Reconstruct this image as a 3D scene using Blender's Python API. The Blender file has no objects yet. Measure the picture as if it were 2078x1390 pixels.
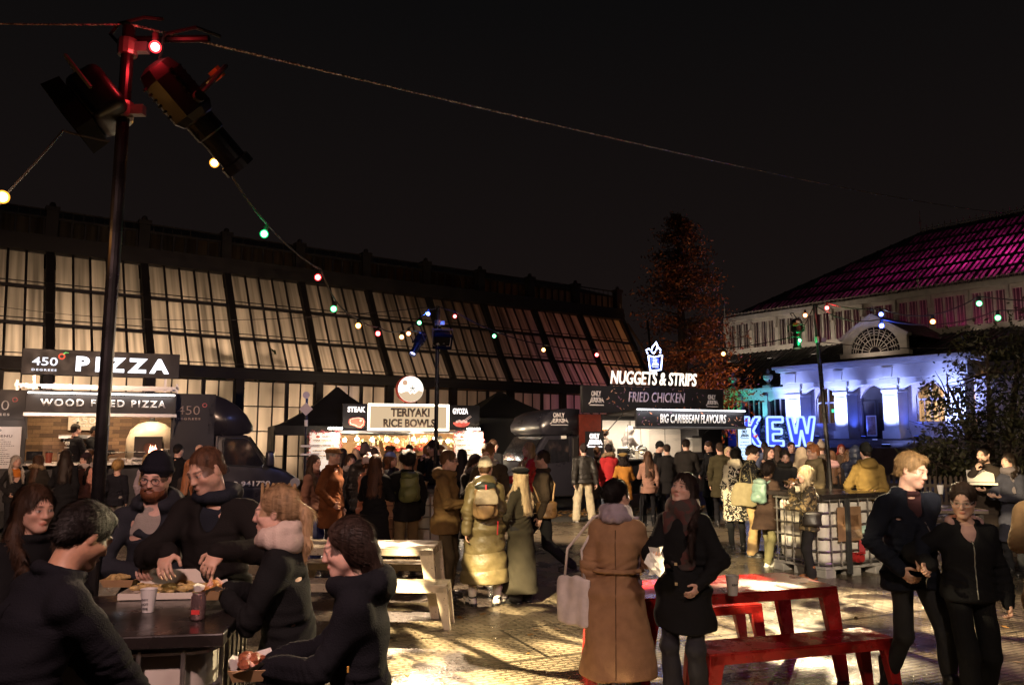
import bpy, math, random
import numpy as np
from mathutils import Vector, Matrix
random.seed(7); rng = np.random.default_rng(7)
S = bpy.context.scene
COL = S.collection
R = math.radians
# ---------------------------------------------------------------- camera
FPX = 1600.0; TH = math.atan(195/FPX); CAMH = 1.95
cam = bpy.data.cameras.new('camera'); camo = bpy.data.objects.new('camera', cam); COL.objects.link(camo)
camo.location = (0, 0, CAMH); camo.rotation_euler = (math.pi/2 + TH, 0, 0)
cam.sensor_width = 36; cam.lens = 36*FPX/2078; cam.clip_start = 0.05; cam.clip_end = 600
S.camera = camo
# ---------------------------------------------------------------- night sky
W = bpy.data.worlds.new('World'); S.world = W; W.use_nodes = True
nt = W.node_tree; nt.nodes.clear()
wo = nt.nodes.new('ShaderNodeOutputWorld'); bg = nt.nodes.new('ShaderNodeBackground')
tc = nt.nodes.new('ShaderNodeTexCoord'); sx = nt.nodes.new('ShaderNodeSeparateXYZ'); rp = nt.nodes.new('ShaderNodeValToRGB')
nt.links.new(tc.outputs['Generated'], sx.inputs[0]); nt.links.new(sx.outputs['Z'], rp.inputs[0])
rp.color_ramp.elements[0].position = 0.02; rp.color_ramp.elements[0].color = (.0105, .0068, .0062, 1)
rp.color_ramp.elements[1].position = 0.5; rp.color_ramp.elements[1].color = (.0036, .0033, .0034, 1)
nt.links.new(rp.outputs[0], bg.inputs[0]); nt.links.new(bg.outputs[0], wo.inputs[0]); bg.inputs[1].default_value = 1.0
# ---------------------------------------------------------------- render settings
S.view_settings.view_transform = 'Standard'; S.view_settings.look = 'None'
S.view_settings.exposure = 0.0; S.view_settings.gamma = 1.0
S.render.engine = 'CYCLES'
cy = S.cycles; cy.use_denoising = True; cy.max_bounces = 5; cy.diffuse_bounces = 2; cy.glossy_bounces = 2
cy.transmission_bounces = 3; cy.transparent_max_bounces = 8; cy.sample_clamp_indirect = 3.0; cy.sample_clamp_direct = 0
cy.caustics_reflective = False; cy.caustics_refractive = False
try: cy.use_light_tree = True
except Exception: pass

# ---------------------------------------------------------------- helpers
def at(px, py, Y):
    d = Vector(((px-1039)/FPX, math.cos(TH)+(py-695)/FPX*math.sin(TH), math.sin(TH)-(py-695)/FPX*math.cos(TH)))
    return Vector((0, 0, CAMH)) + d*(Y/d.y)
def gx(px, Y): return (px-1039)/FPX*(Y*math.cos(TH)-CAMH*math.sin(TH))

_M = {}
def mat(col=(.5, .5, .5), rough=.6, metal=0., var=.0, vs=8., bump=0., bs=60., emit=0., ecol=None, coat=0., sheen=0., stretch=None, key='', spec=.5):
    k = (tuple(col), rough, metal, var, vs, bump, bs, emit, ecol, coat, sheen, stretch, key, spec)
    if k in _M: return _M[k]
    m = bpy.data.materials.new('material'); m.use_nodes = True; n = m.node_tree.nodes; l = m.node_tree.links
    b = n['Principled BSDF']; b.inputs['Base Color'].default_value = (*col, 1); b.inputs['Roughness'].default_value = rough
    b.inputs['Metallic'].default_value = metal; b.inputs['Specular IOR Level'].default_value = spec
    if coat: b.inputs['Coat Weight'].default_value = coat; b.inputs['Coat Roughness'].default_value = .15
    if sheen: b.inputs['Sheen Weight'].default_value = sheen
    if emit:
        b.inputs['Emission Color'].default_value = (*(ecol or col), 1); b.inputs['Emission Strength'].default_value = emit
    if var or bump:
        t = n.new('ShaderNodeTexCoord'); mp = n.new('ShaderNodeMapping'); l.new(t.outputs['Object'], mp.inputs[0])
        if stretch: mp.inputs['Scale'].default_value = stretch
    if var:
        ns = n.new('ShaderNodeTexNoise'); ns.inputs['Scale'].default_value = vs; ns.inputs['Detail'].default_value = 5
        l.new(mp.outputs[0], ns.inputs['Vector'])
        r = n.new('ShaderNodeMapRange'); r.inputs[1].default_value = .3; r.inputs[2].default_value = .7
        r.inputs[3].default_value = 1-var; r.inputs[4].default_value = 1+var; l.new(ns.outputs[0], r.inputs[0])
        mx = n.new('ShaderNodeVectorMath'); mx.operation = 'SCALE'; mx.inputs[0].default_value = col
        l.new(r.outputs[0], mx.inputs['Scale']); l.new(mx.outputs[0], b.inputs['Base Color'])
        r2 = n.new('ShaderNodeMapRange'); r2.inputs[1].default_value = .3; r2.inputs[2].default_value = .7
        r2.inputs[3].default_value = max(0, rough-.12); r2.inputs[4].default_value = min(1, rough+.12)
        l.new(ns.outputs[0], r2.inputs[0]); l.new(r2.outputs[0], b.inputs['Roughness'])
    if bump:
        nb = n.new('ShaderNodeTexNoise'); nb.inputs['Scale'].default_value = bs; nb.inputs['Detail'].default_value = 4
        l.new(mp.outputs[0], nb.inputs['Vector'])
        bp = n.new('ShaderNodeBump'); bp.inputs['Strength'].default_value = bump; bp.inputs['Distance'].default_value = .01
        l.new(nb.outputs[0], bp.inputs['Height']); l.new(bp.outputs[0], b.inputs['Normal'])
    _M[k] = m; return m
def glow(col, s, key=''):
    k = ('glow', tuple(col), s, key)
    if k not in _M:
        m = bpy.data.materials.new('glow'); m.use_nodes = True; n = m.node_tree.nodes; n.clear()
        o = n.new('ShaderNodeOutputMaterial'); e = n.new('ShaderNodeEmission')
        e.inputs[0].default_value = (*col, 1); e.inputs[1].default_value = s
        m.node_tree.links.new(e.outputs[0], o.inputs[0]); _M[k] = m
    return _M[k]

def tag(o, label=None, cat=None, group=None, kind=None):
    if label: o['label'] = label
    if cat: o['category'] = cat
    if group: o['group'] = group
    if kind: o['kind'] = kind
    return o
def empty(name, loc=(0, 0, 0), yaw=0., label=None, cat=None, group=None):
    o = bpy.data.objects.new(name, None); COL.objects.link(o); o.location = loc; o.rotation_euler = (0, 0, R(yaw))
    o.empty_display_size = .1
    return tag(o, label, cat, group)
def link_mesh(name, me, m, parent=None, smooth=False):
    if smooth:
        me.polygons.foreach_set('use_smooth', np.ones(len(me.polygons), bool))
    if m is not None: me.materials.append(m)
    o = bpy.data.objects.new(name, me); COL.objects.link(o)
    if parent is not None: o.parent = parent
    return o
class MB:
    def __init__(s): s.v = []; s.f = []
    def add(s, vs, fs):
        b = len(s.v); s.v += [tuple(v) for v in vs]; s.f += [tuple(i+b for i in f) for f in fs]; return s
    def box(s, x0, x1, y0, y1, z0, z1, mtx=None):
        vs = [Vector((x, y, z)) for z in (z0, z1) for y in (y0, y1) for x in (x0, x1)]
        if mtx is not None: vs = [mtx @ v for v in vs]
        return s.add(vs, [(0, 2, 3, 1), (4, 5, 7, 6), (0, 1, 5, 4), (2, 6, 7, 3), (0, 4, 6, 2), (1, 3, 7, 5)])
    def bar(s, a, b, w, d, up=(0, 0, 1)):
        a = Vector(a); b = Vector(b); z = (b-a); L = z.length; z.normalize(); x = Vector(up).cross(z)
        if x.length < 1e-4: x = Vector((1, 0, 0)).cross(z)
        if x.length < 1e-4: x = Vector((0, 1, 0)).cross(z)
        x.normalize(); y = z.cross(x)
        m = Matrix((x, y, z)).transposed().to_4x4(); m.translation = a
        return s.box(-w/2, w/2, -d/2, d/2, 0, L, m)
    def path(s, pts, r, n=8, closed=False, caps=True):
        pts = [Vector(p) for p in pts]; N = len(pts); rr = r if isinstance(r, (list, tuple)) else [r]*N
        vs = []; prev = None
        for i, p in enumerate(pts):
            if closed: t = pts[(i+1) % N]-pts[i-1]
            else: t = pts[min(i+1, N-1)]-pts[max(i-1, 0)]
            t.normalize()
            if prev is None:
                x = t.cross(Vector((0, 0, 1)))
                if x.length < 1e-3: x = t.cross(Vector((1, 0, 0)))
            else: x = prev - t*prev.dot(t)
            x.normalize(); prev = x; y = t.cross(x)
            for k in range(n):
                a = 2*math.pi*k/n; vs.append(p+(x*math.cos(a)+y*math.sin(a))*rr[i])
        fs = []
        for i in range(N if closed else N-1):
            j = (i+1) % N
            for k in range(n): fs.append((i*n+k, i*n+(k+1) % n, j*n+(k+1) % n, j*n+k))
        if not closed and caps: fs += [tuple(range(n))[::-1], tuple(range((N-1)*n, N*n))]
        return s.add(vs, fs)
    def lathe(s, prof, c=(0, 0, 0), n=20, mtx=None):
        c = Vector(c); vs = []; N = len(prof)
        for r, z in prof:
            for k in range(n):
                a = 2*math.pi*k/n; v = Vector((r*math.cos(a), r*math.sin(a), z)); v = (mtx @ v if mtx is not None else v)+c; vs.append(v)
        fs = [(i*n+k, i*n+(k+1) % n, (i+1)*n+(k+1) % n, (i+1)*n+k) for i in range(N-1) for k in range(n)]
        fs += [tuple(range(n))[::-1], tuple(range((N-1)*n, N*n))]
        return s.add(vs, fs)
    def ball(s, c, r, n=10, m=6, sc=(1, 1, 1)):
        c = Vector(c); vs = []
        for i in range(m+1):
            t = math.pi*i/m
            for k in range(n):
                a = 2*math.pi*k/n; rad = max(math.sin(t), 1e-3)
                vs.append(c+Vector((r*sc[0]*rad*math.cos(a), r*sc[1]*rad*math.sin(a), -r*sc[2]*math.cos(t))))
        return s.add(vs, [(i*n+k, i*n+(k+1) % n, (i+1)*n+(k+1) % n, (i+1)*n+k) for i in range(m) for k in range(n)])
    def prism(s, poly, y0, y1):
        """polygon in x,z (counter-clockwise seen from -y) extruded from y0 (front) to y1"""
        n = len(poly); vs = [(x, y0, z) for x, z in poly]+[(x, y1, z) for x, z in poly]
        return s.add(vs, [tuple(range(n)), tuple(range(2*n-1, n-1, -1))]+[(i, i+n, (i+1) % n+n, (i+1) % n) for i in range(n)])
    def loft(s, rings, cap=True):
        n = len(rings[0]); vs = [v for r in rings for v in r]
        fs = [(i*n+k, i*n+(k+1) % n, (i+1)*n+(k+1) % n, (i+1)*n+k) for i in range(len(rings)-1) for k in range(n)]
        if cap: fs += [tuple(range(n))[::-1], tuple(range((len(rings)-1)*n, len(rings)*n))]
        return s.add(vs, fs)
    def build(s, name, m, parent=None, smooth=False, bevel=0., seg=2):
        me = bpy.data.meshes.new(name); me.from_pydata(s.v, [], s.f); me.update()
        o = link_mesh(name, me, m, parent, smooth)
        if bevel:
            b = o.modifiers.new('edge', 'BEVEL'); b.width = bevel; b.segments = seg; b.limit_method = 'ANGLE'; b.angle_limit = R(40)
        return o
def text(s, x0, x1, z0, z1, y, m, parent=None, name='lettering', shear=0., bold=0., ext=.004, rot=None, space=1., line=1.):
    """lettering fitted into the box x0..x1, z0..z1 of the parent's local plane y, read from -y"""
    c = bpy.data.curves.new('t', 'FONT'); c.body = s; c.shear = shear; c.offset = bold; c.size = 1; c.space_character = space
    c.align_x = 'CENTER'; c.space_line = line; c.resolution_u = 3
    o = bpy.data.objects.new('t', c); COL.objects.link(o)
    dg = bpy.context.evaluated_depsgraph_get(); me = bpy.data.meshes.new_from_object(o.evaluated_get(dg))
    bpy.data.objects.remove(o); bpy.data.curves.remove(c)
    n = len(me.vertices); a = np.empty(n*3, np.float32); me.vertices.foreach_get('co', a); a = a.reshape(-1, 3)
    lo, hi = a.min(0), a.max(0); d = np.maximum(hi-lo, 1e-5)
    b = np.empty_like(a); b[:, 0] = x0+(a[:, 0]-lo[0])/d[0]*(x1-x0); b[:, 2] = z0+(a[:, 1]-lo[1])/d[1]*(z1-z0); b[:, 1] = y
    if rot is not None:
        mt = np.array(rot.to_3x3()); tr = np.array(rot.translation); b = b @ mt.T + tr
    me.vertices.foreach_set('co', b.astype(np.float32).ravel()); me.update()
    me.name = name
    o = link_mesh(name, me, m, parent)
    if ext:
        so = o.modifiers.new('depth', 'SOLIDIFY'); so.thickness = ext; so.offset = 0
    return o
def point(loc, col, watts, r=.03, parent=None, name='lamp_light', spread=None):
    d = bpy.data.lights.new(name, 'POINT'); d.energy = watts; d.color = col; d.shadow_soft_size = r
    o = bpy.data.objects.new(name, d); COL.objects.link(o); o.location = loc
    if parent is not None: o.parent = parent
    return o
def aim(o, frm, to):
    o.location = frm; o.rotation_euler = (Vector(to)-Vector(frm)).to_track_quat('-Z', 'Y').to_euler()
def spot(frm, to, col, watts, deg, blend=.3, r=.05, name='spot_light'):
    d = bpy.data.lights.new(name, 'SPOT'); d.energy = watts; d.color = col; d.spot_size = R(deg); d.spot_blend = blend; d.shadow_soft_size = r
    o = bpy.data.objects.new(name, d); COL.objects.link(o); aim(o, frm, to); return o
def area(frm, to, col, watts, sx, sy, name='strip_light', parent=None, spread=180):
    d = bpy.data.lights.new(name, 'AREA'); d.shape = 'RECTANGLE'; d.size = sx; d.size_y = sy; d.energy = watts; d.color = col; d.spread = R(spread)
    o = bpy.data.objects.new(name, d); COL.objects.link(o); aim(o, frm, to)
    if parent is not None: o.parent = parent
    return o
BLACK = (.012, .011, .012)
def nodes_of(name):
    m = bpy.data.materials.new(name); m.use_nodes = True; return m, m.node_tree.nodes, m.node_tree.links, m.node_tree.nodes['Principled BSDF']
# ================================================================ GROUND
def trackway_mat():
    m, n, l, b = nodes_of('trackway')
    t = n.new('ShaderNodeTexCoord'); mp = n.new('ShaderNodeMapping'); mp.inputs['Rotation'].default_value = (0, 0, R(-24)); l.new(t.outputs['Object'], mp.inputs[0])
    ns = n.new('ShaderNodeTexNoise'); ns.inputs['Scale'].default_value = .9; ns.inputs['Detail'].default_value = 8; ns.inputs['Roughness'].default_value = .65; l.new(mp.outputs[0], ns.inputs[0])
    n2 = n.new('ShaderNodeTexNoise'); n2.inputs['Scale'].default_value = 30; n2.inputs['Detail'].default_value = 5; l.new(mp.outputs[0], n2.inputs[0])
    r = n.new('ShaderNodeValToRGB'); r.color_ramp.elements[0].position = .32; r.color_ramp.elements[0].color = (.060, .047, .034, 1)
    r.color_ramp.elements[1].position = .7; r.color_ramp.elements[1].color = (.25, .20, .135, 1)
    ad = n.new('ShaderNodeMath'); ad.operation = 'MULTIPLY_ADD'; ad.inputs[1].default_value = .35; l.new(n2.outputs[0], ad.inputs[0]); 
    sb = n.new('ShaderNodeMath'); sb.operation = 'SUBTRACT'; sb.inputs[1].default_value = .17; l.new(ns.outputs[0], sb.inputs[0]); l.new(sb.outputs[0], ad.inputs[2])
    l.new(ad.outputs[0], r.inputs[0])
    # raised anti-slip bars, in rows
    br = n.new('ShaderNodeTexBrick'); br.offset = .5; br.inputs['Scale'].default_value = 1; br.inputs['Brick Width'].default_value = .15; br.inputs['Row Height'].default_value = .062
    br.inputs['Mortar Size'].default_value = .016; br.inputs['Mortar Smooth'].default_value = .5; br.inputs['Bias'].default_value = 0
    br.inputs['Color1'].default_value = (1, 1, 1, 1); br.inputs['Color2'].default_value = (1, 1, 1, 1); br.inputs['Mortar'].default_value = (0, 0, 0, 1)
    l.new(mp.outputs[0], br.inputs['Vector'])
    # panel seams
    b2 = n.new('ShaderNodeTexBrick'); b2.offset = .5; b2.inputs['Scale'].default_value = 1; b2.inputs['Brick Width'].default_value = 2.2; b2.inputs['Row Height'].default_value = 1.1; b2.inputs['Mortar Size'].default_value = .018
    b2.inputs['Color1'].default_value = (1, 1, 1, 1); b2.inputs['Color2'].default_value = (.8, .8, .8, 1); b2.inputs['Mortar'].default_value = (.15, .15, .15, 1); l.new(mp.outputs[0], b2.inputs['Vector'])
    mx = n.new('ShaderNodeMix'); mx.data_type = 'RGBA'; mx.blend_type = 'MULTIPLY'; mx.inputs[0].default_value = 1; l.new(r.outputs[0], mx.inputs[6]); l.new(b2.outputs[0], mx.inputs[7])
    gm = n.new('ShaderNodeMapRange'); gm.inputs[3].default_value = .42; gm.inputs[4].default_value = 1.08; l.new(br.outputs[0], gm.inputs[0]); gv = n.new('ShaderNodeVectorMath'); gv.operation = 'SCALE'; l.new(mx.outputs[2], gv.inputs[0]); l.new(gm.outputs[0], gv.inputs['Scale']); l.new(gv.outputs[0], b.inputs['Base Color'])
    rr = n.new('ShaderNodeMapRange'); rr.inputs[1].default_value = .3; rr.inputs[2].default_value = .7; rr.inputs[3].default_value = .12; rr.inputs[4].default_value = .42; l.new(ns.outputs[0], rr.inputs[0]); l.new(rr.outputs[0], b.inputs['Roughness'])
    h = n.new('ShaderNodeMath'); h.operation = 'MULTIPLY_ADD'; h.inputs[1].default_value = .25; l.new(n2.outputs[0], h.inputs[0]); l.new(br.outputs[0], h.inputs[2])
    bp = n.new('ShaderNodeBump'); bp.inputs['Strength'].default_value = 1.; bp.inputs['Distance'].default_value = .008; l.new(h.outputs[0], bp.inputs['Height']); l.new(bp.outputs[0], b.inputs['Normal'])
    b.inputs['Specular IOR Level'].default_value = .6
    return m
g = MB().add([(-150, -60, 0), (150, -60, 0), (150, 200, 0), (-150, 200, 0)], [(0, 1, 2, 3)]).build('ground', mat((.035, .032, .026), .8, var=.5, vs=1.2, bump=.6, bs=9)); tag(g, kind='structure')
g = MB().add([(-13, -3, .004), (16, -3, .004), (16, 21.5, .004), (4, 19.6, .004), (-13, 15.8, .004)], [(0, 1, 2, 3, 4)]).build('trackway', trackway_mat()); tag(g, kind='structure')
# kerbside strip with leaf litter in front of the trucks
def leaf_cloud(P, size, name, m, parent=None, flat=False, rs=rng):
    """many small folded leaf faces at the points P"""
    n = len(P); a = rs.normal(size=(n, 3)); 
    if flat: a = a*np.array([1, 1, .12])
    a /= np.linalg.norm(a, axis=1)[:, None]; b = rs.normal(size=(n, 3))
    if flat: b = b*np.array([1, 1, .12])
    b -= a*(a*b).sum(1)[:, None]; b /= np.linalg.norm(b, axis=1)[:, None]
    sz = size*rs.uniform(.55, 1.3, (n, 1)); a = a*sz; b = b*sz*.42
    v = np.stack([P-a*.5, P+b*.5, P+a*.5, P-b*.5], 1).reshape(-1, 3)
    me = bpy.data.meshes.new(name); me.vertices.add(4*n); me.vertices.foreach_set('co', v.astype(np.float32).ravel())
    me.loops.add(4*n); me.loops.foreach_set('vertex_index', np.arange(4*n, dtype=np.int32))
    me.polygons.add(n); me.polygons.foreach_set('loop_start', np.arange(0, 4*n, 4, dtype=np.int32)); me.update(calc_edges=True); me.validate()
    return link_mesh(name, me, m, parent)
def leaf_mat(c1, c2, key, trans=.3):
    m, n, l, b = nodes_of('leaf_'+key); ge = n.new('ShaderNodeNewGeometry'); r = n.new('ShaderNodeValToRGB')
    r.color_ramp.elements[0].color = (*c1, 1); r.color_ramp.elements[1].color = (*c2, 1); l.new(ge.outputs['Random Per Island'], r.inputs[0]); l.new(r.outputs[0], b.inputs['Base Color'])
    b.inputs['Roughness'].default_value = .55; return m
P = np.column_stack([rng.uniform(.5, 8.5, 1500), rng.uniform(-.9, 1.0, 1500), rng.uniform(.012, .04, 1500)])
P[:, 1] += 20.1+P[:, 0]*.42; o = leaf_cloud(P, .12, 'fallen_leaves', leaf_mat((.10, .045, .012), (.30, .16, .04), 'litter'), flat=True); tag(o, 'brown autumn leaves littering the ground by the chicken truck', 'leaves', kind='stuff')
P = np.column_stack([rng.uniform(-3, 9, 300), rng.uniform(4, 17, 300), np.full(300, .012)])
o = leaf_cloud(P, .09, 'fallen_leaves', leaf_mat((.10, .045, .012), (.30, .16, .04), 'litter2'), flat=True); tag(o, 'scattered wet leaves on the metal trackway', 'leaves', kind='stuff')

# ================================================================ LEFT GLASSHOUSE (frame: x along the facade, y inward)
GH = empty('glasshouse', (-14.3, 22, 0), 35.3, 'long dark-framed glasshouse with tall sloping panes glowing warm from inside', 'building')
def pane_mat(name, tint, dirt, trans=.06, streak=(2.6, 2.6, .30)):
    m, n, l, b = nodes_of(name); out = n['Material Output']; n.remove(b)
    t = n.new('ShaderNodeTexCoord'); mp = n.new('ShaderNodeMapping'); mp.inputs['Scale'].default_value = streak; l.new(t.outputs['Object'], mp.inputs[0])
    ge = n.new('ShaderNodeNewGeometry'); of = n.new('ShaderNodeVectorMath'); of.operation = 'SCALE'; cb = n.new('ShaderNodeCombineXYZ')
    l.new(ge.outputs['Random Per Island'], cb.inputs[0]); l.new(ge.outputs['Random Per Island'], cb.inputs[2]); l.new(cb.outputs[0], of.inputs[0]); of.inputs['Scale'].default_value = 40
    ad = n.new('ShaderNodeVectorMath'); l.new(mp.outputs[0], ad.inputs[0]); l.new(of.outputs[0], ad.inputs[1])
    ns = n.new('ShaderNodeTexNoise'); ns.inputs['Scale'].default_value = 1; ns.inputs['Detail'].default_value = 2.5; ns.inputs['Roughness'].default_value = .45; l.new(ad.outputs[0], ns.inputs[0])
    n2 = n.new('ShaderNodeTexNoise'); n2.inputs['Scale'].default_value = .35; n2.inputs['Detail'].default_value = 3; l.new(t.outputs['Object'], n2.inputs[0])
    m1 = n.new('ShaderNodeMapRange'); m1.inputs[1].default_value = .35; m1.inputs[2].default_value = .7; m1.inputs[3].default_value = 1; m1.inputs[4].default_value = 1-dirt; l.new(ns.outputs[0], m1.inputs[0])
    m2 = n.new('ShaderNodeMapRange'); m2.inputs[1].default_value = .3; m2.inputs[2].default_value = .7; m2.inputs[3].default_value = .75; m2.inputs[4].default_value = 1.1; l.new(n2.outputs[0], m2.inputs[0])
    m3 = n.new('ShaderNodeMapRange'); m3.inputs[3].default_value = .72; m3.inputs[4].default_value = 1.08; l.new(ge.outputs['Random Per Island'], m3.inputs[0])
    q = n.new('ShaderNodeMath'); q.operation = 'MULTIPLY'; l.new(m1.outputs[0], q.inputs[0]); l.new(m2.outputs[0], q.inputs[1])
    q2 = n.new('ShaderNodeMath'); q2.operation = 'MULTIPLY'; l.new(q.outputs[0], q2.inputs[0]); l.new(m3.outputs[0], q2.inputs[1])
    vm = n.new('ShaderNodeVectorMath'); vm.operation = 'SCALE'; vm.inputs[0].default_value = tint; l.new(q2.outputs[0], vm.inputs['Scale'])
    tr = n.new('ShaderNodeBsdfTranslucent'); l.new(vm.outputs[0], tr.inputs[0]); tp = n.new('ShaderNodeBsdfTransparent'); gl = n.new('ShaderNodeBsdfGlossy'); gl.inputs['Roughness'].default_value = .12
    x1 = n.new('ShaderNodeMixShader'); x1.inputs[0].default_value = trans; l.new(tr.outputs[0], x1.inputs[1]); l.new(tp.outputs[0], x1.inputs[2])
    x2 = n.new('ShaderNodeMixShader'); fr = n.new('ShaderNodeFresnel'); fr.inputs[0].default_value = 1.35; l.new(fr.outputs[0], x2.inputs[0]); l.new(x1.outputs[0], x2.inputs[1]); l.new(gl.outputs[0], x2.inputs[2])
    l.new(x2.outputs[0], out.inputs[0]); return m
PANE = pane_mat('dirty_pane', (.80, .70, .57), .66, .05, (6., .25, .16))
PANE2 = pane_mat('clear_pane', (.9, .8, .66), .45, .12)
DARKIRON = mat((.020, .016, .014), .55, var=.3, vs=3, bump=.2, bs=30)
PX = [1.14+2.72*k for k in range(-3, 10)]
SL = [(0., 4.2), (.72, 5.3), (1.38, 6.5), (2.1, 7.75)]
def slope(z):
    for (y0, z0), (y1, z1) in zip(SL, SL[1:]):
        if z <= z1: return y0+(y1-y0)*(z-z0)/(z1-z0)
    return SL[-1][0]
for i in range(len(PX)-1):
    a, b = PX[i], PX[i+1]; gz = MB(); lw = MB(); fr = MB(); np_ = 5; w = (b-a-.3)/np_
    for r in range(3):
        (y0, z0), (y1, z1) = SL[r], SL[r+1]; n_out = Vector((0, -(z1-z0), y1-y0)).normalized()
        for k in range(np_):
            x0 = a+.15+k*w; x1 = x0+w; e = .012
            j = random.uniform(-.012, .012)
            gz.add([(x0+e, y0+.03*(y1-y0)+j, z0+.05), (x1-e, y0+.03*(y1-y0)-j, z0+.05), (x1-e, y1-j, z1-.05), (x0+e, y1+j, z1-.05)], [(0, 1, 2, 3)])
            if k: fr.bar((x0, y0-.03, z0), (x0, y1-.03, z1), .036, .07, (1, 0, 0))
        fr.bar((a, y0-.04, z0+.02), (b, y0-.04, z0+.02), .09, .09)
        fr.bar((a, y0-.02, z0+.17), (b, y0-.02, z0+.17), .025, .03)
    # lower vertical windows: two leaves of three, four rows
    for k in range(5):
        for q in range(4):
            x0 = a+.17+k*(b-a-.34)/5; x1 = x0+(b-a-.34)/5; z0 = .55+q*.82; z1 = z0+.82
            lw.add([(x0+.02, .05, z0+.02), (x1-.02, .05, z0+.02), (x1-.02, .05, z1-.02), (x0+.02, .05, z1-.02)], [(0, 1, 2, 3)])
            fr.box(x1-.018, x1+.018, .0, .06, z0, z1)
            fr.box(x0, x1, .005, .055, z1-.014, z1+.014)
    fr.box(a+.17+(b-a-.34)*.6-.06, a+.17+(b-a-.34)*.6+.06, -.03, .08, .5, 3.85)
    # clerestory lattice under the top rail
    cl = MB()
    for k in range(6):
        x0 = a+.2+k*(b-a-.4)/6; x1 = x0+(b-a-.4)/6
        cl.add([(x0+.03, 2.42, 8.32), (x1-.03, 2.42, 8.32), (x1-.03, 2.42, 8.93), (x0+.03, 2.42, 8.93)], [(0, 1, 2, 3)])
        fr.box(x1-.03, x1+.03, 2.38, 2.46, 8.25, 9.0)
    fr.bar((a, 2.4, 8.95), (b, 2.4, 8.95), .1, .07); fr.bar((a, 2.35, 9.2), (b, 2.35, 9.2), .05, .05)
    for k in range(9): fr.bar((a+.3*k, 2.35, 8.95), (a+.3*k, 2.35, 9.2), .02, .02)
    gz.build('sloping_glazing', PANE, GH); lw.build('lower_window', PANE2, GH); cl.build('clerestory_glazing', PANE, GH); fr.build('glazing_bars', DARKIRON, GH)
for x in PX:
    rb = MB(); rb.box(x-.13, x+.13, -.1, .12, 0, 4.2)
    for (y0, z0), (y1, z1) in zip(SL, SL[1:]): rb.bar((x, y0-.03, z0-.03), (x, y1-.03, z1+.03), .2, .22, (1, 0, 0))
    rb.box(x-.17, x+.17, 2.2, 2.52, 7.9, 9.15); rb.box(x-.2, x+.2, 2.15, 2.55, 9.15, 9.3); rb.ball((x, 2.35, 9.38), .1, 8, 5)
    rb.build('rib', DARKIRON, GH)
x0, x1 = PX[0], PX[-1]
MB().box(x0, x1, -.16, .02, 3.88, 4.24).box(x0, x1, -.2, .0, 4.14, 4.2).build('beam', DARKIRON, GH)
MB().box(x0, x1, 1.85, 2.36, 7.75, 8.05).box(x0, x1, 1.9, 2.4, 8.05, 8.28).build('gutter', DARKIRON, GH)
MB().box(x0, x1, -.12, .12, 0, .5).build('plinth', mat((.16, .10, .07), .8, var=.3, bump=.5, bs=20), GH)
MB().add([(x0, 2.45, 8.98), (x1, 2.45, 8.98), (x1, 7, 10.4), (x0, 7, 10.4)], [(0, 1, 2, 3)]).add([(x0, 7, 10.4), (x1, 7, 10.4), (x1, 11.2, 8.9), (x0, 11.2, 8.9)], [(0, 1, 2, 3)]).build('roof', DARKIRON, GH)
MB().box(x0, x1, 11, 11.2, 0, 8.9).box(x0-.1, x0, 0, 11, 0, 8).box(x1, x1+.1, .3, 11, 0, 4.2).box(x1, x1+.1, 2.2, 11, 4.2, 8.6).build('rear_wall', mat((.45, .4, .33), .8, var=.2), GH)
# end brace seen past the last bay
eb = MB()
for a, b in (((x1+.1, 0, 4.2), (x1+.1, 2.2, 7.8)), ((x1+.2, -.05, 0), (x1+.2, -.05, 4.2)), ((x1+.2, .1, 4.2), (x1+2.0, 2.3, 7.9)), ((x1+1.2, .1, 4.2), (x1+.3, 2., 7.6)), ((x1+.2, .1, 4.2), (x1+2, .1, 4.2))): eb.bar(a, b, .1, .1)
eb.build('end_brace', DARKIRON, GH)
MB().box(x0, x1, .2, 11, .02, .05).build('inner_floor', mat((.2, .17, .13), .7, var=.3), GH)
ghm = GH.matrix_basis if False else Matrix.Translation((-14.3, 22, 0)) @ Matrix.Rotation(R(35.3), 4, 'Z')
for x, wt, c in ((-3, 150, (1, .70, .46)), (1.5, 175, (1, .70, .46)), (5.5, 170, (1, .70, .46)), (9.5, 95, (1, .68, .44)), (13.2, 24, (1, .66, .44)), (17.5, 9, (1, .6, .45)), (21.8, 20, (.85, .28, .6))):
    area(ghm @ Vector((x, 2.6, .4)), ghm @ Vector((x, .4, 3.0)), c, wt*.72, 3.4, .8, 'growing_lamp', spread=96)
# plants inside, pressed close to the glass
def fronds(name, base, h, spread, n, m, label, cat='plant', leaf=.3, group=None):
    e = empty(name, base, 0, label, cat, group); st = MB(); pts = []
    for k in range(n):
        a = random.uniform(0, 6.28); zz = h*random.uniform(.45, 1); rr = spread*random.uniform(.3, 1)
        p0 = Vector((0, 0, zz*.55)); p1 = Vector((rr*.5*math.cos(a), rr*.5*math.sin(a), zz*.9)); p2 = Vector((rr*math.cos(a), rr*math.sin(a), zz*random.uniform(.8, 1.02)))
        st.path([p0, p1, p2], [.02, .014, .006], 5)
        for q in range(14):
            t = random.uniform(.3, 1.05); p = p0*(1-t)**2+p1*2*t*(1-t)+p2*t*t; pts.append(p+Vector((random.gauss(0, .07), random.gauss(0, .07), random.gauss(0, .08))))
    st.path([(0, 0, 0), (.03, 0, h*.3), (0, .02, h*.75)], [.05, .04, .025], 6)
    st.build('stem', mat((.05, .035, .02), .8), e); leaf_cloud(np.array([tuple(p) for p in pts]), leaf, 'foliage', m, e); return e
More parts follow.
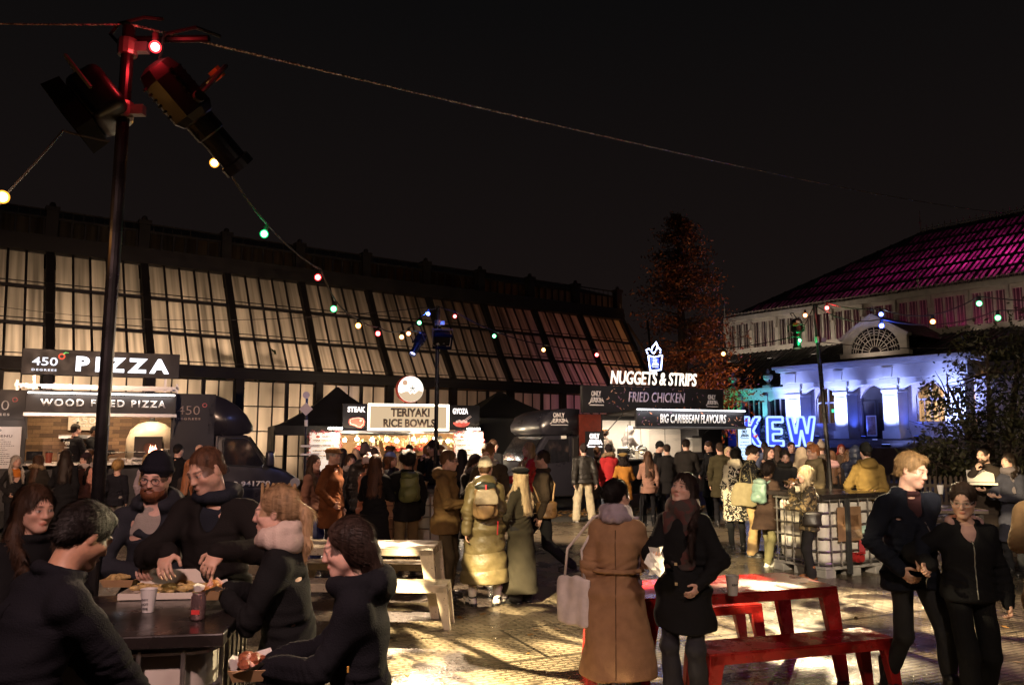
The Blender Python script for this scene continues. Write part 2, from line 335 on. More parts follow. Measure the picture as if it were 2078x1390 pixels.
PLM = leaf_mat((.02, .035, .012), (.06, .09, .03), 'indoor')
for k, (x, h, sp, lab) in enumerate(((6.0, 5.1, .75, 'spindly tall shrub pressed against the warm lit glass'), (7.5, 5.0, .6, 'thin leafy shrub silhouetted behind glass right of the pizza sign'), (-.5, 4.9, .5, 'dark spiky plant silhouetted behind glass at the far left'), (9.0, 2.2, .6, 'low leafy plant behind the lower panes right of the van cab'), (10.2, 2.4, .7, 'bushy plant behind the lower panes left of the black tent'))):
    fronds('glasshouse_plant', ghm @ Vector((x, .28 if h < 3 else .66, .05)), h, sp, 26, PLM, lab, leaf=.36).scale = (1, .25, 1)

# ================================================================ RIGHT GLASSHOUSE WITH STONE PORTICO (frame: x right and nearer, y inward)
EM = Matrix.Translation((17.2, 50, 0)) @ Matrix.Rotation(R(-51.8), 4, 'Z')
TE = empty('victorian_glasshouse', (17.2, 50, 0), -51.8, 'grand white Victorian glasshouse with blue lit portico and magenta glass roof', 'building')
WHITE = mat((.62, .60, .56), .6, var=.10, vs=2, bump=.12, bs=25)
WOODW = mat((.55, .50, .42), .6, var=.15, vs=3)
FL = 1.95
ter = MB().box(-30, 26, -5, 30, 0, 1.5).box(-1, 12, -3.2, 30, 1.5, 1.7).box(-.5, 11.5, -2.2, 30, 1.7, 1.85).box(-30, 26, -.3, 30, 1.5, FL).build('terrace', mat((.16, .13, .11), .7, var=.3, vs=2, bump=.3, bs=15)); ter.matrix_world = EM; tag(ter, kind='structure')
PIL = [(.15, 1.15), (3.4, 4.2), (6.35, 7.2), (9.7, 10.75)]
for a, b in PIL:
    p = MB().box(a-.08, b+.08, -.08, 1.2, FL, FL+.45).box(a, b, 0, 1.2, FL+.45, 5.0).box(a-.06, b+.06, -.06, 1.2, 4.55, 4.72).box(a-.1, b+.1, -.1, 1.2, 5.0, 5.35).box(a+.12, b-.12, -.03, 0, FL+.6, 4.4)
    p.build('pillar', WHITE, TE, bevel=.02)
    MB().prism([(a+.18, 5.42), (b-.18, 5.42), (b-.1, 5.98), (a+.1, 5.98)], -.22, -.1).build('console', WHITE, TE, bevel=.02)
MB().box(-.1, 11, -.1, 1.6, 5.35, 6.1).box(-.3, 11.2, -.35, 1.7, 6.1, 6.28).box(-.45, 11.35, -.5, 1.75, 6.28, 6.46).build('entablature', WHITE, TE, bevel=.02)
def arch_panel(a, b, z0, zs, zt, y0, y1, n=14):
    """solid wall a..b, z0..zt with an arched opening"""
    mb = MB(); w = b-a; pts = [(a+w*k/n, zs+(zt-.25-zs)*math.sin(math.pi*k/n)**.7) for k in range(n+1)]
    for (xa, za), (xb, zb) in zip(pts, pts[1:]):
        vs = [(xa, y0, za), (xb, y0, zb), (xb, y0, zt), (xa, y0, zt), (xa, y1, za), (xb, y1, zb), (xb, y1, zt), (xa, y1, zt)]
        mb.add(vs, [(0, 1, 2, 3), (7, 6, 5, 4), (0, 4, 5, 1)])
    return mb, pts
GAPS = [(1.15, 3.4), (4.2, 6.35), (7.2, 9.7)]
for i, (a, b) in enumerate(GAPS):
    mb, _ = arch_panel(a, b, 0, 4.65, 5.35, .1, .6); mb.build('arch', WHITE, TE)
    MB().box((a+b)/2-.14, (a+b)/2+.14, -.02, .1, 5.08, 5.36).build('keystone', WHITE, TE, bevel=.01)
INWALL = mat((.42, .36, .34), .7, var=.1)
WARMP = pane_mat('warm_pane', (.6, .5, .4), .3, .5)
for i, (a, b) in enumerate(GAPS):
    c = (a+b)/2; ow = .78 if i != 1 else .85
    wl = MB(); zb = FL if i == 1 else FL+.95
    wl.box(a-.2, c-ow, 1.2, 1.5, FL, 5.35).box(c+ow, b+.2, 1.2, 1.5, FL, 5.35)
    if i != 1: wl.box(c-ow, c+ow, 1.2, 1.5, FL, zb); wl.box(c-ow-.1, c+ow+.1, 1.1, 1.2, zb-.08, zb)
    m2, pts = arch_panel(c-ow, c+ow, 0, 4.3, 5.35, 1.2, 1.5); wl.add(m2.v, m2.f); wl.build('wall', INWALL, TE)
    if i == 1:
        d = MB().box(c-ow, c+ow, 1.42, 1.5, FL, 5.0).box(c-ow+.1, c-.03, 1.36, 1.42, FL+.1, 4.2).box(c+.03, c+ow-.1, 1.36, 1.42, FL+.1, 4.2)
        d.build('door', mat((.035, .028, .026), .4, var=.2), TE, bevel=.01)
        gp = MB()
        for x0, x1 in ((c-ow+.22, c-.14), (c+.14, c+ow-.22)): gp.add([(x0, 1.35, FL+1.2), (x1, 1.35, FL+1.2), (x1, 1.35, 4.05), (x0, 1.35, 4.05)], [(0, 1, 2, 3)])
        gp.build('door_glass', mat((.05, .04, .035), .08, spec=.8), TE)
    else:
        fr = MB().box(c-.04, c+.04, 1.3, 1.4, zb, 5.0).box(c-ow, c+ow, 1.3, 1.4, 4.1, 4.2).box(c-ow, c-ow+.08, 1.3, 1.4, zb, 4.5).box(c+ow-.08, c+ow, 1.3, 1.4, zb, 4.5).box(c-.4, c-.36, 1.32, 1.38, zb, 4.1).box(c+.36, c+.4, 1.32, 1.38, zb, 4.1)
        fr.build('window_frame', WHITE, TE)
        pts2 = [(x, z) for x, z in pts]; MB().add([(c-ow, 1.42, zb), (c+ow, 1.42, zb)]+[(x, 1.42, z) for x, z in reversed(pts)], [tuple(range(2+len(pts)))]).build('window_pane', WARMP, TE)
    MB().box(a, b, 4.5, 4.6, FL, 5.4).build('inner_wall', mat((.5, .36, .22), .8, var=.3, vs=1.5), TE)
area(EM @ Vector((8.4, 3, 4.9)), EM @ Vector((8.4, 3.2, 2)), (1, .68, .38), 320, 1.5, .4, 'hall_lamp'); area(EM @ Vector((2.3, 3, 4.9)), EM @ Vector((2.3, 3.2, 2)), (1, .68, .38), 22, 1.5, .4, 'hall_lamp')
MB().box(-.3, 11.2, 1.75, 4.5, 5.6, 5.8).build('hall_ceiling', INWALL, TE)
# exit sign in the first window, white-framed notice on the door
nb = MB().box(2.5, 2.85, 1.24, 1.28, 3.55, 3.75).build('exit_sign', glow((.1, 1, .55), 1.3), TE)
# fairy-light strands in the right-hand window
fs = MB()
for q in range(6):
    x = 7.9+q*.22; pts = [(x+.06*math.sin(k*.9+q), 2.2, 4.9-k*.2) for k in range(10)]; fs.path(pts, .018, 4)
for z in (3.0, 3.3, 3.75): fs.path([(7.8+k*.16, 2.15, z+.07*math.sin(k)) for k in range(9)], .018, 4)
fs.build('fairy_lights', glow((1, .8, .5), 1.8), TE)
# low wing with arched windows
mb, pts = MB(), None
mb.box(-10, .1, .6, .9, 4.75, 5.1).box(-10.1, .1, .45, 1.0, 5.1, 5.25).box(-10, .1, .6, .9, FL, 2.5)
for k in range(5):
    a = -9.9+2*k; mb.box(a, a+.35, .5, .9, 2.5, 4.75); m2, _ = arch_panel(a+.35, a+2, 0, 4.35, 4.76, .6, .85); mb.add(m2.v, m2.f)
    w = MB()
    for q in range(5): w.box(a+.35+q*.4, a+.41+q*.4, .7, .78, 2.5, 4.7)
    w.build('window_frame', WOODW, TE); MB().box(a+.35, a+2, .8, .84, 2.5, 4.75).build('window_pane', mat((.012, .012, .016), .08, spec=.8), TE)
mb.build('wing_wall', WHITE, TE)
SLATE = mat((.030, .025, .024), .5, var=.3, vs=4, bump=.2, bs=30)
lr = MB().add([(-10.2, .5, 5.25), (-.3, .5, 5.25), (-.3, 8, 8.6), (-10.2, 8, 8.6)], [(0, 1, 2, 3)]).add([(11, 1.2, 6.47), (24, .5, 5.25), (24, 8, 8.6), (11, 8, 8.6)], [(0, 1, 2, 3)]).add([(-.4, 1.0, 6.48), (11.3, 1.0, 6.48), (11.3, 8, 8.6), (-.4, 8, 8.6)], [(0, 1, 2, 3)]).add([(-.3, .5, 5.2), (-.3, 8, 8.6), (-.3, 1., 6.48)], [(0, 1, 2)])
for k in range(24): lr.bar((-10+.41*k, .48, 5.29), (-10+.41*k, 7.98, 8.64), .05, .06)
for k in range(28): lr.bar((-.3+.41*k, 1.0, 6.52), (-.3+.41*k, 7.98, 8.64), .05, .06)
lr.build('lean_to_roof', SLATE, TE)
MB().box(11, 24, .6, .9, FL, 5.2).build('right_wing_wall', INWALL, TE)
for x in (-4.3, -1.55):
    MB().box(x-.28, x+.28, .45, 1.0, 5.25, 5.42).lathe([(.2, 5.42), (.1, 5.5), (.1, 5.6), (.3, 5.85), (.32, 6.05), (.2, 6.15), (.1, 6.2), (.13, 6.3), (.04, 6.5)], (x, .72, 0), 14).build('urn', mat((.5, .42, .36), .7, var=.15), TE, smooth=False)
# pediment with fan window
cx, zb, rr = 5.3, 7.05, 1.55
pts = [(cx+rr*math.cos(math.pi*k/24), zb+rr*math.sin(math.pi*k/24)) for k in range(25)]
pd = MB(); outer = []
for x, z in pts:
    outer.append((x if abs(x-cx) < rr*.99 else x, 0))
top = lambda x: 9.25-abs(x-cx)*.62
for (xa, za), (xb, zb2) in zip(pts, pts[1:]): pd.add([(xa, 1.4, za), (xb, 1.4, zb2), (xb, 1.4, top(xb)), (xa, 1.4, top(xa)), (xa, 1.7, za), (xb, 1.7, zb2), (xb, 1.7, top(xb)), (xa, 1.7, top(xa))], [(3, 2, 1, 0), (4, 5, 6, 7), (0, 1, 5, 4)])
for sgn in (-1, 1): pd.box(min(cx+sgn*rr, cx+sgn*1.95), max(cx+sgn*rr, cx+sgn*1.95), 1.4, 1.7, zb, top(cx+1.75)); pd.bar((cx, 1.45, 9.3), (cx+sgn*2.1, 1.45, 7.95), .16, .5, (0, 1, 0))
pd.box(cx-2.1, cx+2.1, 1.3, 1.75, zb-.25, zb)
pd.build('pediment', WOODW, TE)
fan = MB(); 
for r_ in (.35, .8, 1.2): fan.path([(cx+r_*math.cos(math.pi*k/20), 1.5, zb+r_*math.sin(math.pi*k/20)) for k in range(21)], .03, 5)
for k in range(13): a = math.pi*k/12; fan.path([(cx+.35*math.cos(a), 1.5, zb+.35*math.sin(a)), (cx+1.5*math.cos(a), 1.5, zb+1.5*math.sin(a))], .025, 5)
for k in range(12): a = math.pi*(k+.5)/12; fan.path([(cx+1.2*math.cos(a)+.17*math.cos(t), 1.5, zb+1.2*math.sin(a)+.17*math.sin(t)) for t in [q*.7 for q in range(9)]], .02, 4, closed=True)
fan.build('fan_window', WOODW, TE)
MB().add([(x, 1.62, z) for x, z in pts], [tuple(range(25))]).build('fan_pane', mat((.02, .016, .02), .1, spec=.7), TE)
MB().add([(cx-2.05, 1.7, 7.95), (cx, 1.7, 9.28), (cx, 8, 9.28), (cx-2.05, 8, 7.95)], [(0, 1, 2, 3)]).add([(cx+2.05, 1.7, 7.95), (cx, 1.7, 9.28), (cx, 8, 9.28), (cx+2.05, 8, 7.95)], [(3, 2, 1, 0)]).build('pediment_roof', SLATE, TE)
# clerestory
CLERP = pane_mat('curtained_pane', (.11, .055, .08), .4, .30, (1, 1, 1))
MAGP = pane_mat('magenta_pane', (.8, .55, .7), .8, .08, (1.2, 1.2, 1.2))
xs0, xs1 = -9.9, 24.
cw = MB().box(xs0, xs1, 7.85, 8.15, 8.55, 8.95).box(xs0, xs1, 7.85, 8.15, 10.9, 11.15).box(xs0-.1, xs1, 7.55, 8.2, 11.15, 11.5).box(xs0-.15, xs0+.2, 7.8, 26, 8.6, 11.2)
cw.build('clerestory_frame', WOODW, TE)
nb_ = 15; bw = (xs1-xs0)/nb_
for k in range(nb_):
    a = xs0+k*bw; c = MB().box(a-.13, a+.13, 7.78, 8.1, 8.95, 10.9); w = MB()
    MB().prism([(a-.1, 10.3), (a+.1, 10.3), (a+.1, 11.1), (a-.1, 11.1)], 7.55, 7.8).build('bracket', WOODW, TE)
    for q in range(3):
        x0 = a+.13+q*(bw-.26)/3; x1 = x0+(bw-.26)/3
        c.box(x0, x0+.07, 7.85, 8.05, 8.95, 10.9).box(x1-.07, x1, 7.85, 8.05, 8.95, 10.9)
        for s in (1, 2): c.box(x0+s*(x1-x0)/3-.016, x0+s*(x1-x0)/3+.016, 7.93, 8., 8.95, 10.9)
        w.add([(x0+.07, 8.02, 8.95), (x1-.07, 8.02, 8.95), (x1-.07, 8.02, 10.9), (x0+.07, 8.02, 10.9)], [(0, 1, 2, 3)])
    c.build('sash', WOODW, TE); w.build('window_pane', CLERP, TE)
# main roof: hipped, glazed in bands that glow magenta
rf = MB().add([(xs0-.1, 7.6, 11.48), (xs1, 7.6, 11.48), (xs1, 18, 18), (1.1, 18, 18)], [(0, 1, 2, 3)]).add([(xs0-.1, 7.6, 11.48), (1.1, 18, 18), (xs0-.1, 28, 11.48)], [(0, 1, 2)])
gl, bars = MB(), MB()
sl = Vector((0, 10.4, 6.52)); sn = Vector((0, -6.52, 10.4)).normalized()
hx = lambda t: xs0-.1+11.1*t
roofpt = lambda x, t, o: Vector((x, 7.6, 11.48))+sl*t+sn*o
nr = 6; 
for r_ in range(nr):
    t0, t1 = .03+r_*.155, .03+r_*.155+.118
    xa = hx(t1)+.5
    for k in range(46):
        x = -9.3+k*.74
        if x < xa or x > xs1-.6: continue
        for q in (0.02, .33):
            gl.add([roofpt(x+q, t0, .03), roofpt(x+q+.19, t0, .03), roofpt(x+q+.19, t1, .03), roofpt(x+q, t1, .03)], [(0, 1, 2, 3)])
for k in range(47):
    x = -9.38+k*.74; tt = min(1, max(0.02, (x-xs0)/11.1))
    bars.bar(roofpt(x, 0, .03), roofpt(x, tt, .03), .07, .07)
# openings: build the dark roof as bands so the panes are really lit from within
rb = MB()
for r_ in range(nr+1):
    t0 = 0 if r_ == 0 else .03+(r_-1)*.155+.118; t1 = 1 if r_ == nr else .03+r_*.155
    rb.add([roofpt(hx(t0), t0, 0), roofpt(xs1, t0, 0), roofpt(xs1, t1, 0), roofpt(hx(t1), t1, 0)], [(0, 1, 2, 3)])
for r_ in range(nr):
    t0, t1 = .03+r_*.155, .03+r_*.155+.118; xa = hx(t1)+.5
    k0 = next(k for k in range(46) if -9.3+k*.74 >= xa); x = -9.3+k0*.74
    rb.add([roofpt(hx(t0), t0, 0), roofpt(x, t0, 0), roofpt(x, t1, 0), roofpt(hx(t1), t1, 0)], [(0, 1, 2, 3)])
    for k in range(k0, 46):
        x = -9.3+k*.74
        if x > xs1-.6: break
        for p, w in ((0, .02), (.21, .12), (.52, .22)): rb.add([roofpt(x+p, t0, 0), roofpt(x+p+w, t0, 0), roofpt(x+p+w, t1, 0), roofpt(x+p, t1, 0)], [(0, 1, 2, 3)])
rb.add([(xs0-.1, 7.6, 11.48), (1.1, 18, 18), (xs0-.1, 28, 11.48)], [(0, 1, 2)]).add([(xs0, 28, 11.48), (xs1, 28, 11.48), (xs1, 18, 18), (1.1, 18, 18)], [(3, 2, 1, 0)])
rb.build('roof', SLATE, TE); gl.build('roof_glazing', MAGP, TE); bars.build('roof_bars', SLATE, TE)
for x, wt in ((-3, 4), (2, 15), (6.5, 66), (11, 170), (16, 190)):
    area(EM @ Vector((x, 11.8, 11.35)), EM @ Vector((x, 12.1, 18)), (1, .05, .42), wt, 3, 1.6, 'roof_lamp')
MB().box(xs0, xs1, 8.3, 27, 8.3, 8.4).box(xs0, xs1, 9.2, 27, 11.15, 11.25).box(xs0, xs1, 9.2, 9.3, 8.4, 11.15).build('upper_floor_baffle', INWALL, TE)  # unseen slab and screen added to keep the roof lamps off the clerestory
for x, wt in ((-6, 5), (-1, 12), (3, 16), (8, 40), (13, 50)): area(EM @ Vector((x, 9.1, 8.6)), EM @ Vector((x, 8.3, 9.8)), (1, .12, .42), wt, 3.5, .3, 'curtain_lamp')
for k, x in enumerate((-8, -4.5, -1, 2.2, 8.4, 12)):  # unseen floods added to brighten the clerestory frames
    p = EM @ Vector((x, 5.4, 7.75)); spot(p, EM @ Vector((x, 7.8, 10.6)), (1, .82, .66), 250, 130, .8, .1, 'facade_fill_flood')
    e = empty('added_roof_flood', p-Vector((0, 0, .12)), -51.8, 'small warm floodlight added on the lean-to roof under clerestory bay %d from the left' % (k*2+1), 'floodlight', 'added floodlights on the lean-to roof'); MB().box(-.16, .16, -.1, .1, 0, .1).build('housing', DARKIRON, e); MB().box(-.14, .14, -.08, .08, .101, .11).build('lamp', glow((1, .8, .6), 2), e)
spot(EM @ Vector((5.3, -.35, 6.6)), EM @ Vector((5.3, 1.5, 8.2)), (1, .80, .66), 70, 120, .8, .1, 'facade_fill_flood')  # extra beam without a fixture, added to brighten the pediment
def cresting(x0, x1, y, z, st=.32, hh=.42):
    c = MB().box(x0, x1, y-.03, y+.03, z, z+.06).box(x0, x1, y-.02, y+.02, z+.2, z+.235); n = int((x1-x0)/st)
    for k in range(n+1):
        x = x0+k*st; c.add([(x-.028, y, z), (x+.028, y, z), (x+.02, y, z+hh*.7), (x, y, z+hh), (x-.02, y, z+hh*.7)], [(0, 1, 2, 3, 4)]); c.ball((x, y, z+hh*.62), .06, 5, 3)
        c.path([(x+st/2+.09*math.cos(q*.9), y, z+.13+.08*math.sin(q*.9)) for q in range(7)], .015, 3, closed=True)
    return c
c = cresting(xs0, xs1, 7.62, 11.5); d = cresting(1.1, xs1, 18, 18, .45, .6); c.add(d.v, d.f)
for x, y, z, h in ((xs0, 7.6, 11.5, 1.6), (1.1, 18, 18, 1.7), (5.3, 7.6, 11.5, 1.5), (5.3, 1.45, 9.3, .6)): c.path([(x, y, z), (x, y, z+h)], [.06, .015], 6); c.ball((x, y, z+h*.45), .11, 7, 5)
c.build('cresting', mat((.38, .32, .26), .6), TE)

# ================================================================ TREES
def orange_conifer(base, h):
    e = empty('conifer_tree', base, 0, 'tall feathery conifer glowing orange between the two glasshouses', 'tree')
    t = MB().path([(0, 0, 0), (.1, 0, h*.4), (0, .1, h*.75), (0, 0, h*.98)], [.4, .28, .14, .03], 8); pts = []
    for k in range(190):
        f = random.uniform(.12, 1) ** .85; z = h*f; L = (h*.30)*(1-f)**.65*random.uniform(.5, 1.2)+.3; a = random.uniform(0, 6.28); dz = L*random.uniform(-.1, .28)
        p0 = Vector((0, 0, z)); p1 = Vector((L*math.cos(a), L*math.sin(a), z+dz)); t.path([p0, (p0+p1)/2+Vector((0, 0, .1*L)), p1], [.05, .03, .01], 4)
        n = int(32+L*34)
        for q in range(n):
            u = random.uniform(.15, 1.05); p = p0.lerp(p1, u); s = .16+.16*L*u; pts.append((p.x+random.gauss(0, s*.7), p.y+random.gauss(0, s*.7), p.z+random.gauss(-.12, s*.55)))
    t.build('trunk', mat((.06, .04, .03), .9), e); leaf_cloud(np.array(pts), .20, 'crown', leaf_mat((.12, .047, .021), (.17, .064, .027), 'orange'), e)
orange_conifer((9.3, 43, 0), 14.4)
def broad_tree(name, base, blobs, n, leaf, m, label, trunkh):
    e = empty(name, base, 0, label, 'tree'); t = MB(); pts = []
    for (bx, by, bz, br), nn in zip(blobs, [int(n*b[3]**2/sum(q[3]**2 for q in blobs)) for b in blobs]):
        t.path([(0, 0, 0), (bx*.25, by*.25, trunkh), (bx*.8, by*.8, bz-.1), (bx, by, bz+br*.5)], [.16, .12, .05, .02], 6)
        for q in range(7):
            a = Vector((random.gauss(0, 1), random.gauss(0, 1), random.gauss(0, .7))).normalized()*br*random.uniform(.8, 1.15)
            t.path([(bx, by, bz), (bx+a.x*.5, by+a.y*.5, bz+a.z*.6), (bx+a.x, by+a.y, bz+a.z)], [.03, .02, .006], 4)
        cl = rng.normal(size=(max(6, nn//45), 3)); cl /= np.linalg.norm(cl, axis=1)[:, None]; cl *= br*rng.uniform(.45, 1.1, (len(cl), 1))
        idx = rng.integers(0, len(cl), nn); p = cl[idx]+rng.normal(size=(nn, 3))*br*.16; pts.append(p+np.array([bx, by, bz]))
    t.build('trunk', mat((.05, .035, .025), .9), e); leaf_cloud(np.concatenate(pts), leaf, 'crown', m, e); return e
LM = leaf_mat((.018, .022, .008), (.075, .072, .028), 'holly')
broad_tree('evergreen_tree', (13.9, 23.2, 0), [(-.6, 0, 1.9, 1.5), (.9, -.2, 2.3, 1.6), (.3, .2, 3.9, 1.35), (-.9, .3, 3.1, .9), (2.6, 0, 3.1, 1.9), (1.7, .2, 5.1, 1.2), (3.8, -.4, 4.9, 1.6), (-1.6, -.1, 1.2, .85), (3.3, -.6, 1.6, 1.7), (5.5, .4, 3.6, 1.9), (5.6, .2, 6.0, 1.5)], 17000, .17, LM, 'dense dark evergreen with glossy leaves in front of the portico', 1.0)
# hedge strip lit blue behind the letters
P = np.column_stack([rng.uniform(-2.6, 2.2, 2600), rng.uniform(-.4, .4, 2600), rng.uniform(0, 1.75, 2600)])
hd = leaf_cloud(P, .16, 'hedge', leaf_mat((.02, .03, .015), (.06, .08, .04), 'hedge')); hd.location = (14.6, 47.6, 1.5); hd.rotation_euler = (0, 0, R(-20)); tag(hd, 'clipped low hedge behind the giant blue letters', 'hedge')
# ================================================================ PICKET FENCES
def picket(x0, y0, x1, y1, sp, h, m, label):
    a = Vector((x0, y0, 0)); b = Vector((x1, y1, 0)); L = (b-a).length; yaw = math.degrees(math.atan2(y1-y0, x1-x0)); e = empty('picket_fence', a, yaw, label, 'fence')
    n = int(L/sp)
    for k in range(n):
        x = k*sp; w = sp*.52
        MB().prism([(x, .06), (x+w, .06), (x+w, h-.04), (x+w*.8, h-.012), (x+w*.5, h), (x+w*.2, h-.012), (x, h-.04)], -.012, .01).build('picket', m, e)
    MB().box(0, L, .01, .045, .25, .33).box(0, L, .01, .045, h-.3, h-.22).build('rail', m, e)
    for x in (0.04, L-.04): MB().box(x-.035, x+.035, .045, .11, 0, h-.1).build('post', m, e)
picket(gx(526, 15), 15.0, gx(612, 14.6), 14.6, .125, 1.14, mat((.30, .19, .11), .75, var=.2, vs=6), 'low pale wooden picket fence by the nose of the pizza truck')
picket(gx(1785, 21.4), 21.4, gx(1990, 20.4), 20.4, .12, 1.0, mat((.05, .035, .028), .8, var=.2, vs=6), 'dark picket fence in front of the evergreen')
# ================================================================ PIZZA TRUCK (frame: x along its side to the right, y inward)
def frame(px, Y, yaw): 
    m = Matrix.Translation((gx(px, Y), Y, 0)) @ Matrix.Rotation(R(yaw), 4, 'Z'); return m
AM = frame(45, 16.9, 25); PT = empty('pizza_truck', AM.translation, 25, 'black pizza truck with glowing serving hatch, roof sign and rounded cab', 'food truck')
BPAINT = mat((.022, .021, .030), .34, var=.12, vs=2, coat=.25); BMATT = mat((.014, .013, .015), .5, var=.2, vs=3); STEEL = mat((.55, .53, .5), .3, 1., var=.15, vs=6); ALU = mat((.6, .6, .62), .35, .9)
LETW = glow((.93, .93, 1.0), 2.6); LETP = mat((.75, .73, .70), .5)
GLASS = mat((.012, .012, .016), .06, spec=.9, coat=1.); RUBBER = mat((.018, .018, .018), .8)
def wheel(x, y, r, parent, w=.22):
    e = MB().lathe([(r*.55, -w/2), (r*.95, -w/2), (r, -w*.3), (r, w*.3), (r*.95, w/2), (r*.55, w/2)], (x, y, r), 28, Matrix.Rotation(R(90), 3, 'X')).build('wheel', RUBBER, parent, smooth=False)
    MB().lathe([(.02, -w*.52), (r*.3, -w*.5), (r*.52, -w*.42), (r*.56, -w*.5), (r*.56, 0), (.02, 0)], (x, y, r), 20, Matrix.Rotation(R(-90), 3, 'X')).build('rim', ALU, e)
B = MB().box(-1.6, -.06, 0, .06, .45, 2.98).box(2.76, 3.7, 0, .06, .45, 2.98).box(-.06, 2.76, 0, .06, .45, 1.42).box(-.06, 2.76, 0, .06, 2.5, 2.98)
B.box(-1.6, 3.7, 2.0, 2.06, .45, 2.98).box(-1.6, 3.7, .06, 2.0, 2.92, 2.98).box(-1.66, -1.6, 0, 2.06, .45, 2.98).box(3.64, 3.7, .06, 2., .45, 2.92).box(-1.6, 3.7, .06, 2.0, .45, .5)
B.build('body', BMATT, PT, bevel=.008)
def wood_mat():
    m, n, l, b = nodes_of('reclaimed_planks'); t = n.new('ShaderNodeTexCoord'); mp = n.new('ShaderNodeMapping'); mp.inputs['Rotation'].default_value = (R(90), 0, 0); l.new(t.outputs['Object'], mp.inputs[0])
    br = n.new('ShaderNodeTexBrick'); br.offset = .37; br.inputs['Scale'].default_value = 1; br.inputs['Brick Width'].default_value = .42; br.inputs['Row Height'].default_value = .09; br.inputs['Mortar Size'].default_value = .003
    br.inputs['Color1'].default_value = (.30, .17, .085, 1); br.inputs['Color2'].default_value = (.11, .055, .03, 1); br.inputs['Mortar'].default_value = (.03, .02, .01, 1); l.new(mp.outputs[0], br.inputs[0])
    ns = n.new('ShaderNodeTexNoise'); ns.inputs['Scale'].default_value = 25; l.new(mp.outputs[0], ns.inputs[0]); mx = n.new('ShaderNodeMix'); mx.data_type = 'RGBA'; mx.blend_type = 'MULTIPLY'; mx.inputs[0].default_value = .5
    l.new(br.outputs[0], mx.inputs[6]); l.new(ns.outputs[0], mx.inputs[7]); l.new(mx.outputs[2], b.inputs['Base Color']); b.inputs['Roughness'].default_value = .6; return m
PLANK = wood_mat()
MB().box(-.9, 3.5, 1.93, 1.99, .51, 2.9).build('plank_wall', PLANK, PT); MB().box(-.2, 3.0, -.28, .5, 1.38, 1.43).build('counter', STEEL, PT, bevel=.006)
MB().box(-.7, 3.4, 1.45, 1.9, .51, 1.42).build('back_counter', STEEL, PT)
# hatch sign with light strip
hs = MB().box(-.08, 2.84, -.34, -.28, 2.5, 2.93).build('hatch_sign', BMATT, PT, bevel=.01)
text('WOOD FIRED PIZZA', .19, 2.62, 2.63, 2.79, -.345, LETP, hs, bold=.03, space=1.3)
MB().box(-.04, 2.80, -.39, -.345, 2.90, 2.93).build('light_strip', glow((1, .93, .85), 7), PT)
MB().box(-.1, 2.86, -.37, .0, 2.42, 2.5).build('awning_frame', ALU, PT, bevel=.008); MB().box(-.08, 2.84, -.28, .0, 2.93, 2.98).build('hatch_lid', BMATT, PT)
for x in (-.05, 2.81): MB().bar((x, -.3, 2.45), (x, .02, 1.95), .03, .03).build('hatch_strut', ALU, PT)
# roof rack and roof sign
MB().bar((-.35, .1, 3.10), (2.9, .1, 3.10), .05, .06).bar((-.35, .9, 3.10), (2.9, .9, 3.10), .05, .06).bar((-.3, .1, 2.98), (-.3, .1, 3.2), .05, .05).bar((2.85, .1, 2.98), (2.85, .1, 3.2), .05, .05).bar((0, .15, 3.0), (0, .15, 3.34), .05, .05).bar((2.6, .15, 3.0), (2.6, .15, 3.34), .05, .05).build('roof_rack', ALU, PT)
rs = MB().box(-.25, 2.88, .02, .2, 3.32, 3.88).build('roof_sign', BMATT, PT, bevel=.01)
text('PIZZA', .78, 2.66, 3.42, 3.75, .01, LETW, rs, bold=.05, space=1.5); text('450', -.05, .43, 3.52, 3.7, .01, glow((.9, .9, 1), 1.6), rs, bold=.01); text('DEGREES', -.05, .42, 3.4, 3.45, .01, glow((.9, .9, 1), 1.2), rs, bold=.04, space=1.4)
MB().path([(.5+.055*math.cos(q*.7), .005, 3.73+.055*math.sin(q*.7)) for q in range(9)], .016, 5, closed=True).build('pepper_ring', glow((1, .12, .06), 1.2), rs)
MB().path([(.53, .005, 3.78), (.57, .005, 3.82), (.63, .005, 3.81)], [.018, .012, .005], 5).build('pepper_stalk', glow((.3, 1, .25), .8), rs)
ls = MB().box(-1.6, -.1, -.05, 0, 2.36, 2.96).build('side_sign', BMATT, PT)
for x0, par, z, mt in ((-.88, ls, 2.55, LETP), (2.88, PT, 2.5, mat((.5, .4, .32), .5))):
    yy = -.056 if par is ls else -.004
    text('450', x0, x0+.48, z, z+.2, yy, mt, par, bold=-.01); text('DEGREES', x0-.02, x0+.5, z-.12, z-.07, yy, mt, par, bold=.03, space=1.3)
    MB().path([(x0+.58+.045*math.cos(q*.7), yy-.002, z+.22+.045*math.sin(q*.7)) for q in range(9)], .012, 5, closed=True).build('pepper_ring', mat((.6, .15, .15), .5), par)
mb_ = MB().box(-1.12, -.14, -.07, -.04, 1.33, 2.2).build('menu_panel', mat((.72, .70, .68), .4, var=.06), PT)
def scribble(x0, x1, z0, z1, n, y, m, parent, name='menu_lines', hh=.012):
    b = MB()
    for k in range(n):
        z = z1-(k+.5)*(z1-z0)/n; x = x0+random.uniform(0, .08)*(x1-x0); e = x1-random.uniform(0, .25)*(x1-x0)
        while x < e:
            w = random.uniform(.02, .07)*max(.5, (x1-x0)); b.box(x, min(x+w, e), y-.002, y, z-hh/2, z+hh/2); x += w+hh*.9
    return b.build(name, m, parent)
INK = mat((.08, .06, .06), .7); text('450', -.75, -.5, 2.1, 2.15, -.073, INK, mb_); text('PIZZA MENU', -.95, -.3, 1.98, 2.03, -.073, INK, mb_, bold=.02, space=1.2); scribble(-1.0, -.25, 1.4, 1.95, 13, -.072, INK, mb_)
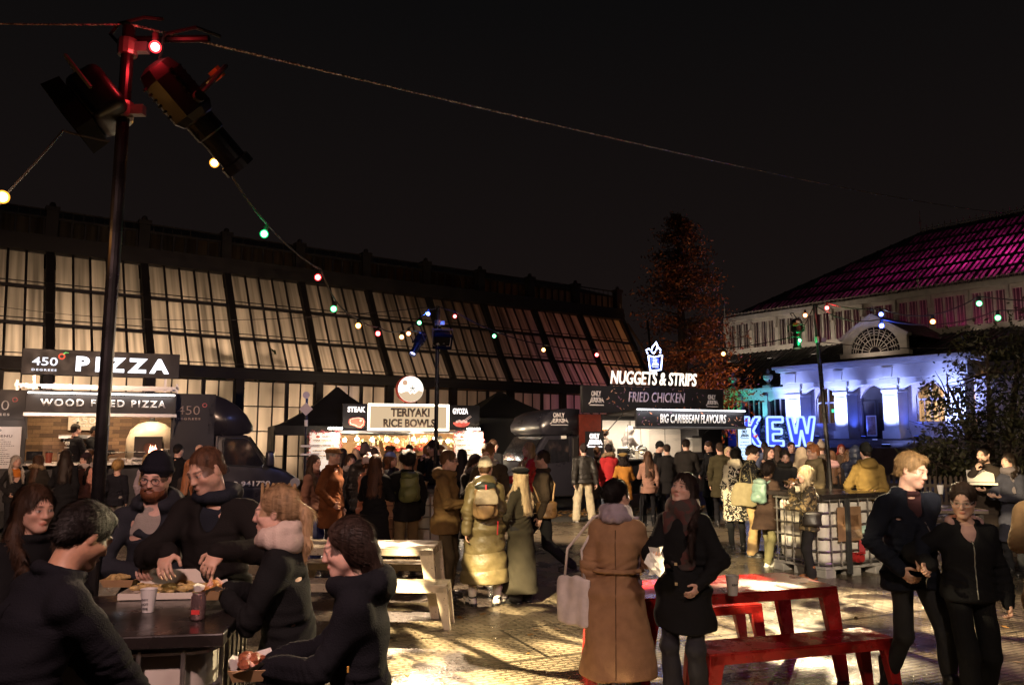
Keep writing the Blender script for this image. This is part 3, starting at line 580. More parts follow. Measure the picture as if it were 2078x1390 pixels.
text('www.', 2.35, 2.62, 1.03, 1.09, -.004, LETP, PT, bold=.02, space=1.2)
# cab with over-cab bulge
c = MB().prism([(3.7, .42), (5.4, .42), (5.6, .5), (5.66, .8), (5.62, 1.02), (5.3, 1.22), (4.92, 1.34), (4.45, 2.04), (3.7, 2.04)], .05, 2.0); c.build('cab', BPAINT, PT, bevel=.07, seg=3, smooth=True)
c = MB(); rings = []
for y, s in ((.0, .94), (.12, 1), (1.0, 1.02), (1.9, 1), (2.04, .94)):
    pr = [(3.55, 2.03), (4.2, 2.03), (4.46, 2.06), (4.58, 2.14), (4.56, 2.26), (4.42, 2.5), (4.2, 2.72), (3.95, 2.88), (3.7, 2.97), (3.55, 2.98)]; cx_, cz_ = 3.7, 2.45
    rings.append([Vector((cx_+(x-cx_)*s if x > 3.6 else x, y, cz_+(z-cz_)*s)) for x, z in pr])
c.loft(rings); c.build('over_cab', BPAINT, PT, smooth=True)
wn = MB().prism([(3.92, 1.36), (4.78, 1.3), (4.82, 1.36), (4.46, 1.92), (4.36, 1.96), (3.98, 1.96), (3.92, 1.9)], .03, .05).build('door_window', GLASS, PT)
MB().path([(x, .03, z) for x, z in [(3.9, 1.34), (4.80, 1.28), (4.85, 1.36), (4.48, 1.94), (4.36, 1.99), (3.98, 1.99), (3.89, 1.9)]], .018, 6, closed=True).build('window_trim', mat((.35, .35, .36), .25, .9), PT)
MB().add([(4.52, .12, 2.0), (4.98, .12, 1.36), (4.98, 1.92, 1.36), (4.52, 1.92, 2.0)], [(0, 1, 2, 3)]).build('windscreen', GLASS, PT)
m_ = MB().box(4.86, 5.04, -.26, -.02, 1.3, 1.66); m_.build('wing_mirror', BPAINT, PT, bevel=.05, seg=3, smooth=True)
MB().lathe([(.12, -.02), (.11, .02)], (5.58, .03, .9), 16, Matrix.Rotation(R(90), 3, 'X')).build('headlight', mat((.6, .6, .6), .1, .5), PT)
MB().box(3.8, 4.9, .015, .05, .75, .79).build('door_seam', mat((.06, .06, .07), .3, .5), PT); MB().box(3.74, 3.78, .0, .05, .5, 2.0).build('door_pillar', mat((.2, .17, .15), .25, .8), PT)
text('07393 941720', 3.72, 5.0, .84, .96, .012, LETP, PT, bold=.03)
MB().box(3.5, 5.7, .1, 1.95, .28, .44).build('bumper', RUBBER, PT, bevel=.03)
for x in (-.6, 4.85): wheel(x, .16, .36, PT); wheel(x, 1.9, .36, PT)
for x in (.4, 1.4, 2.4): area(AM @ Vector((x, .7, 2.86)), AM @ Vector((x, 1.2, 1.4)), (1, .72, .44), 26, .7, .25, 'cabin_lamp')
area(AM @ Vector((1.4, -.42, 2.88)), AM @ Vector((1.4, -.36, 2.2)), (1, .92, .84), 8, 2.7, .05, 'sign_lamp'); area(AM @ Vector((-.65, -.7, 2.3)), AM @ Vector((-.65, 0, 1.9)), (1, .85, .8), 2.2, .8, .1, 'sign_lamp')
# things inside the truck
def place(name, M, x, y, z, label, cat, yaw=0, group=None):
    e = empty(name, M @ Vector((x, y, z)), 0, label, cat, group); e.rotation_euler = (0, 0, math.atan2(M[1][0], M[0][0])+R(yaw)); return e
e = place('pizza_oven', AM, 2.38, 1.2, 1.42, 'cream domed pizza oven with fire burning in its black mouth', 'oven'); CREAM = mat((.66, .55, .42), .35, var=.05)
o = MB().lathe([(.0, .95), (.1, .94), (.3, .88), (.46, .74), (.54, .52), (.55, .0)][::-1], (0, .1, 0), 28).build('dome', CREAM, e, smooth=True)
MB().box(-.36, .24, -.52, -.1, .12, .58).build('mouth', mat((.015, .014, .013), .6), e, bevel=.01); MB().lathe([(.15, 0), (.15, .03)], (-.02, -.535, .3), 20, Matrix.Rotation(R(90), 3, 'X')).build('opening', mat((.03, .02, .015), .8), e)
fl = MB()
for k in range(9): x = .02+random.uniform(-.09, .09); fl.loft([[Vector((x+.02*math.cos(a)*s+dx, -.575+.01*math.sin(a), .2+h)) for a in (0, 1.57, 3.14, 4.7)] for s, h, dx in ((1, 0, 0), (1.2, .06, .01), (.1, random.uniform(.12, .2), .02))])
fl.build('flame', glow((1, .35, .2), 9), e); MB().box(-.4, .5, -.6, -.05, .05, .1).build('shelf', STEEL, e)
MB().lathe([(.12, 0), (.12, .03), (.06, .04), (.06, .3)], (0, .1, .93), 16).build('flue', mat((.05, .05, .05), .5, .5), e); MB().box(-.5, .5, -.42, .5, -.02, .06).build('stand', STEEL, e)
point(AM @ Vector((2.36, .45, 1.7)), (1, .3, .15), 4, .06)
e = place('pizza_logo_board', AM, .9, 1.88, 2.2, 'pale board reading 450 degrees on the plank wall', 'sign'); MB().box(-.33, .33, -.03, 0, -.05, .28).build('panel', mat((.62, .52, .42), .5), e)
text('450', -.25, .25, .1, .26, -.033, LETP, e, bold=.02); text('DEGREES', -.26, .2, .03, .07, -.033, LETP, e, bold=.05)
for z, lab, g_ in ((1.98, 'upper steel wall shelf under the pale 450 board', .75), (1.62, 'lower steel wall shelf above the back worktop', .6)):
    e = place('wall_shelf', AM, .9, 1.75, z, lab, 'shelf'); MB().box(-g_*.65, g_*.65, -.15, .17, 0, .03).box(-g_*.65, g_*.65, -.16, -.14, -.03, .06).build('shelf_board', ALU, e); MB().box(-.4, -.38, .0, .17, -.1, 0).box(.38, .4, .0, .17, -.1, 0).build('bracket', ALU, e)
BOXM = mat((.66, .60, .52), .7, var=.05)
def pizza_boxes(M, x, y, z, n, label, s=.34):
    e = place('pizza_box_stack', M, x, y, z, label, 'boxes', random.uniform(-8, 8))
    for k in range(n): MB().box(-s/2+random.uniform(-.01, .01), s/2, -s/2, s/2, k*.045+.002, k*.045+.042).build('pizza_box', BOXM, e, bevel=.004)
pizza_boxes(AM, 1.72, -.02, 1.43, 2, 'flat white pizza boxes on the counter left of the oven'); 
def tub(M, x, y, z, r, h, m, label, cat='tub', lid=True):
    e = place('tub', M, x, y, z, label, cat); MB().lathe([(r*.85, 0), (r, h), (r*.93, h), (r*.8, .01)], n=18).build('bowl', m, e, smooth=False)
    if lid: MB().lathe([(r*1.04, h), (r*1.04, h+.02), (r*.3, h+.035)], n=18).build('lid', STEEL, e)
tub(AM, 2.72, .35, 1.43, .13, .26, STEEL, 'shiny steel pot on the pizza counter beneath the oven', 'pot'); tub(AM, .62, .1, 1.43, .09, .2, mat((.5, .4, .3), .3), 'clear tub of cutlery on the pizza counter'); tub(AM, .38, .1, 1.43, .07, .22, mat((.4, .1, .06), .4), 'red sauce tub on the pizza counter')
e = place('till', AM, .1, .15, 1.43, 'dark card till on the left of the pizza counter', 'till'); MB().box(-.15, .15, -.1, .12, 0, .05).build('base', BMATT, e); MB().box(-.15, .15, .04, .07, .06, .25).build('screen', GLASS, e)

# ================================================================ TERIYAKI STALL
KB = 1.188; BMX = frame(695, 22.1, 20); TS = empty('teriyaki_stall', BMX.translation, 20, 'bright rice bowl stall with glowing lightbox sign and hanging bulbs', 'food stall')
st = MB().box(-.1, 4.0, -.05, .5, 0, 1.15).box(-.05, 4.0, 2.8, 2.85, 0, 2.6).box(-.1, -.05, .3, 2.85, 0, 2.3).box(4, 4.05, .3, 2.85, 0, 2.3); st.build('body', BMATT, TS)
MB().box(-.05, 4, 2.72, 2.8, 1.1, 2.3).build('plank_wall', mat((.35, .2, .1), .6, var=.25, stretch=(1, 1, 9)), TS); MB().box(-.15, 4.1, -.2, .4, 1.15, 1.2).build('counter', STEEL, TS)
fb = MB().box(-.08, .62, -.12, 0, 2.2, 2.92).build('fascia', BMATT, TS, bevel=.006); MB().box(2.97, 3.9, -.12, 0, 2.2, 2.92).build('fascia', BMATT, TS, bevel=.006)
lb = MB().box(.62, 2.97, -.1, 0, 2.18, 2.93).build('lightbox', glow((1, .72, .44), .74), TS)
ed = MB().box(.62, 2.97, -.14, -.08, 2.18, 2.235).box(.62, 2.97, -.14, -.08, 2.875, 2.93).box(.62, .675, -.14, -.08, 2.235, 2.875).box(2.915, 2.97, -.14, -.08, 2.235, 2.875); ed.build('lightbox_edge', glow((1, .88, .66), 7), lb)
DKT = mat((.035, .015, .01), .6); text('TERIYAKI', 1.27, 2.4, 2.57, 2.82, -.105, DKT, lb, bold=.045); text('RICE BOWLS', 1.06, 2.57, 2.27, 2.51, -.105, DKT, lb, bold=.045)
text('STEAK', .05, .55, 2.68, 2.84, -.125, glow((1, .9, .85), 1.7), fb, bold=.05); text('GYOZA', 3.08, 3.55, 2.66, 2.83, -.125, glow((1, .9, .85), 1.7), fb, bold=.05)
PINK = mat((.75, .13, .10), .5, emit=.35, ecol=(.8, .15, .12)); PALE = mat((.8, .55, .5), .5, emit=.35, ecol=(.9, .65, .6))
stk = [(.08, 2.42), (.12, 2.33), (.26, 2.3), (.34, 2.25), (.44, 2.24), (.52, 2.31), (.55, 2.42), (.5, 2.52), (.36, 2.55), (.18, 2.53), (.1, 2.49)]
MB().prism(stk, -.135, -.12).build('steak_picture', PINK, fb); MB().path([(x*.82+.055, -.138, z*.8+.49) for x, z in stk], .012, 5, closed=True).ball((.42, -.138, 2.45), .035, 8, 4, (1, .2, 1)).build('steak_fat', PALE, fb)
MB().prism([(3.1+.25*(1-math.cos(a)), 2.42-.14*math.sin(a)) for a in [q*math.pi/10 for q in range(11)]], -.135, -.12).build('bowl_picture', PINK, fb)
g_ = MB()
for k in range(5): g_.ball((3.22+k*.065, -.135, 2.44+.02*(k % 2)), .05, 8, 5, (1, .2, .8))
g_.bar((3.4, -.14, 2.46), (3.62, -.14, 2.62), .012, .012).bar((3.43, -.14, 2.44), (3.65, -.14, 2.59), .012, .012); g_.build('dumpling_picture', PALE, fb)
# round sign
rd = MB().lathe([(.39, 0), (.39, .12)], (1.8, .0, 3.36), 40, Matrix.Rotation(R(90), 3, 'X')).build('round_sign', mat((.55, .08, .06), .5), TS)
def disc(poly, y, m, name, parent): MB().add([(x, y, z) for x, z in poly], [tuple(range(len(poly)))]).build(name, m, parent)
circ = lambda cx, cz, r, a0=0, a1=2*math.pi, n=40: [(cx+r*math.cos(a0+(a1-a0)*k/n), cz+r*math.sin(a0+(a1-a0)*k/n)) for k in range(n)]
disc(circ(1.83, 3.36, .37), -.125, glow((1, .92, .8), 1.9), 'sign_face', rd); disc(circ(1.66, 3.54, .075), -.128, glow((1, .6, .4), .75), 'sun_mark', rd)
a0 = math.asin(-.08/.37); mt_ = circ(1.83, 3.36, .365, math.pi-a0*1, 2*math.pi+a0, 24)
disc(mt_+[(2.19, 3.29), (2.06, 3.33), (2.0, 3.27), (1.93, 3.22), (1.87, 3.27), (1.82, 3.21), (1.76, 3.29), (1.68, 3.29), (1.55, 3.24)], -.128, glow((1, .74, .48), .8), 'mountain_mark', rd)
kj = MB().bar((1.80, -.13, 3.39), (1.97, -.13, 3.39), .02, .006, (0, 1, 0)).bar((1.885, -.13, 3.47), (1.885, -.13, 3.38), .02, .006, (0, 1, 0)).bar((1.885, -.13, 3.39), (1.81, -.13, 3.28), .02, .006, (0, 1, 0)).bar((1.885, -.13, 3.39), (1.96, -.13, 3.28), .02, .006, (0, 1, 0)); kj.build('lettering', DKT, rd)
MB().box(-.15, 4.0, -.2, .05, 2.1, 2.18).build('awning_rail', ALU, TS, bevel=.01)
# warm hanging bulbs
WB = glow((1, .82, .55), 40)
for k in range(11):
    x = .0+k*.37+random.uniform(-.08, .08); z = 1.98-random.uniform(0, .07); e = place('pendant_bulb', BMX, x, -.12-.1*(k % 3), 0, 'bare warm bulb hanging in the rice bowl stall hatch', 'light bulb', 0, 'bare bulbs across the stall hatch')
    MB().path([(0, 0, 2.1), (0, 0, z+.06)], .006, 5).build('flex', RUBBER, e); MB().lathe([(.02, 0), (.022, .07)], (0, 0, z+.02), 8).build('socket', mat((.3, .2, .1), .4, .6), e); MB().ball((0, 0, z-.03), .055, 10, 7).build('globe', WB, e)
for x in (.4, 1.4, 2.4, 3.4): point(BMX @ Vector((x, .9, 2.0)), (1, .74, .44), 120, .08)
for x in (.2, 2.0, 3.8): point(BMX @ Vector((x, -.45, 1.95)), (1, .76, .46), 60, .05)
e = place('bowl_display', BMX, 2.25, 1.9, 1.55, 'red display board with a row of rice bowls', 'display'); MB().prism([(-.75, .05), (.75, .05), (.85, .4), (-.85, .4)], 0, .03).build('board', mat((.6, .16, .06), .5), e)
for k in range(6):
    b_ = MB().lathe([(.05, 0), (.1, .08), (.1, .1), (.02, .1)], (-.6+k*.24, -.08, .02), 12).build('bowl', mat((.5, .06, .05), .4), e); MB().ball((-.6+k*.24, -.08, .14), .08, 8, 5, (1, 1, .7)).build('rice', mat((.6, .45, .25), .7, var=.4, vs=20), b_)
e = place('santa_hat', BMX, .42, .35, 1.5, 'red santa hat hung left inside the rice bowl stall', 'hat'); MB().loft([[Vector((r*math.cos(a)+dx, r*math.sin(a), z)) for a in [q*.7 for q in range(9)]] for r, z, dx in ((.13, .04, 0), (.12, .14, .0), (.07, .24, .04), (.02, .28, .1))]).build('cone', mat((.7, .06, .05), .8), e, smooth=True); MB().path([(.13*math.cos(q*.7), .13*math.sin(q*.7), .03) for q in range(9)], .035, 6, closed=True).ball((.12, 0, .28), .04, 8, 5).build('fur_trim', mat((.8, .78, .75), .9), e)
# foliage garland with tinsel
gp = np.array([[x, 1.2+.1*math.sin(x*5), 1.98-.12*abs(math.sin(x*2.3))] for x in rng.uniform(.5, 3.6, 500)])+rng.normal(size=(500, 3))*.05
gl_ = leaf_cloud(gp, .09, 'garland', leaf_mat((.03, .06, .02), (.35, .35, .2), 'garland')); gl_.matrix_world = BMX; tag(gl_, 'silvery fir garland strung inside the rice bowl stall', 'garland')
TIN = leaf_mat((.55, .05, .06), (.8, .25, .25), 'tinsel')
def menu(x0, x1, z0, z1, lab):
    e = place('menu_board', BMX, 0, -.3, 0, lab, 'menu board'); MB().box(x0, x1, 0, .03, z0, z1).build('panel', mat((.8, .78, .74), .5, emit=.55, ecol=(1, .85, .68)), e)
    text('DOSHI DON', x0+.34, x1-.1, z1-.14, z1-.08, -.003, INK, e, bold=.03); MB().ball((x0+.22, -.002, z1-.12), .06, 9, 5, (1, .1, .6)).build('bowl_mark', mat((.7, .15, .1), .5), e)
    MT = mat((.3, .2, .1), .7)
    for k, t_ in enumerate(('STEAK TERIYAKI 14', 'CHICKEN TERIYAKI 12', 'AUBERGINE TERIYAKI 12', 'KIDS PORTION 8')):
        z = z1-.24-k*.14; text(t_, x0+.08, x1-.1-.05*(k % 3), z, z+.05, -.003, MT, e, bold=.03); scribble(x0+.1, x1-.3, z-.05, z-.01, 1, -.002, MT, e)
    t = []
    for k in range(520):
        u = random.random(); per = 2*(x1-x0)+2*(z1-z0); d = u*per
        if d < x1-x0: p = (x0+d, 0, z1)
        elif d < x1-x0+z1-z0: p = (x1, 0, z1-(d-(x1-x0)))
        elif d < 2*(x1-x0)+z1-z0: p = (x1-(d-(x1-x0)-(z1-z0)), 0, z0)
        else: p = (x0, 0, z0+d-2*(x1-x0)-(z1-z0))
        t.append([q+random.gauss(0, .025) for q in p])
    leaf_cloud(np.array(t), .07, 'tinsel', TIN, e)
    MB().box(x0+.05, x0+.09, .03, .07, 0, z1).box(x1-.09, x1-.05, .03, .07, 0, z1).build('leg', BMATT, e)
menu(-.97, -.17, 1.05, 2.12, 'left white menu board framed in red tinsel by the stall'); menu(3.1, 3.95, 1.05, 2.12, 'right white menu board framed in red tinsel by the stall')
for x, lab in ((-.3, 'bright white floodlight bar above the left tinsel menu'), (3.65, 'bright white floodlight above the right tinsel menu')):
    e = place('floodlight', BMX, x, -.35, 2.2, lab, 'floodlight'); MB().box(-.2, .2, 0, .08, 0, .06).build('housing', BMATT, e); MB().box(-.19, .19, -.02, 0, .005, .055).build('lamp', glow((1, .92, .8), 25), e)
    point(BMX @ Vector((x, -.55, 2.12)), (1, .88, .72), 10, .05)
# black gazebos
CANV = mat((.012, .0115, .012), .75, var=.2, vs=2, bump=.25, bs=4)
def gazebo(M, x0, x1, y0, y1, ze, zp, label, walls=('l', 'b')):
    e = empty('gazebo_tent', M.translation, math.degrees(math.atan2(M[1][0], M[0][0])), label, 'gazebo'); cx_, cy_ = (x0+x1)/2, (y0+y1)/2; n = 6; rf = MB()
    cor = [(x0, y0), (x1, y0), (x1, y1), (x0, y1)]; rings = []
    for k in range(n+1):
        t = k/n; s = 1-t; z = ze+(zp-ze)*(t**1.35); r = []
        for (a, b), (c_, d_) in zip(cor, cor[1:]+cor[:1]):
            for q in range(4): u = q/4; sag = -.04*math.sin(math.pi*u)*(1-t); r.append(Vector((cx_+(a+(c_-a)*u-cx_)*max(s, .02), cy_+(b+(d_-b)*u-cy_)*max(s, .02), z+sag)))
        rings.append(r)
    rf.loft(rings).build('canopy', CANV, e, smooth=False); v = MB()
    for (a, b), (c_, d_) in zip(cor, cor[1:]+cor[:1]): v.bar((a, b, ze-.12), (c_, d_, ze-.12), .02, .26)
    v.build('valance', CANV, e)
    w = MB()
    if 'l' in walls: w.box(x0, x0+.02, y0, y1, 0, ze-.1)
    if 'r' in walls: w.box(x1-.02, x1, y0, y1, 0, ze-.1)
    if 'b' in walls: w.box(x0, x1, y1-.02, y1, 0, ze-.1)
    if 'f' in walls: w.box(x0, x1, y0, y0+.02, 0, ze-.1)
    w.build('side_wall', CANV, e)
    for a, b in cor: MB().box(a-.02, a+.02, b-.02, b+.02, 0, ze).build('leg', BMATT, e)
gazebo(BMX, -1.85, 1.9, .25, 3.6, 2.3, 3.5, 'black peaked gazebo tent left of the rice bowl sign', 'l'); gazebo(BMX, 3.98, 7.8, 2.0, 5.6, 2.6, 3.6, 'wide black gazebo tent behind the black van', 'lrf')

# ================================================================ CHICKEN TRUCK
CM = frame(1175, 21.3, 24); CT = empty('chicken_truck', CM.translation, 24, 'black fried chicken truck with lit kitchen and projecting canopy sign', 'food truck')
B = MB().box(0, .76, 0, .06, .45, 2.62).box(3.95, 4.78, 0, .06, .45, 2.62).box(.76, 3.95, 0, .06, .45, 1.4).box(.76, 3.95, 0, .06, 2.45, 2.62).box(0, 4.78, 2.0, 2.06, .45, 2.62).box(0, 4.78, .06, 2.0, 2.56, 2.62).box(0, .06, .06, 2.0, .45, 2.56).box(4.72, 4.78, .06, 2.0, .45, 2.56).box(0, 4.78, .06, 2.0, .45, .5)
B.build('body', BMATT, CT, bevel=.008)
MB().box(.06, 4.72, 1.93, 1.99, .51, 2.55).build('kitchen_wall', mat((.55, .50, .44), .4, var=.1, bump=.3, bs=8, stretch=(1, 1, 18)), CT); MB().box(.6, 4.0, -.35, .5, 1.36, 1.41).build('counter', STEEL, CT); MB().box(.8, 3.9, 1.5, 1.9, .51, 1.4).build('back_counter', STEEL, CT)
MB().box(2.85, 3.5, 1.86, 1.92, 1.2, 2.5).build('roller_shutter', mat((.6, .56, .5), .5, bump=.5, bs=6, stretch=(.2, .2, 14)), CT)
MB().box(.02, .7, -.012, 0, 1.5, 2.6).build('red_panel', mat((.12, .018, .01), .5, var=.3), CT)
tb = MB().box(.07, 4.78, -.12, .0, 2.64, 3.38).build('top_board', BMATT, CT, bevel=.006)
LILAC = mat((.6, .5, .6), .5, emit=.12, ecol=(.6, .45, .6)); text('FRIED CHICKEN', 1.52, 3.42, 2.96, 3.24, -.125, LILAC, tb, shear=.18, bold=.015)  # printed lettering given a faint glow in place of light falling on it
def jerk_logo(x0, x1, z0, z1, y, m, parent, rot=None):
    z = z0+(z1-z0)*.58; text('ONLY', x0+(x1-x0)*.16, x1-(x1-x0)*.2, z+.01, z1, y, m, parent, bold=.05, rot=rot)
    o = text('JERKIN', x0, x1, z0+(z1-z0)*.1, z-.01, y, m, parent, bold=.05, rot=None); cx_ = (x0+x1)/2
    for v in o.data.vertices: f = (z-v.co.z)/(z-z0); v.co.x = cx_+(v.co.x-cx_)*(.72+.42*f)
    if rot is not None:
        for v in o.data.vertices: v.co = rot @ v.co
    u = MB().box(x0+.02, x1-.02, y-.004, y, z0, z0+.025*(z1-z0)/.33, rot); u.build('logo_underline', m, parent)
JL = mat((.6, .55, .55), .5, emit=.06); jerk_logo(.27, .75, 2.84, 3.24, -.125, JL, tb); jerk_logo(4.15, 4.6, 2.86, 3.22, -.125, JL, tb)
def petals(x0, x1, z0, z1, n, y, parent, skip=None):
    for q, c_ in enumerate(((.55, .2, .1), (.6, .35, .25), (.25, .12, .2))):
        p = MB()
        for k in range(n//3):
            x = random.uniform(x0, x1); z = random.uniform(z0, z1)
            if skip and skip[0] < x < skip[1] and skip[2] < z < skip[3]: continue
            a = random.uniform(0, 3.14); L = random.uniform(.03, .06); d = Vector((math.cos(a), 0, math.sin(a))); e_ = Vector((-d.z, 0, d.x))*L*.35; c = Vector((x, y, z))
            p.add([c-d*L, c-d*L*.2+e_, c+d*L, c+d*L*.1-e_*.6], [(0, 1, 2, 3)])
        p.build('chilli_pattern', mat(c_, .5, emit=.05), parent)
petals(.85, 4.1, 2.7, 3.34, 60, -.124, tb, (1.45, 3.5, 2.9, 3.28))
e = MB().bar((1.0, -.02, 3.42), (3.9, -.02, 3.42), .04, .04).bar((1.2, .1, 3.3), (1.2, 0, 3.45), .03, .03).bar((3.7, .1, 3.3), (3.7, 0, 3.45), .03, .03).build('sign_rail', BMATT, CT)
text('NUGGETS & STRIPS', 1.0, 3.9, 3.45, 3.82, -.05, glow((1, .84, .70), 1.8), CT, shear=.2, bold=.012, ext=.03)
# neon bucket of chicken
nb_ = empty('neon_bucket_sign', CM @ Vector((2.45, -.05, 3.86)), 24, 'blue neon bucket of chicken glowing above the nuggets sign', 'neon sign')
NB = glow((.45, .55, 1.), 9)
MB().path([(-.2, 0, .42), (-.15, 0, 0), (.22, 0, .03), (.27, 0, .45)], .018, 6).path([(-.2, 0, .42), (0, 0, .38), (.27, 0, .45)], .018, 6).path([(-.15, 0, .02), (0, 0, -.03), (.22, 0, .05)], .018, 6).build('bucket_tube', NB, nb_)
MB().path([(-.22, 0, .47), (-.27, 0, .57), (-.18, 0, .62), (-.1, 0, .55), (-.05, 0, .68), (.03, 0, .75), (.07, 0, .82), (.12, 0, .72), (.08, 0, .62), (.16, 0, .66), (.22, 0, .6), (.2, 0, .5)], .018, 6).path([(-.1, 0, .55), (-.02, 0, .48), (.08, 0, .6)], .018, 6).build('chicken_tube', NB, nb_)
MB().box(-.12, .18, .03, .04, .06, .36).build('backing', mat((.06, .08, .3), .4), nb_); jerk_logo(-.09, .15, .1, .33, -.0, glow((.7, .8, 1), 2.5), nb_)
MB().bar((0, .03, -.1), (0, .03, .4), .03, .03).build('post', BMATT, nb_)
point(CM @ Vector((2.47, -.3, 4.25)), (.15, .25, 1), 22, .15)
# canopy sign board
cb = MB().box(.79, 4.24, -1.64, -1.56, 2.26, 2.68).build('canopy_sign', BMATT, CT, bevel=.006); text('BIG CARIBBEAN FLAVOURS', 1.5, 3.62, 2.35, 2.58, -1.645, mat((.75, .72, .70), .5, emit=.25, ecol=(1, .95, .9)), cb, shear=.18, bold=.018); petals(.85, 4.2, 2.3, 2.64, 54, -1.644, cb, (1.45, 3.66, 2.3, 2.62))
MB().box(.8, 4.24, -1.7, -1.645, 2.68, 2.705).build('light_strip', glow((.95, .95, 1), 7), CT); MB().box(.75, 4.28, -1.66, -1.5, 2.2, 2.26).build('awning_frame', ALU, CT, bevel=.006)
MB().add([(.76, 0, 2.56), (4.2, 0, 2.56), (4.24, -1.56, 2.66), (.79, -1.56, 2.66)], [(0, 1, 2, 3)]).add([(.76, 0, 2.6), (4.2, 0, 2.6), (4.24, -1.56, 2.69), (.79, -1.56, 2.69)], [(3, 2, 1, 0)]).build('canopy_roof', mat((.3, .27, .24), .6), CT)
for x in (.85, 4.15): MB().bar((x, 0, 2.1), (x, -.9, 2.6), .02, .02).build('canopy_strut', mat((.1, .1, .1), .4, .6), CT)
area(CM @ Vector((2.5, -1.75, 2.66)), CM @ Vector((2.5, -1.68, 2.2)), (.95, .95, 1), 9, 3.3, .05, 'sign_lamp')
ob = MB().box(.2, .76, -.05, -.012, 1.45, 2.15).build('lit_sign', BMATT, CT); jerk_logo(.24, .72, 1.72, 2.09, -.055, glow((1, .9, .86), 2.2), ob)
for x in (1.2, 2.3, 3.4): area(CM @ Vector((x, .9, 2.5)), CM @ Vector((x, 1.1, 1.4)), (1, .84, .66), 42, .9, .25, 'kitchen_lamp')
area(CM @ Vector((2.4, -.8, 2.55)), CM @ Vector((2.4, -.7, 1.0)), (1, .82, .62), 22, 2.6, .5, 'canopy_lamp')
# cab faces left, with over-cab pod
c = MB().prism([(0, .42), (0, 2.04), (-.95, 2.04), (-1.42, 1.34), (-1.8, 1.22), (-2.12, 1.02), (-2.16, .8), (-2.1, .5), (-1.9, .42)], .05, 2.0).build('cab', BPAINT, CT, bevel=.07, seg=3, smooth=True)
rings = [[Vector((x*s, y, 2.45+(z-2.45)*s)) for x, z in [(.05, 2.03), (.05, 2.75), (-.3, 2.76), (-.7, 2.7), (-1.0, 2.55), (-1.14, 2.3), (-1.12, 2.14), (-1.0, 2.05), (-.6, 2.03)]] for y, s in ((0, .95), (.12, 1), (1, 1.02), (1.9, 1), (2.05, .95))]
oc = MB().loft(rings).build('over_cab', BPAINT, CT, smooth=True); jerk_logo(-.86, -.3, 2.3, 2.64, -.03, JL, oc)
MB().prism([(-.28, 1.36), (-.28, 1.93), (-.86, 1.93), (-1.26, 1.34), (-1.2, 1.3)][::-1], .02, .05).build('door_window', GLASS, CT); MB().box(-1.52, -1.36, -.26, -.02, 1.3, 1.62).build('wing_mirror', BPAINT, CT, bevel=.05, smooth=True)
MB().add([(-1.02, .12, 2.0), (-1.46, .12, 1.37), (-1.46, 1.92, 1.37), (-1.02, 1.92, 2.0)], [(3, 2, 1, 0)]).build('windscreen', GLASS, CT)
MB().box(-.2, -.02, -.05, .03, .7, 2.0).build('exhaust_stack', mat((.05, .045, .045), .35, .6), CT, bevel=.03)
MB().box(-.5, -.35, .01, .04, 1.95, 2.03).build('licence_sticker', LETP, CT)
for x in (-1.3, 3.6): wheel(x, .16, .36, CT); wheel(x, 1.9, .36, CT)
# kitchen things
for x, lab in ((1.52, 'left'), (1.95, 'middle'), (2.75, 'right')):
    e = place('heat_lamp', CM, x, -.05, -.12, 'polished dome heat lamp, %s of three over the chicken counter' % ('leftmost' if lab == 'left' else 'middle one' if lab == 'middle' else 'rightmost'), 'heat lamp', 0, 'dome heat lamps over the counter')
    s_ = 1.25 if lab == 'middle' else .95; MB().lathe([(.02, 1.72+.2*s_), (.04, 1.72+.17*s_), (.05, 1.72+.13*s_), (.12*s_, 1.72+.09*s_), (.15*s_, 1.72)][::-1], n=20).build('dome', STEEL, e, smooth=True); MB().path([(0, 0, 1.9), (0, 0, 2.45)], .008, 5).build('cord', RUBBER, e); MB().ball((0, 0, 1.72), .05, 8, 5).build('lamp', glow((1, .6, .3), 6), e)
e = place('soup_kettle', CM, 1.35, -.1, 1.41, 'black round soup kettle on the chicken counter', 'kettle'); MB().lathe([(.14, 0), (.18, .05), (.18, .24), (.16, .27)], n=22).build('pot', mat((.02, .02, .02), .25), e, smooth=False); MB().lathe([(.17, .27), (.17, .29), (.05, .33), (.02, .36)], n=22).build('lid', STEEL, e); MB().path([(.183*math.cos(q*.45), .183*math.sin(q*.45), .12) for q in range(14)], .008, 4, closed=True).build('band', STEEL, e)
tub(CM, 1.75, -.15, 1.41, .06, .2, mat((.6, .58, .5), .4), 'white squeeze bottle beside the black kettle', 'bottle'); tub(CM, 2.3, -.1, 1.41, .1, .12, mat((.5, .45, .4), .3, .6), 'steel tub on the chicken counter between the domes', lid=False); tub(CM, 1.0, 1.7, 1.95, .06, .16, mat((.4, .5, .7), .4), 'blue and white tub on the kitchen wall shelf')
e = place('wall_shelf', CM, 1.2, 1.85, 1.9, 'white wall shelf at the back of the chicken kitchen', 'shelf'); MB().box(-.35, .45, -.14, .06, 0, .03).build('shelf_board', ALU, e); MB().box(-.3, -.28, -.02, .06, -.08, 0).build('bracket', ALU, e)
e = place('drinks_dispenser', CM, 3.62, -.2, 1.41, 'clear drinks dispenser on the right of the chicken counter', 'dispenser'); MB().box(-.17, .17, -.15, .15, .16, .58).build('tank', mat((.4, .38, .34), .15, bump=.6, bs=10), e, bevel=.02); MB().box(-.18, .18, -.17, .16, 0, .15).build('base', BMATT, e); MB().box(-.18, .18, -.17, .16, .58, .62).build('lid', BMATT, e)
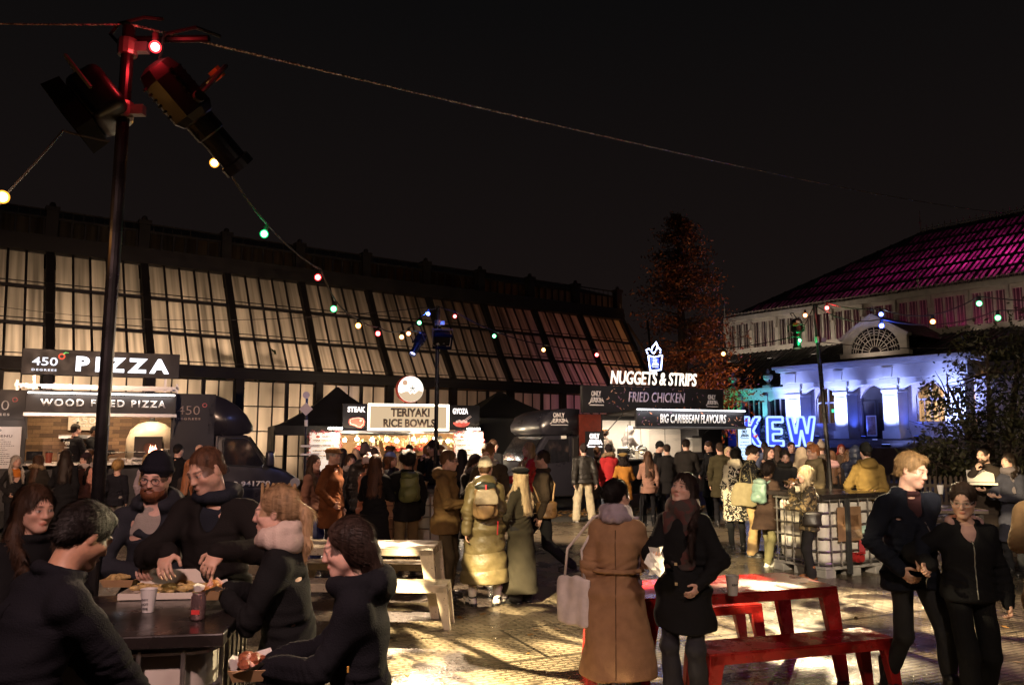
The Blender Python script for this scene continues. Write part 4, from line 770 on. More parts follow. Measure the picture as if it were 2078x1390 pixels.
e = place('menu_screen', CM, 5.05, -.6, 0, 'bright upright menu screen left of the blue letters', 'menu screen'); MB().box(-.2, .32, 0, .06, .6, 2.3).build('frame', mat((.3, .2, .1), .5), e, bevel=.01); MB().box(-.17, .29, -.006, 0, .9, 2.26).build('screen', glow((.55, .75, 1), 1.6), e); sc_ = e
jerk_logo(-.1, .22, 1.95, 2.2, -.008, mat((.04, .08, .25), .5), e); scribble(-.12, .24, 1.0, 1.9, 10, -.008, mat((.04, .08, .25), .5), e, hh=.03); MB().box(-.2, .32, .0, .3, 0, .04).build('foot', BMATT, e)

# ================================================================ GIANT LIT LETTERS
LT = {'K': [(0, 0), (.3, 0), (.3, .52), (.66, 0), (1.02, 0), (.52, .78), (.98, 1.5), (.63, 1.5), (.3, .98), (.3, 1.5), (0, 1.5)],
      'E': [(0, 0), (.88, 0), (.88, .27), (.3, .27), (.3, .62), (.8, .62), (.8, .88), (.3, .88), (.3, 1.23), (.88, 1.23), (.88, 1.5), (0, 1.5)],
      'W': [(.3, 0), (.62, 0), (.8, .85), (.98, 0), (1.3, 0), (1.6, 1.5), (1.3, 1.5), (1.12, .6), (.94, 1.5), (.66, 1.5), (.48, .6), (.3, 1.5), (0, 1.5)]}
KY = 45.4
for ch, p0, p1 in (('K', 1513, 1548), ('E', 1560, 1592), ('W', 1601, 1658)):
    x0, x1 = gx(p0, KY), gx(p1, KY); w = max(x for x, z in LT[ch]); sc = (x1-x0)/w; zs = 1.64/1.5
    e = empty('giant_letter', (x0, KY, 1.5), 0, 'giant blue neon-edged letter %s on the terrace' % ch, 'illuminated letter', 'giant illuminated letters'); P = [(x*sc, z*zs+.04) for x, z in LT[ch]]
    MB().prism(P, 0, .3).build('face', mat((.03, .05, .6), .4, emit=.75, ecol=(.06, .10, .95)), e)
    pts = []
    for a, b in zip(P, P[1:]+P[:1]):
        for t in (0.04, .5, .96): pts.append((a[0]+(b[0]-a[0])*t, -.05, a[1]+(b[1]-a[1])*t))
    MB().path(pts, .068, 6, closed=True).build('neon_tube', glow((.22, .34, 1), 3.0), e); MB().box(0, x1-x0, 0, .5, 0, .04).build('base', BMATT, e)
point(Vector((gx(1585, KY), KY-1.2, 2.6)), (.1, .18, 1), 160, .5); point(Vector((gx(1600, KY), KY+1.4, 2.0)), (.1, .18, 1), 120, .5)
bk = empty('letter_backdrop', (gx(1480, 46.2), 46.2, 1.5), 0, 'low dark backdrop panel behind the giant blue letters', 'panel'); MB().box(0, gx(1545, 46.2)-gx(1480, 46.2), 0, .1, 0, 1.5).build('panel', mat((.04, .07, .3), .5), bk); MB().box(0, .1, .1, .6, 0, 1.2).build('brace', BMATT, bk)
# uplighters along the portico
UPL = ((.65, -2.0, (.30, .38, 1), 4200, 56, 'far left pillar'), (3.8, -2.0, (.30, .38, 1), 3800, 52, 'second pillar'), (6.8, -2.0, (.30, .38, 1), 3800, 52, 'third pillar'), (10.2, -2.0, (.30, .38, 1), 4200, 56, 'far right pillar'), (1.75, .75, (.08, .14, 1), 170, 110, 'first recess'), (4.7, .75, (.06, .12, 1), 140, 110, 'doorway recess'), (7.8, .75, (.06, .12, 1), 140, 110, 'last recess'), (-1.9, -.6, (.16, .75, .9), 700, 80, 'low wing in cyan'), (-4.4, -.5, (.02, 1, .28), 420, 80, 'end of the low wing in green'))
for x, y, c_, w, dg_, lab in UPL:
    b0 = EM @ Vector((x, y, 2.2 if y > -1 else 2.0)); e = empty('uplighter', b0-Vector((0, 0, .22)), -51.8, 'floor uplighter washing the '+lab, 'uplighter', 'floor uplighters on the terrace')
    MB().box(-.12, .12, -.1, .1, 0, .12).build('housing', BMATT, e, bevel=.02); MB().box(-.1, .1, -.08, .08, .121, .13).build('lamp', glow(c_, 3), e)
    spot(b0, EM @ Vector((x, y-.3, 5.6) if y > 0 else (x, y+.55, 5.6) if y > -1 else (x, 0, 3.95)), c_, w, dg_, .9, .08, 'uplight_beam')
for x in (1.5, 8.6):  # unseen fill floods added to even out the blue on the portico
    b0 = EM @ Vector((x, -4.4, 1.75)); e = empty('uplighter', b0-Vector((0, 0, .22)), -51.8, 'wide blue fill floodlight added low on the terrace, %s of the doorway' % ('left' if x < 4 else 'right'), 'uplighter', 'floor uplighters on the terrace'); MB().box(-.2, .2, -.1, .1, 0, .14).build('housing', BMATT, e, bevel=.02); MB().box(-.18, .18, -.08, .08, .141, .15).build('lamp', glow((.2, .3, 1), 3), e); spot(b0, EM @ Vector((x, .3, 4.6)), (.20, .29, 1), 950, 90, .9, .2, 'uplight_beam')
e = empty('notice_board', EM @ Vector((5.15, .9, FL)), -51.8, 'white framed notice standing by the portico door', 'notice'); MB().box(-.3, .3, 0, .05, .15, 1.35).build('frame', LETP, e); MB().box(-.24, .24, -.005, 0, .22, 1.28).build('poster', mat((.35, .2, .16), .6, var=.5, vs=6), e); MB().box(-.25, .25, .05, .4, 0, .12).build('foot', BMATT, e)
spot((4.5, 37, .4), (9.3, 43, 7.5), (1, .40, .13), 3000, 80, .8, .5, 'tree_uplight'); spot((13, 37.5, .6), (9.3, 43, 7.5), (1, .40, .13), 2600, 80, .8, .5, 'tree_uplight')
# ================================================================ WATER-TANK TABLES
def tank_mat():
    m, n, l, b = nodes_of('tank_plastic'); t = n.new('ShaderNodeTexCoord'); ns = n.new('ShaderNodeTexNoise'); ns.inputs['Scale'].default_value = 3; ns.inputs['Detail'].default_value = 6; l.new(t.outputs['Object'], ns.inputs[0])
    r = n.new('ShaderNodeValToRGB'); r.color_ramp.elements[0].position = .3; r.color_ramp.elements[0].color = (.44, .39, .34, 1); r.color_ramp.elements[1].position = .65; r.color_ramp.elements[1].color = (.66, .63, .58, 1); l.new(ns.outputs[0], r.inputs[0]); l.new(r.outputs[0], b.inputs['Base Color']); b.inputs['Roughness'].default_value = .42; return m
TANK = tank_mat(); CAGE = mat((.30, .28, .26), .4, .8, var=.2, vs=10); TOPW = mat((.020, .016, .015), .3, var=.3, vs=5, coat=.3)
def ibc(loc, yaw, label, valve=True, lx=1.2, ly=1.0, plates=()):
    e = empty('tank_table', loc, yaw, label, 'tank table', 'water tank tables'); a, b = lx/2, ly/2
    t = MB(); t.box(-a+.06, a-.06, -b+.06, b-.06, .17, 1.08); tk = t.build('tank', TANK, e, bevel=.1, seg=4, smooth=True)
    c = MB(); rr = lambda z, o=0: [(-a+.09, -b, z), (a-.09, -b, z), (a-.03, -b+.03, z), (a, -b+.09, z), (a, b-.09, z), (a-.03, b-.03, z), (a-.09, b, z), (-a+.09, b, z), (-a+.03, b-.03, z), (-a, b-.09, z), (-a, -b+.09, z), (-a+.03, -b+.03, z)]
    for k, z in enumerate((.2, .37, .55, .73, .91, 1.08)): c.path(rr(z), .011 if 0 < k < 5 else .017, 6, closed=True)
    for k in range(6):
        u = -a+.12+k*(lx-.24)/5; v = -b+.12+k*(ly-.24)/5
        for s in (-1, 1): c.path([(u, s*(b+.012), .15), (u, s*(b+.012), 1.09)], .011, 6); c.path([(s*(a+.012), v, .15), (s*(a+.012), v, 1.09)], .011, 6)
    c.build('cage', CAGE, e, smooth=False)
    p = MB().box(-a, a, -b, b, .11, .15)
    for sx_ in (-a, -.1, a-.2):
        for sy_ in (-b, -.1, b-.2): p.box(sx_, sx_+.2, sy_, sy_+.2, .0, .11)
    p.build('pallet', mat((.40, .38, .35), .5, .3, var=.25, vs=6), e, bevel=.012)
    MB().box(-a-.05, a+.05, -b-.05, b+.05, 1.105, 1.165).build('tabletop', TOPW, e, bevel=.008)
    for x in (-a*.3,): MB().box(x-.03, x+.03, -b-.075, -b-.025, .05, 1.1).build('strap', RUBBER, e)
    if valve: 
        v = MB().lathe([(.07, 0), (.07, .1), (.05, .1), (.05, .16)], (-.05, -b, .27), 14, Matrix.Rotation(R(90), 3, 'X')).box(-.12, .02, -b-.14, -b-.1, .33, .35); v.build('valve', mat((.3, .02, .02), .4), e)
    for q, (x0, x1, z0, z1, cc) in enumerate(plates): MB().box(x0, x1, -b-.03, -b-.024, z0, z1).build('label_plate', mat(cc, .5, var=.2), e)
    return e
IB1 = Vector((-1.935, 3.90, 0)); ibc(IB1, 9, 'white water tank table with black top in the left foreground group', lx=1.15, ly=.85).scale = (1, 1, .96)
IB2 = Vector((gx(838, 13.1), 13.1, 0)); ibc(IB2, 4, 'white caged tank table by the middle lamp pole', lx=1.2)
c0 = Vector((gx(1677, 11.35), 11.35, 0)); ang = math.degrees(math.atan2(.5, 1.02)); ax = Vector((math.cos(R(ang)), math.sin(R(ang)), 0)); ay = Vector((-ax.y, ax.x, 0))
ibc(c0+ax*.6+ay*.5, ang, 'large white caged tank table with brown label plates on the right', plates=((-.36, .12, .5, .98, (.22, .13, .07)), (-.26, .06, .7, .86, (.42, .22, .1)), (-.1, .12, .54, .66, (.6, .5, .4)), (.12, .3, .6, .7, (.3, .45, .42)), (.05, .17, .3, .5, (.4, .05, .06))))
# ================================================================ LAMP POLES
POLE = mat((.035, .032, .034), .3, .7, var=.3, vs=4)
def pole(b, t, r, label, clamps=()):
    e = empty('lamp_pole', b, 0, label, 'pole'); t = Vector(t)-Vector(b); MB().path([(0, 0, 0), t], r, 14).build('tube', POLE, e, smooth=False)
    for k in clamps:
        p = t*k; MB().lathe([(r*1.5, -.05), (r*1.6, -.03), (r*1.6, .03), (r*1.5, .05)], p, 12).build('clamp', mat((.3, .28, .26), .4, .8), e); MB().box(p.x+r, p.x+r+.09, p.y-.025, p.y+.025, p.z-.03, p.z+.03).build('clamp_bolt', ALU, e)
    MB().box(-.12, .12, -.12, .12, 0, .02).build('base_plate', POLE, e); return e
PL, PLT = Vector((-2.385, 4.6, 0)), Vector((-2.365, 4.6, 4.47)); pole(PL, PLT, .037, 'tall black lamp pole rising from the foreground group', (.88, .97))
PM, PMT = Vector((gx(881, 13.75), 13.75, 0)), Vector((gx(883, 13.75), 13.75, 4.27)); pole(PM, PMT, .035, 'middle lamp pole standing before the rice bowl stall', (.85, .93))
PR_, PRT = Vector((gx(1700, 12.7), 12.7, 0)), at(1653, 618, 12.6); pole(PR_, PRT, .033, 'right lamp pole rising behind the caged tank', (.86,))
sp = empty('sign_post', (gx(615, 19.2), 19.2, 0), 0, 'slim white-clamped post with a round and a diamond reflector', 'post'); MB().path([(0, 0, 0), (0, 0, 2.95)], .03, 8).build('tube', POLE, sp)
MB().lathe([(.085, 0), (.085, .02)], (0, -.05, 3.0), 20, Matrix.Rotation(R(90), 3, 'X')).build('round_plate', mat((.45, .42, .55), .5), sp); MB().prism([(-.17, 2.66), (0, 2.5), (.17, 2.66), (0, 2.82)], -.06, -.04).build('diamond_plate', mat((.5, .45, .48), .5), sp, bevel=.02)
for z in (1.55, 1.75): MB().box(-.1, .35, -.05, .05, z, z+.05).build('clamp', LETP, sp)
MB().lathe([(.04, 2.25), (.045, 2.4)], n=10).build('collar', LETP, sp)
# ================================================================ STAGE LIGHTS
HOUS = mat((.013, .0125, .014), .38, .2, var=.2, vs=8)
def profile_light(p, to, label, s=1.0, lens=(1, .8, .5), power=3):
    e = empty('profile_spotlight', p, 0, label, 'stage light'); e.rotation_euler = (Vector(to)-Vector(p)).to_track_quat('-Z', 'Y').to_euler(); e.scale = (s,)*3
    b = MB().lathe([(.05, .28), (.1, .26), (.12, .2), (.125, -.02), (.1, -.06), (.07, -.08)][::-1], n=8).build('body', HOUS, e); f = MB()
    for k in range(6): f.box(-.135, .135, -.01, .01, .02+k*.035, .032+k*.035); f.box(-.01, .01, -.135, .135, .02+k*.035, .032+k*.035)
    f.build('cooling_fins', HOUS, e)
    MB().lathe([(.085, -.07), (.085, -.16), (.075, -.17), (.075, -.34), (.09, -.35), (.09, -.4), (.078, -.4), (.07, -.33)][::-1], n=20).build('lens_tube', HOUS, e)
    MB().lathe([(.068, -.345), (.06, -.352), (.02, -.36)][::-1], n=20).build('lens', glow(lens, power), e)
    MB().path([(-.16, 0, .02), (-.17, .2, .05), (-.14, .27, .06), (.14, .27, .06), (.17, .2, .05), (.16, 0, .02)], .012, 6).build('yoke', mat((.12, .11, .11), .4, .5), e)
    MB().box(-.05, .05, .265, .29, .03, .09).build('yoke_plate', mat((.45, .30, .05), .5), e); MB().box(-.05, .0, .125, .128, .15, .2).build('label_plate', LETP, e)
    for s_ in (-1, 1): MB().lathe([(.03, 0), (.03, .03)], (s_*.155, 0, .02), 10, Matrix.Rotation(R(90), 3, 'Y')).build('knob', RUBBER, e)
    MB().path([(0, .06, .28), (.05, .15, .36), (.1, .3, .3), (.05, .42, .2)], .01, 6).build('power_cable', RUBBER, e); return e
def flood_light(p, to, label, s=1.0, col=None, power=1):
    e = empty('box_floodlight', p, 0, label, 'stage light'); e.rotation_euler = (Vector(to)-Vector(p)).to_track_quat('-Z', 'Y').to_euler(); e.scale = (s,)*3
    MB().box(-.19, .19, -.15, .15, -.02, .2).build('housing', HOUS, e, bevel=.05, seg=3, smooth=True)
    d = MB()
    for a, b in (((-.2, .15), (.2, .15)), ((.2, .15), (.2, -.15)), ((.2, -.15), (-.2, -.15)), ((-.2, -.15), (-.2, .15))):
        d.add([(a[0], a[1], -.02), (b[0], b[1], -.02), (b[0]*1.04, b[1]*1.05, -.13), (a[0]*1.04, a[1]*1.05, -.13)], [(0, 1, 2, 3)])
    so = d.build('barn_doors', mat((.010, .010, .011), .95, spec=.03), e); md = so.modifiers.new('t', 'SOLIDIFY'); md.thickness = .006
    MB().box(-.17, .17, -.13, .13, -.025, -.02).build('front_glass', glow(col, power) if col else mat((.012, .012, .014), .5, spec=.2), e)
    MB().path([(-.21, 0, .08), (-.22, .22, .08), (.22, .22, .08), (.21, 0, .08)], .013, 6).build('yoke', mat((.25, .24, .24), .4, .6), e); return e
GP = at(455, 305, 4.85); GT = Vector((1.55, 7.9, 0))
pr = profile_light(at(385, 222, 4.75), GP+(GP-at(385, 222, 4.75))*6+Vector((.5, 1.0, -.6)), 'black profile spotlight with silver yoke hung high on the left pole', 1.15)
flood_light(at(178, 222, 4.55), Vector((-4.6, 4.0, 2.2)), 'black box floodlight tilted down at the left of the pole', 1.0)
profile_light(at(850, 694, 13.6), (-3.0, 11, 0), 'blue tinted spotlight aimed down left from the middle pole', .75, (.6, .6, 1), 4)
flood_light(at(897, 690, 13.7), (0, 9, 0), 'square black floodlight on the right of the middle pole', .8)
profile_light(at(1617, 672, 12.7), (4.3, 12.0, 0), 'green lit spotlight pointing down beside the right pole', .75, (.8, 1, .5), 9)
MB_ = empty('cross_bar', PLT+Vector((0, 0, -.06)), -6, 'short scaffold crossbar at the top of the left pole', 'bar'); MB().path([(-.02, .04, .0), (.5, .04, -.02)], .022, 8).build('tube', POLE, MB_); MB().path([(-.05, -.02, -.05), (-.12, 0, .02), (-.08, .02, .1), (.1, .0, .12), (.22, 0, .1)], .011, 6).build('cable_loop', RUBBER, MB_)
# gobo projector: leafy pattern over the trackway, thrown by the left pole's profile spotlight
def gobo(l, sx_=(3.2, 9.0), lo=.40, hi=.62, floor_=.02, rot=20, seed=0., cut=None):
    d = l.data; d.use_nodes = True; t = d.node_tree; n = t.nodes; k = t.links; em = next(x for x in n if x.type == 'EMISSION')
    tc = n.new('ShaderNodeTexCoord'); s = n.new('ShaderNodeSeparateXYZ'); k.new(tc.outputs['Normal'], s.inputs[0]); di = []
    for ax_ in ('X', 'Y'):
        q = n.new('ShaderNodeMath'); q.operation = 'DIVIDE'; k.new(s.outputs[ax_], q.inputs[0]); k.new(s.outputs['Z'], q.inputs[1]); di.append(q)
    c = n.new('ShaderNodeCombineXYZ'); k.new(di[0].outputs[0], c.inputs[0]); k.new(di[1].outputs[0], c.inputs[1]); c.inputs[2].default_value = seed
    mp = n.new('ShaderNodeMapping'); mp.inputs['Rotation'].default_value = (0, 0, R(rot)); mp.inputs['Scale'].default_value = (*sx_, 1); k.new(c.outputs[0], mp.inputs[0])
    w = n.new('ShaderNodeTexNoise'); w.inputs['Scale'].default_value = 1.0; w.inputs['Detail'].default_value = 1.2; w.inputs['Distortion'].default_value = .9; k.new(mp.outputs[0], w.inputs[0])
    r = n.new('ShaderNodeMapRange'); r.interpolation_type = 'SMOOTHSTEP'; r.inputs[1].default_value = lo; r.inputs[2].default_value = hi; r.inputs[3].default_value = floor_; r.inputs[4].default_value = 1; k.new(w.outputs[0], r.inputs[0]); last = r
    bpy.context.view_layer.update(); inv = l.matrix_world.inverted()
    for pt, rad, *mn in (cut or ()):  # dims the beam around chosen people, shade put into the lamp pattern
        q = inv @ Vector(pt); ds = n.new('ShaderNodeVectorMath'); ds.operation = 'DISTANCE'; c2 = n.new('ShaderNodeCombineXYZ'); k.new(di[0].outputs[0], c2.inputs[0]); k.new(di[1].outputs[0], c2.inputs[1]); k.new(c2.outputs[0], ds.inputs[0]); ds.inputs[1].default_value = (q.x/q.z, q.y/q.z, 0)
        mr = n.new('ShaderNodeMapRange'); mr.interpolation_type = 'SMOOTHSTEP'; mr.inputs[1].default_value = rad*.7; mr.inputs[2].default_value = rad*1.3; mr.inputs[3].default_value = mn[0] if mn else .03; k.new(ds.outputs['Value'], mr.inputs[0]); mu = n.new('ShaderNodeMath'); mu.operation = 'MULTIPLY'; k.new(last.outputs[0], mu.inputs[0]); k.new(mr.outputs[0], mu.inputs[1]); last = mu
    k.new(last.outputs[0], em.inputs['Strength'])
sl_ = spot(at(488, 350, 4.98), GT, (1, .78, .43), 16500, 70, .3, .012, 'gobo_beam')
gobo(sl_, sx_=(3.6, 10.0), lo=.455, hi=.55, rot=18, floor_=.012, cut=[((.83, 5.95, 1.35), .13), ((.86, 5.95, .9), .13), ((.9, 6, .45), .10), ((1.32, 5.85, 1.35), .12), ((1.35, 5.85, .8), .10), ((3.15, 6.1, 1.5), .085, .10), ((3.2, 6.1, 1.0), .085, .10), ((3.2, 6.1, .5), .06, .15), ((3.3, 5.8, 1.3), .08, .10), ((3.3, 5.8, .8), .08, .10), ((4.2, 6.5, 1.2), .1, .15), ((-.3, 9.6, 1.25), .15, .16), ((-.8, 10, 1.3), .08, .3)])
sm = spot(at(850, 694, 13.6)+Vector((-.1, -.3, -.2)), (-2.2, 8.8, 0), (1, .70, .44), 3000, 78, .5, .03, 'gobo_beam'); gobo(sm, (5, 9), .42, .58, .06, 40, 3.)
sg = spot(at(1617, 690, 12.6)+Vector((0, -.25, -.2)), (2.7, 6.9, 0), (1, .77, .44), 6500, 72, .4, .02, 'gobo_beam'); gobo(sg, (4.5, 9), .44, .56, .02, 65, 7.)
# ================================================================ FESTOON CABLES AND BULBS
CABLE = mat((.05, .045, .045), .5)
def cable(pts, r, label, name='festoon_cable', m=None, glitter=False):
    o = MB().path(pts, r, 5).build(name, m or CABLE); tag(o, label, 'cable'); return o
def sag(a, b, s, n=28): a, b = Vector(a), Vector(b); return [a.lerp(b, k/n)-Vector((0, 0, 4*s*(k/n)*(1-k/n))) for k in range(n+1)]
COLS = {'r': ((1, .03, .04), (1, .35, .3)), 'g': ((.01, .75, .18), (.6, 1, .8)), 'y': ((1, .36, .04), (1, .85, .5)), 'b': ((.03, .1, 1), (.75, .82, 1)), 'o': ((1, .25, .03), (1, .75, .45))}
def bulb_glass(c):
    k = ('bg', c)
    if k not in _M:
        m = bpy.data.materials.new('bulb_glass'); m.use_nodes = True; n = m.node_tree.nodes; n.clear(); o = n.new('ShaderNodeOutputMaterial'); e = n.new('ShaderNodeEmission'); t = n.new('ShaderNodeBsdfTransparent'); x = n.new('ShaderNodeMixShader'); lw = n.new('ShaderNodeLayerWeight'); lw.inputs[0].default_value = .35
        l = m.node_tree.links; r = n.new('ShaderNodeValToRGB'); r.color_ramp.elements[0].position = .06; r.color_ramp.elements[1].position = .26; cc = COLS[c]; r.color_ramp.elements[0].color = (*[v*1. for v in cc[1]], 1); r.color_ramp.elements[1].color = (*[v*.16 for v in cc[0]], 1)
        l.new(lw.outputs['Facing'], r.inputs[0]); l.new(r.outputs[0], e.inputs[0]); e.inputs[1].default_value = 16.; l.new(e.outputs[0], o.inputs[0]); n.remove(t); n.remove(x); _M[k] = m
    return _M[k]
NAMEC = {'r': 'red', 'g': 'green', 'y': 'amber', 'b': 'blue', 'o': 'orange'}
BULBS = []
def bulb(px, py, Y, c, lab, w=5., d=(0, 0, -1)):
    p = at(px, py, Y); pw = {315: 5, 435: 3, 869: 16, 536: 2, 1678: 5, 1622: 6, 1789: 10, 5: 4}.get(px)
    if pw: point(p+Vector((.0, -.07, -.03)), COLS[c][0], pw, .03, name='bulb_light')
    e = empty('festoon_bulb', p, 0, lab, 'light bulb', 'coloured festoon bulbs'); d = Vector(d).normalized(); q = d.to_track_quat('-Z', 'Y').to_matrix()
    MB().lathe([(.018, .035), (.02, .04), (.02, .085), (.012, .09)], n=10, mtx=q).build('socket', RUBBER, e); MB().ball((0, 0, 0), .036, 16, 10).build('globe', bulb_glass(c), e, smooth=True)
    BULBS.append((p, c)); return p-d*.088
def zL(px):   # depth along the run from the left pole to the middle pole
    u = (px-1039)/FPX; s = (-2.37-u*4.6)/(u*9.15-1.02); return 4.6+9.15*max(0, min(1, s))
run = [PLT+Vector((.35, .25, -.28))]
for px, py, c, lab in ((435, 331, 'y', 'amber festoon bulb just below the black spotlight lens'), (536, 475, 'g', 'green festoon bulb against the night sky left of centre'), (645, 563, 'r', 'red festoon bulb at the gutter line of the glasshouse'), (677, 627, 'g', 'green festoon bulb below the red one by the glazing'), (727, 661, 'y', 'amber festoon bulb left of three small ones'), (767, 677, 'r', 'red festoon bulb between amber ones near the middle pole'), (815, 684, 'y', 'left bulb of the amber pair by the middle pole'), (829, 677, 'o', 'right bulb of the amber pair by the middle pole'), (851, 655, 'g', 'green festoon bulb just left of the middle pole top'), (869, 637, 'b', 'blue festoon bulb at the middle pole top')):
    run.append(bulb(px, py, zL(px-4), c, lab, d=(-.3, 0, -1) if px < 700 else (0, 0, -1)))
run.append(PMT); 
def smooth_run(pts, s=.06, n=8):
    o = []
    for a, b in zip(pts, pts[1:]): o += sag(a, b, s*min(1, (b-a).length), n)[:-1]
    return o+[pts[-1]]
cable(smooth_run(run, .04), .009, 'black festoon cable looping from the left pole to the middle pole')
run = [PMT]
for px, py, c, lab in ((923, 642, 'r', 'red festoon bulb just right of the middle pole top'), (1003, 682, 'g', 'green festoon bulb right of the middle pole'), (1103, 710, 'y', 'amber festoon bulb above the wide black gazebo'), (1211, 720, 'r', 'red festoon bulb left of the neon bucket'), (1468, 718, 'y', 'amber festoon bulb between the neon bucket and right pole'), (1622, 691, 'g', 'green festoon bulb at the spotlight by the right pole')):
    t = (px-883)/(1652-883); u = (px-1039)/FPX; run.append(bulb(px, py, 13.75/(1+t*(13.75/12.6-1)), c, lab))
run.append(PRT); cable(smooth_run(run, .03), .009, 'black festoon cable from the middle pole to the right pole')
run = [PRT]
for px, py, Y, c, lab in ((1634, 640, 12.5, 'o', 'small amber festoon bulb left of the right pole top'), (1678, 625, 12.2, 'r', 'red festoon bulb just right of the right pole top'), (1788, 638, 11.2, 'b', 'smaller upper blue festoon bulb over the fan window'), (1789, 661, 10.0, 'b', 'larger lower blue festoon bulb over the fan window'), (1893, 653, 10.2, 'o', 'orange festoon bulb right of the fan window'), (1987, 616, 9.8, 'g', 'upper green festoon bulb over the dark evergreen'), (2025, 645, 9.4, 'g', 'lower green festoon bulb over the dark evergreen')):
    p = bulb(px, py, Y, c, lab, 8. if Y == 10 else 5.)
    if Y in (12.2, 11.2, 10.2, 9.8): run.append(p)
run += [Vector((7.2, 9.2, 3.6)), Vector((9, 8.6, 3.8))]; cable(smooth_run(run, .05), .009, 'black festoon cable from the right pole off to the right'); 
cable(smooth_run([PRT, at(1789, 657, 10.0)+Vector((0, 0, .06)), at(2025, 640, 9.4)+Vector((0, 0, .06)), Vector((8.6, 8, 3.7))], .12), .008, 'second festoon cable sagging lower right of the right pole')
bulb(315, 96, 4.5, 'r', 'large red festoon bulb at the top of the left pole', 6.); 
p = bulb(5, 400, 4.2, 'y', 'amber festoon bulb at the left edge of the picture', d=(.5, 0, .6)); cable(smooth_run([PLT+Vector((-.05, -.05, -.75)), at(128, 265, 4.4), p, Vector((-3.7, 3.7, 3.1))], .02), .007, 'festoon cable dropping from the left pole to the left edge')
SPARK = mat((.5, .42, .38), .25, .6, var=.9, vs=60, bump=.8, bs=120)
cable(sag(PLT+Vector((0, 0, .02)), (17.6, 25.5, 9.3), .25, 60), .0085, 'long thin glittering cable crossing the night sky', m=SPARK); cable(sag(PLT+Vector((0, 0, .02)), (-6.5, 3.9, 4.45), .1), .005, 'thin cable leaving the left pole top to the left', m=SPARK)
cable(sag((-13, 18.5, 5.2), PMT, .35), .006, 'thin wire crossing in front of the warm glasshouse panes'); cable(sag(PRT+Vector((0, 0, -.6)), (10, 12, 3.9), .3), .007, 'thin loose wire right of the right pole')
# unseen overhead floods, added to light the people near the camera
flood_light((-1.1, .66, 4.05), (-1.6, 4.1, 1.0), 'small added overhead floodlight with a pink filter over the foreground table', .5, (1, .5, .45), 6)
spot((-1.1, .75, 3.95), (-1.6, 4.1, 1.0), (1, .62, .55), 600, 82, .8, .10, 'flood_beam')
flood_light((1.9, 1.2, 4.3), (1.8, 6.5, .8), 'small added overhead floodlight aimed at the walking couple', .5, (1, .75, .55), 6)
spot((1.9, 1.3, 4.15), (2.2, 7.0, .6), (1, .76, .60), 330, 110, .7, .12, 'flood_beam')
spot((1.9, 1.3, 4.2), (5.0, 11.7, .6), (1, .80, .56), 5200, 24, .5, .05, 'flood_beam')  # extra narrow beam added from out of view to brighten the right tank
spot(at(897, 690, 13.7)+Vector((0, .35, -.15)), (3.6, 20, .4), (1, .74, .5), 3400, 84, .6, .08, 'flood_beam')
spot(at(850, 694, 13.6)+Vector((-.1, .1, -.1)), (-6.3, 19.6, 2.2), (.28, .36, 1), 160, 60, .7, .05, 'flood_beam')
spot(PRT+Vector((.3, .2, -.2)), (8, 17, .6), (1, .7, .5), 500, 100, .7, .08, 'flood_beam')
spot((-6.2, 6.8, 4.6), (-8, 15.5, .6), (1, .62, .42), 2600, 90, .7, .1, 'flood_beam'); flood_light((-6.2, 6.7, 4.7), (-8, 15.5, .6), 'added box floodlight aimed at the pizza queue, beyond the left edge', .8, (1, .7, .5), 6)  # unseen flood added to brighten the pizza queue
spot((7.5, 6.5, 4.4), (4.3, 8.6, 0), (.75, .12, 1), 420, 60, .8, .1, 'flood_beam'); flood_light((7.5, 6.4, 4.5), (4.3, 8.6, 0), 'added magenta floodlight beyond the right edge', .8, (.8, .2, 1), 6)  # unseen flood added to tint the right side magenta
# ================================================================ PICNIC TABLES (folded sheet steel)
def steel_bench(c, yaw, L, W, h, m, label, cat, th=.055, legw=.16):
    e = empty(cat.replace(' ', '_'), c, yaw, label, cat); a, b = L/2, W/2
    MB().box(-a, a, -b, b, h-.012, h).box(-a, a, -b, -b+.012, h-th*1.5, h-.012).box(-a, a, b-.012, b, h-th*1.5, h-.012).build('seat' if 'bench' in cat else 'tabletop', m, e, bevel=.006)
    for sx_ in (-1, 1):
        for sy_ in (-1, 1):
            x = sx_*a; y = sy_*b; f = .10*sx_*h; w0, w1 = legw, legw*.55
            l_ = MB(); zt = h-.012
            def ring(z, xx, w, d): return [Vector((xx, y, z)), Vector((xx-sx_*w, y, z)), Vector((xx-sx_*w, y-sy_*d, z)), Vector((xx, y-sy_*d, z))]
            r0, r1 = ring(0, x+f, w1, .05), ring(zt, x, w0, .07)
            if sx_*sy_ < 0: r0, r1 = r0[::-1], r1[::-1]
            l_.loft([r0, r1]); l_.build('leg', m, e, bevel=.006)
        MB().box(min(sx_*a, sx_*(a-.012)), max(sx_*a, sx_*(a-.012)), -b+.014, b-.014, h-th*1.5, h-.013).build('end_apron', m, e)
    return e
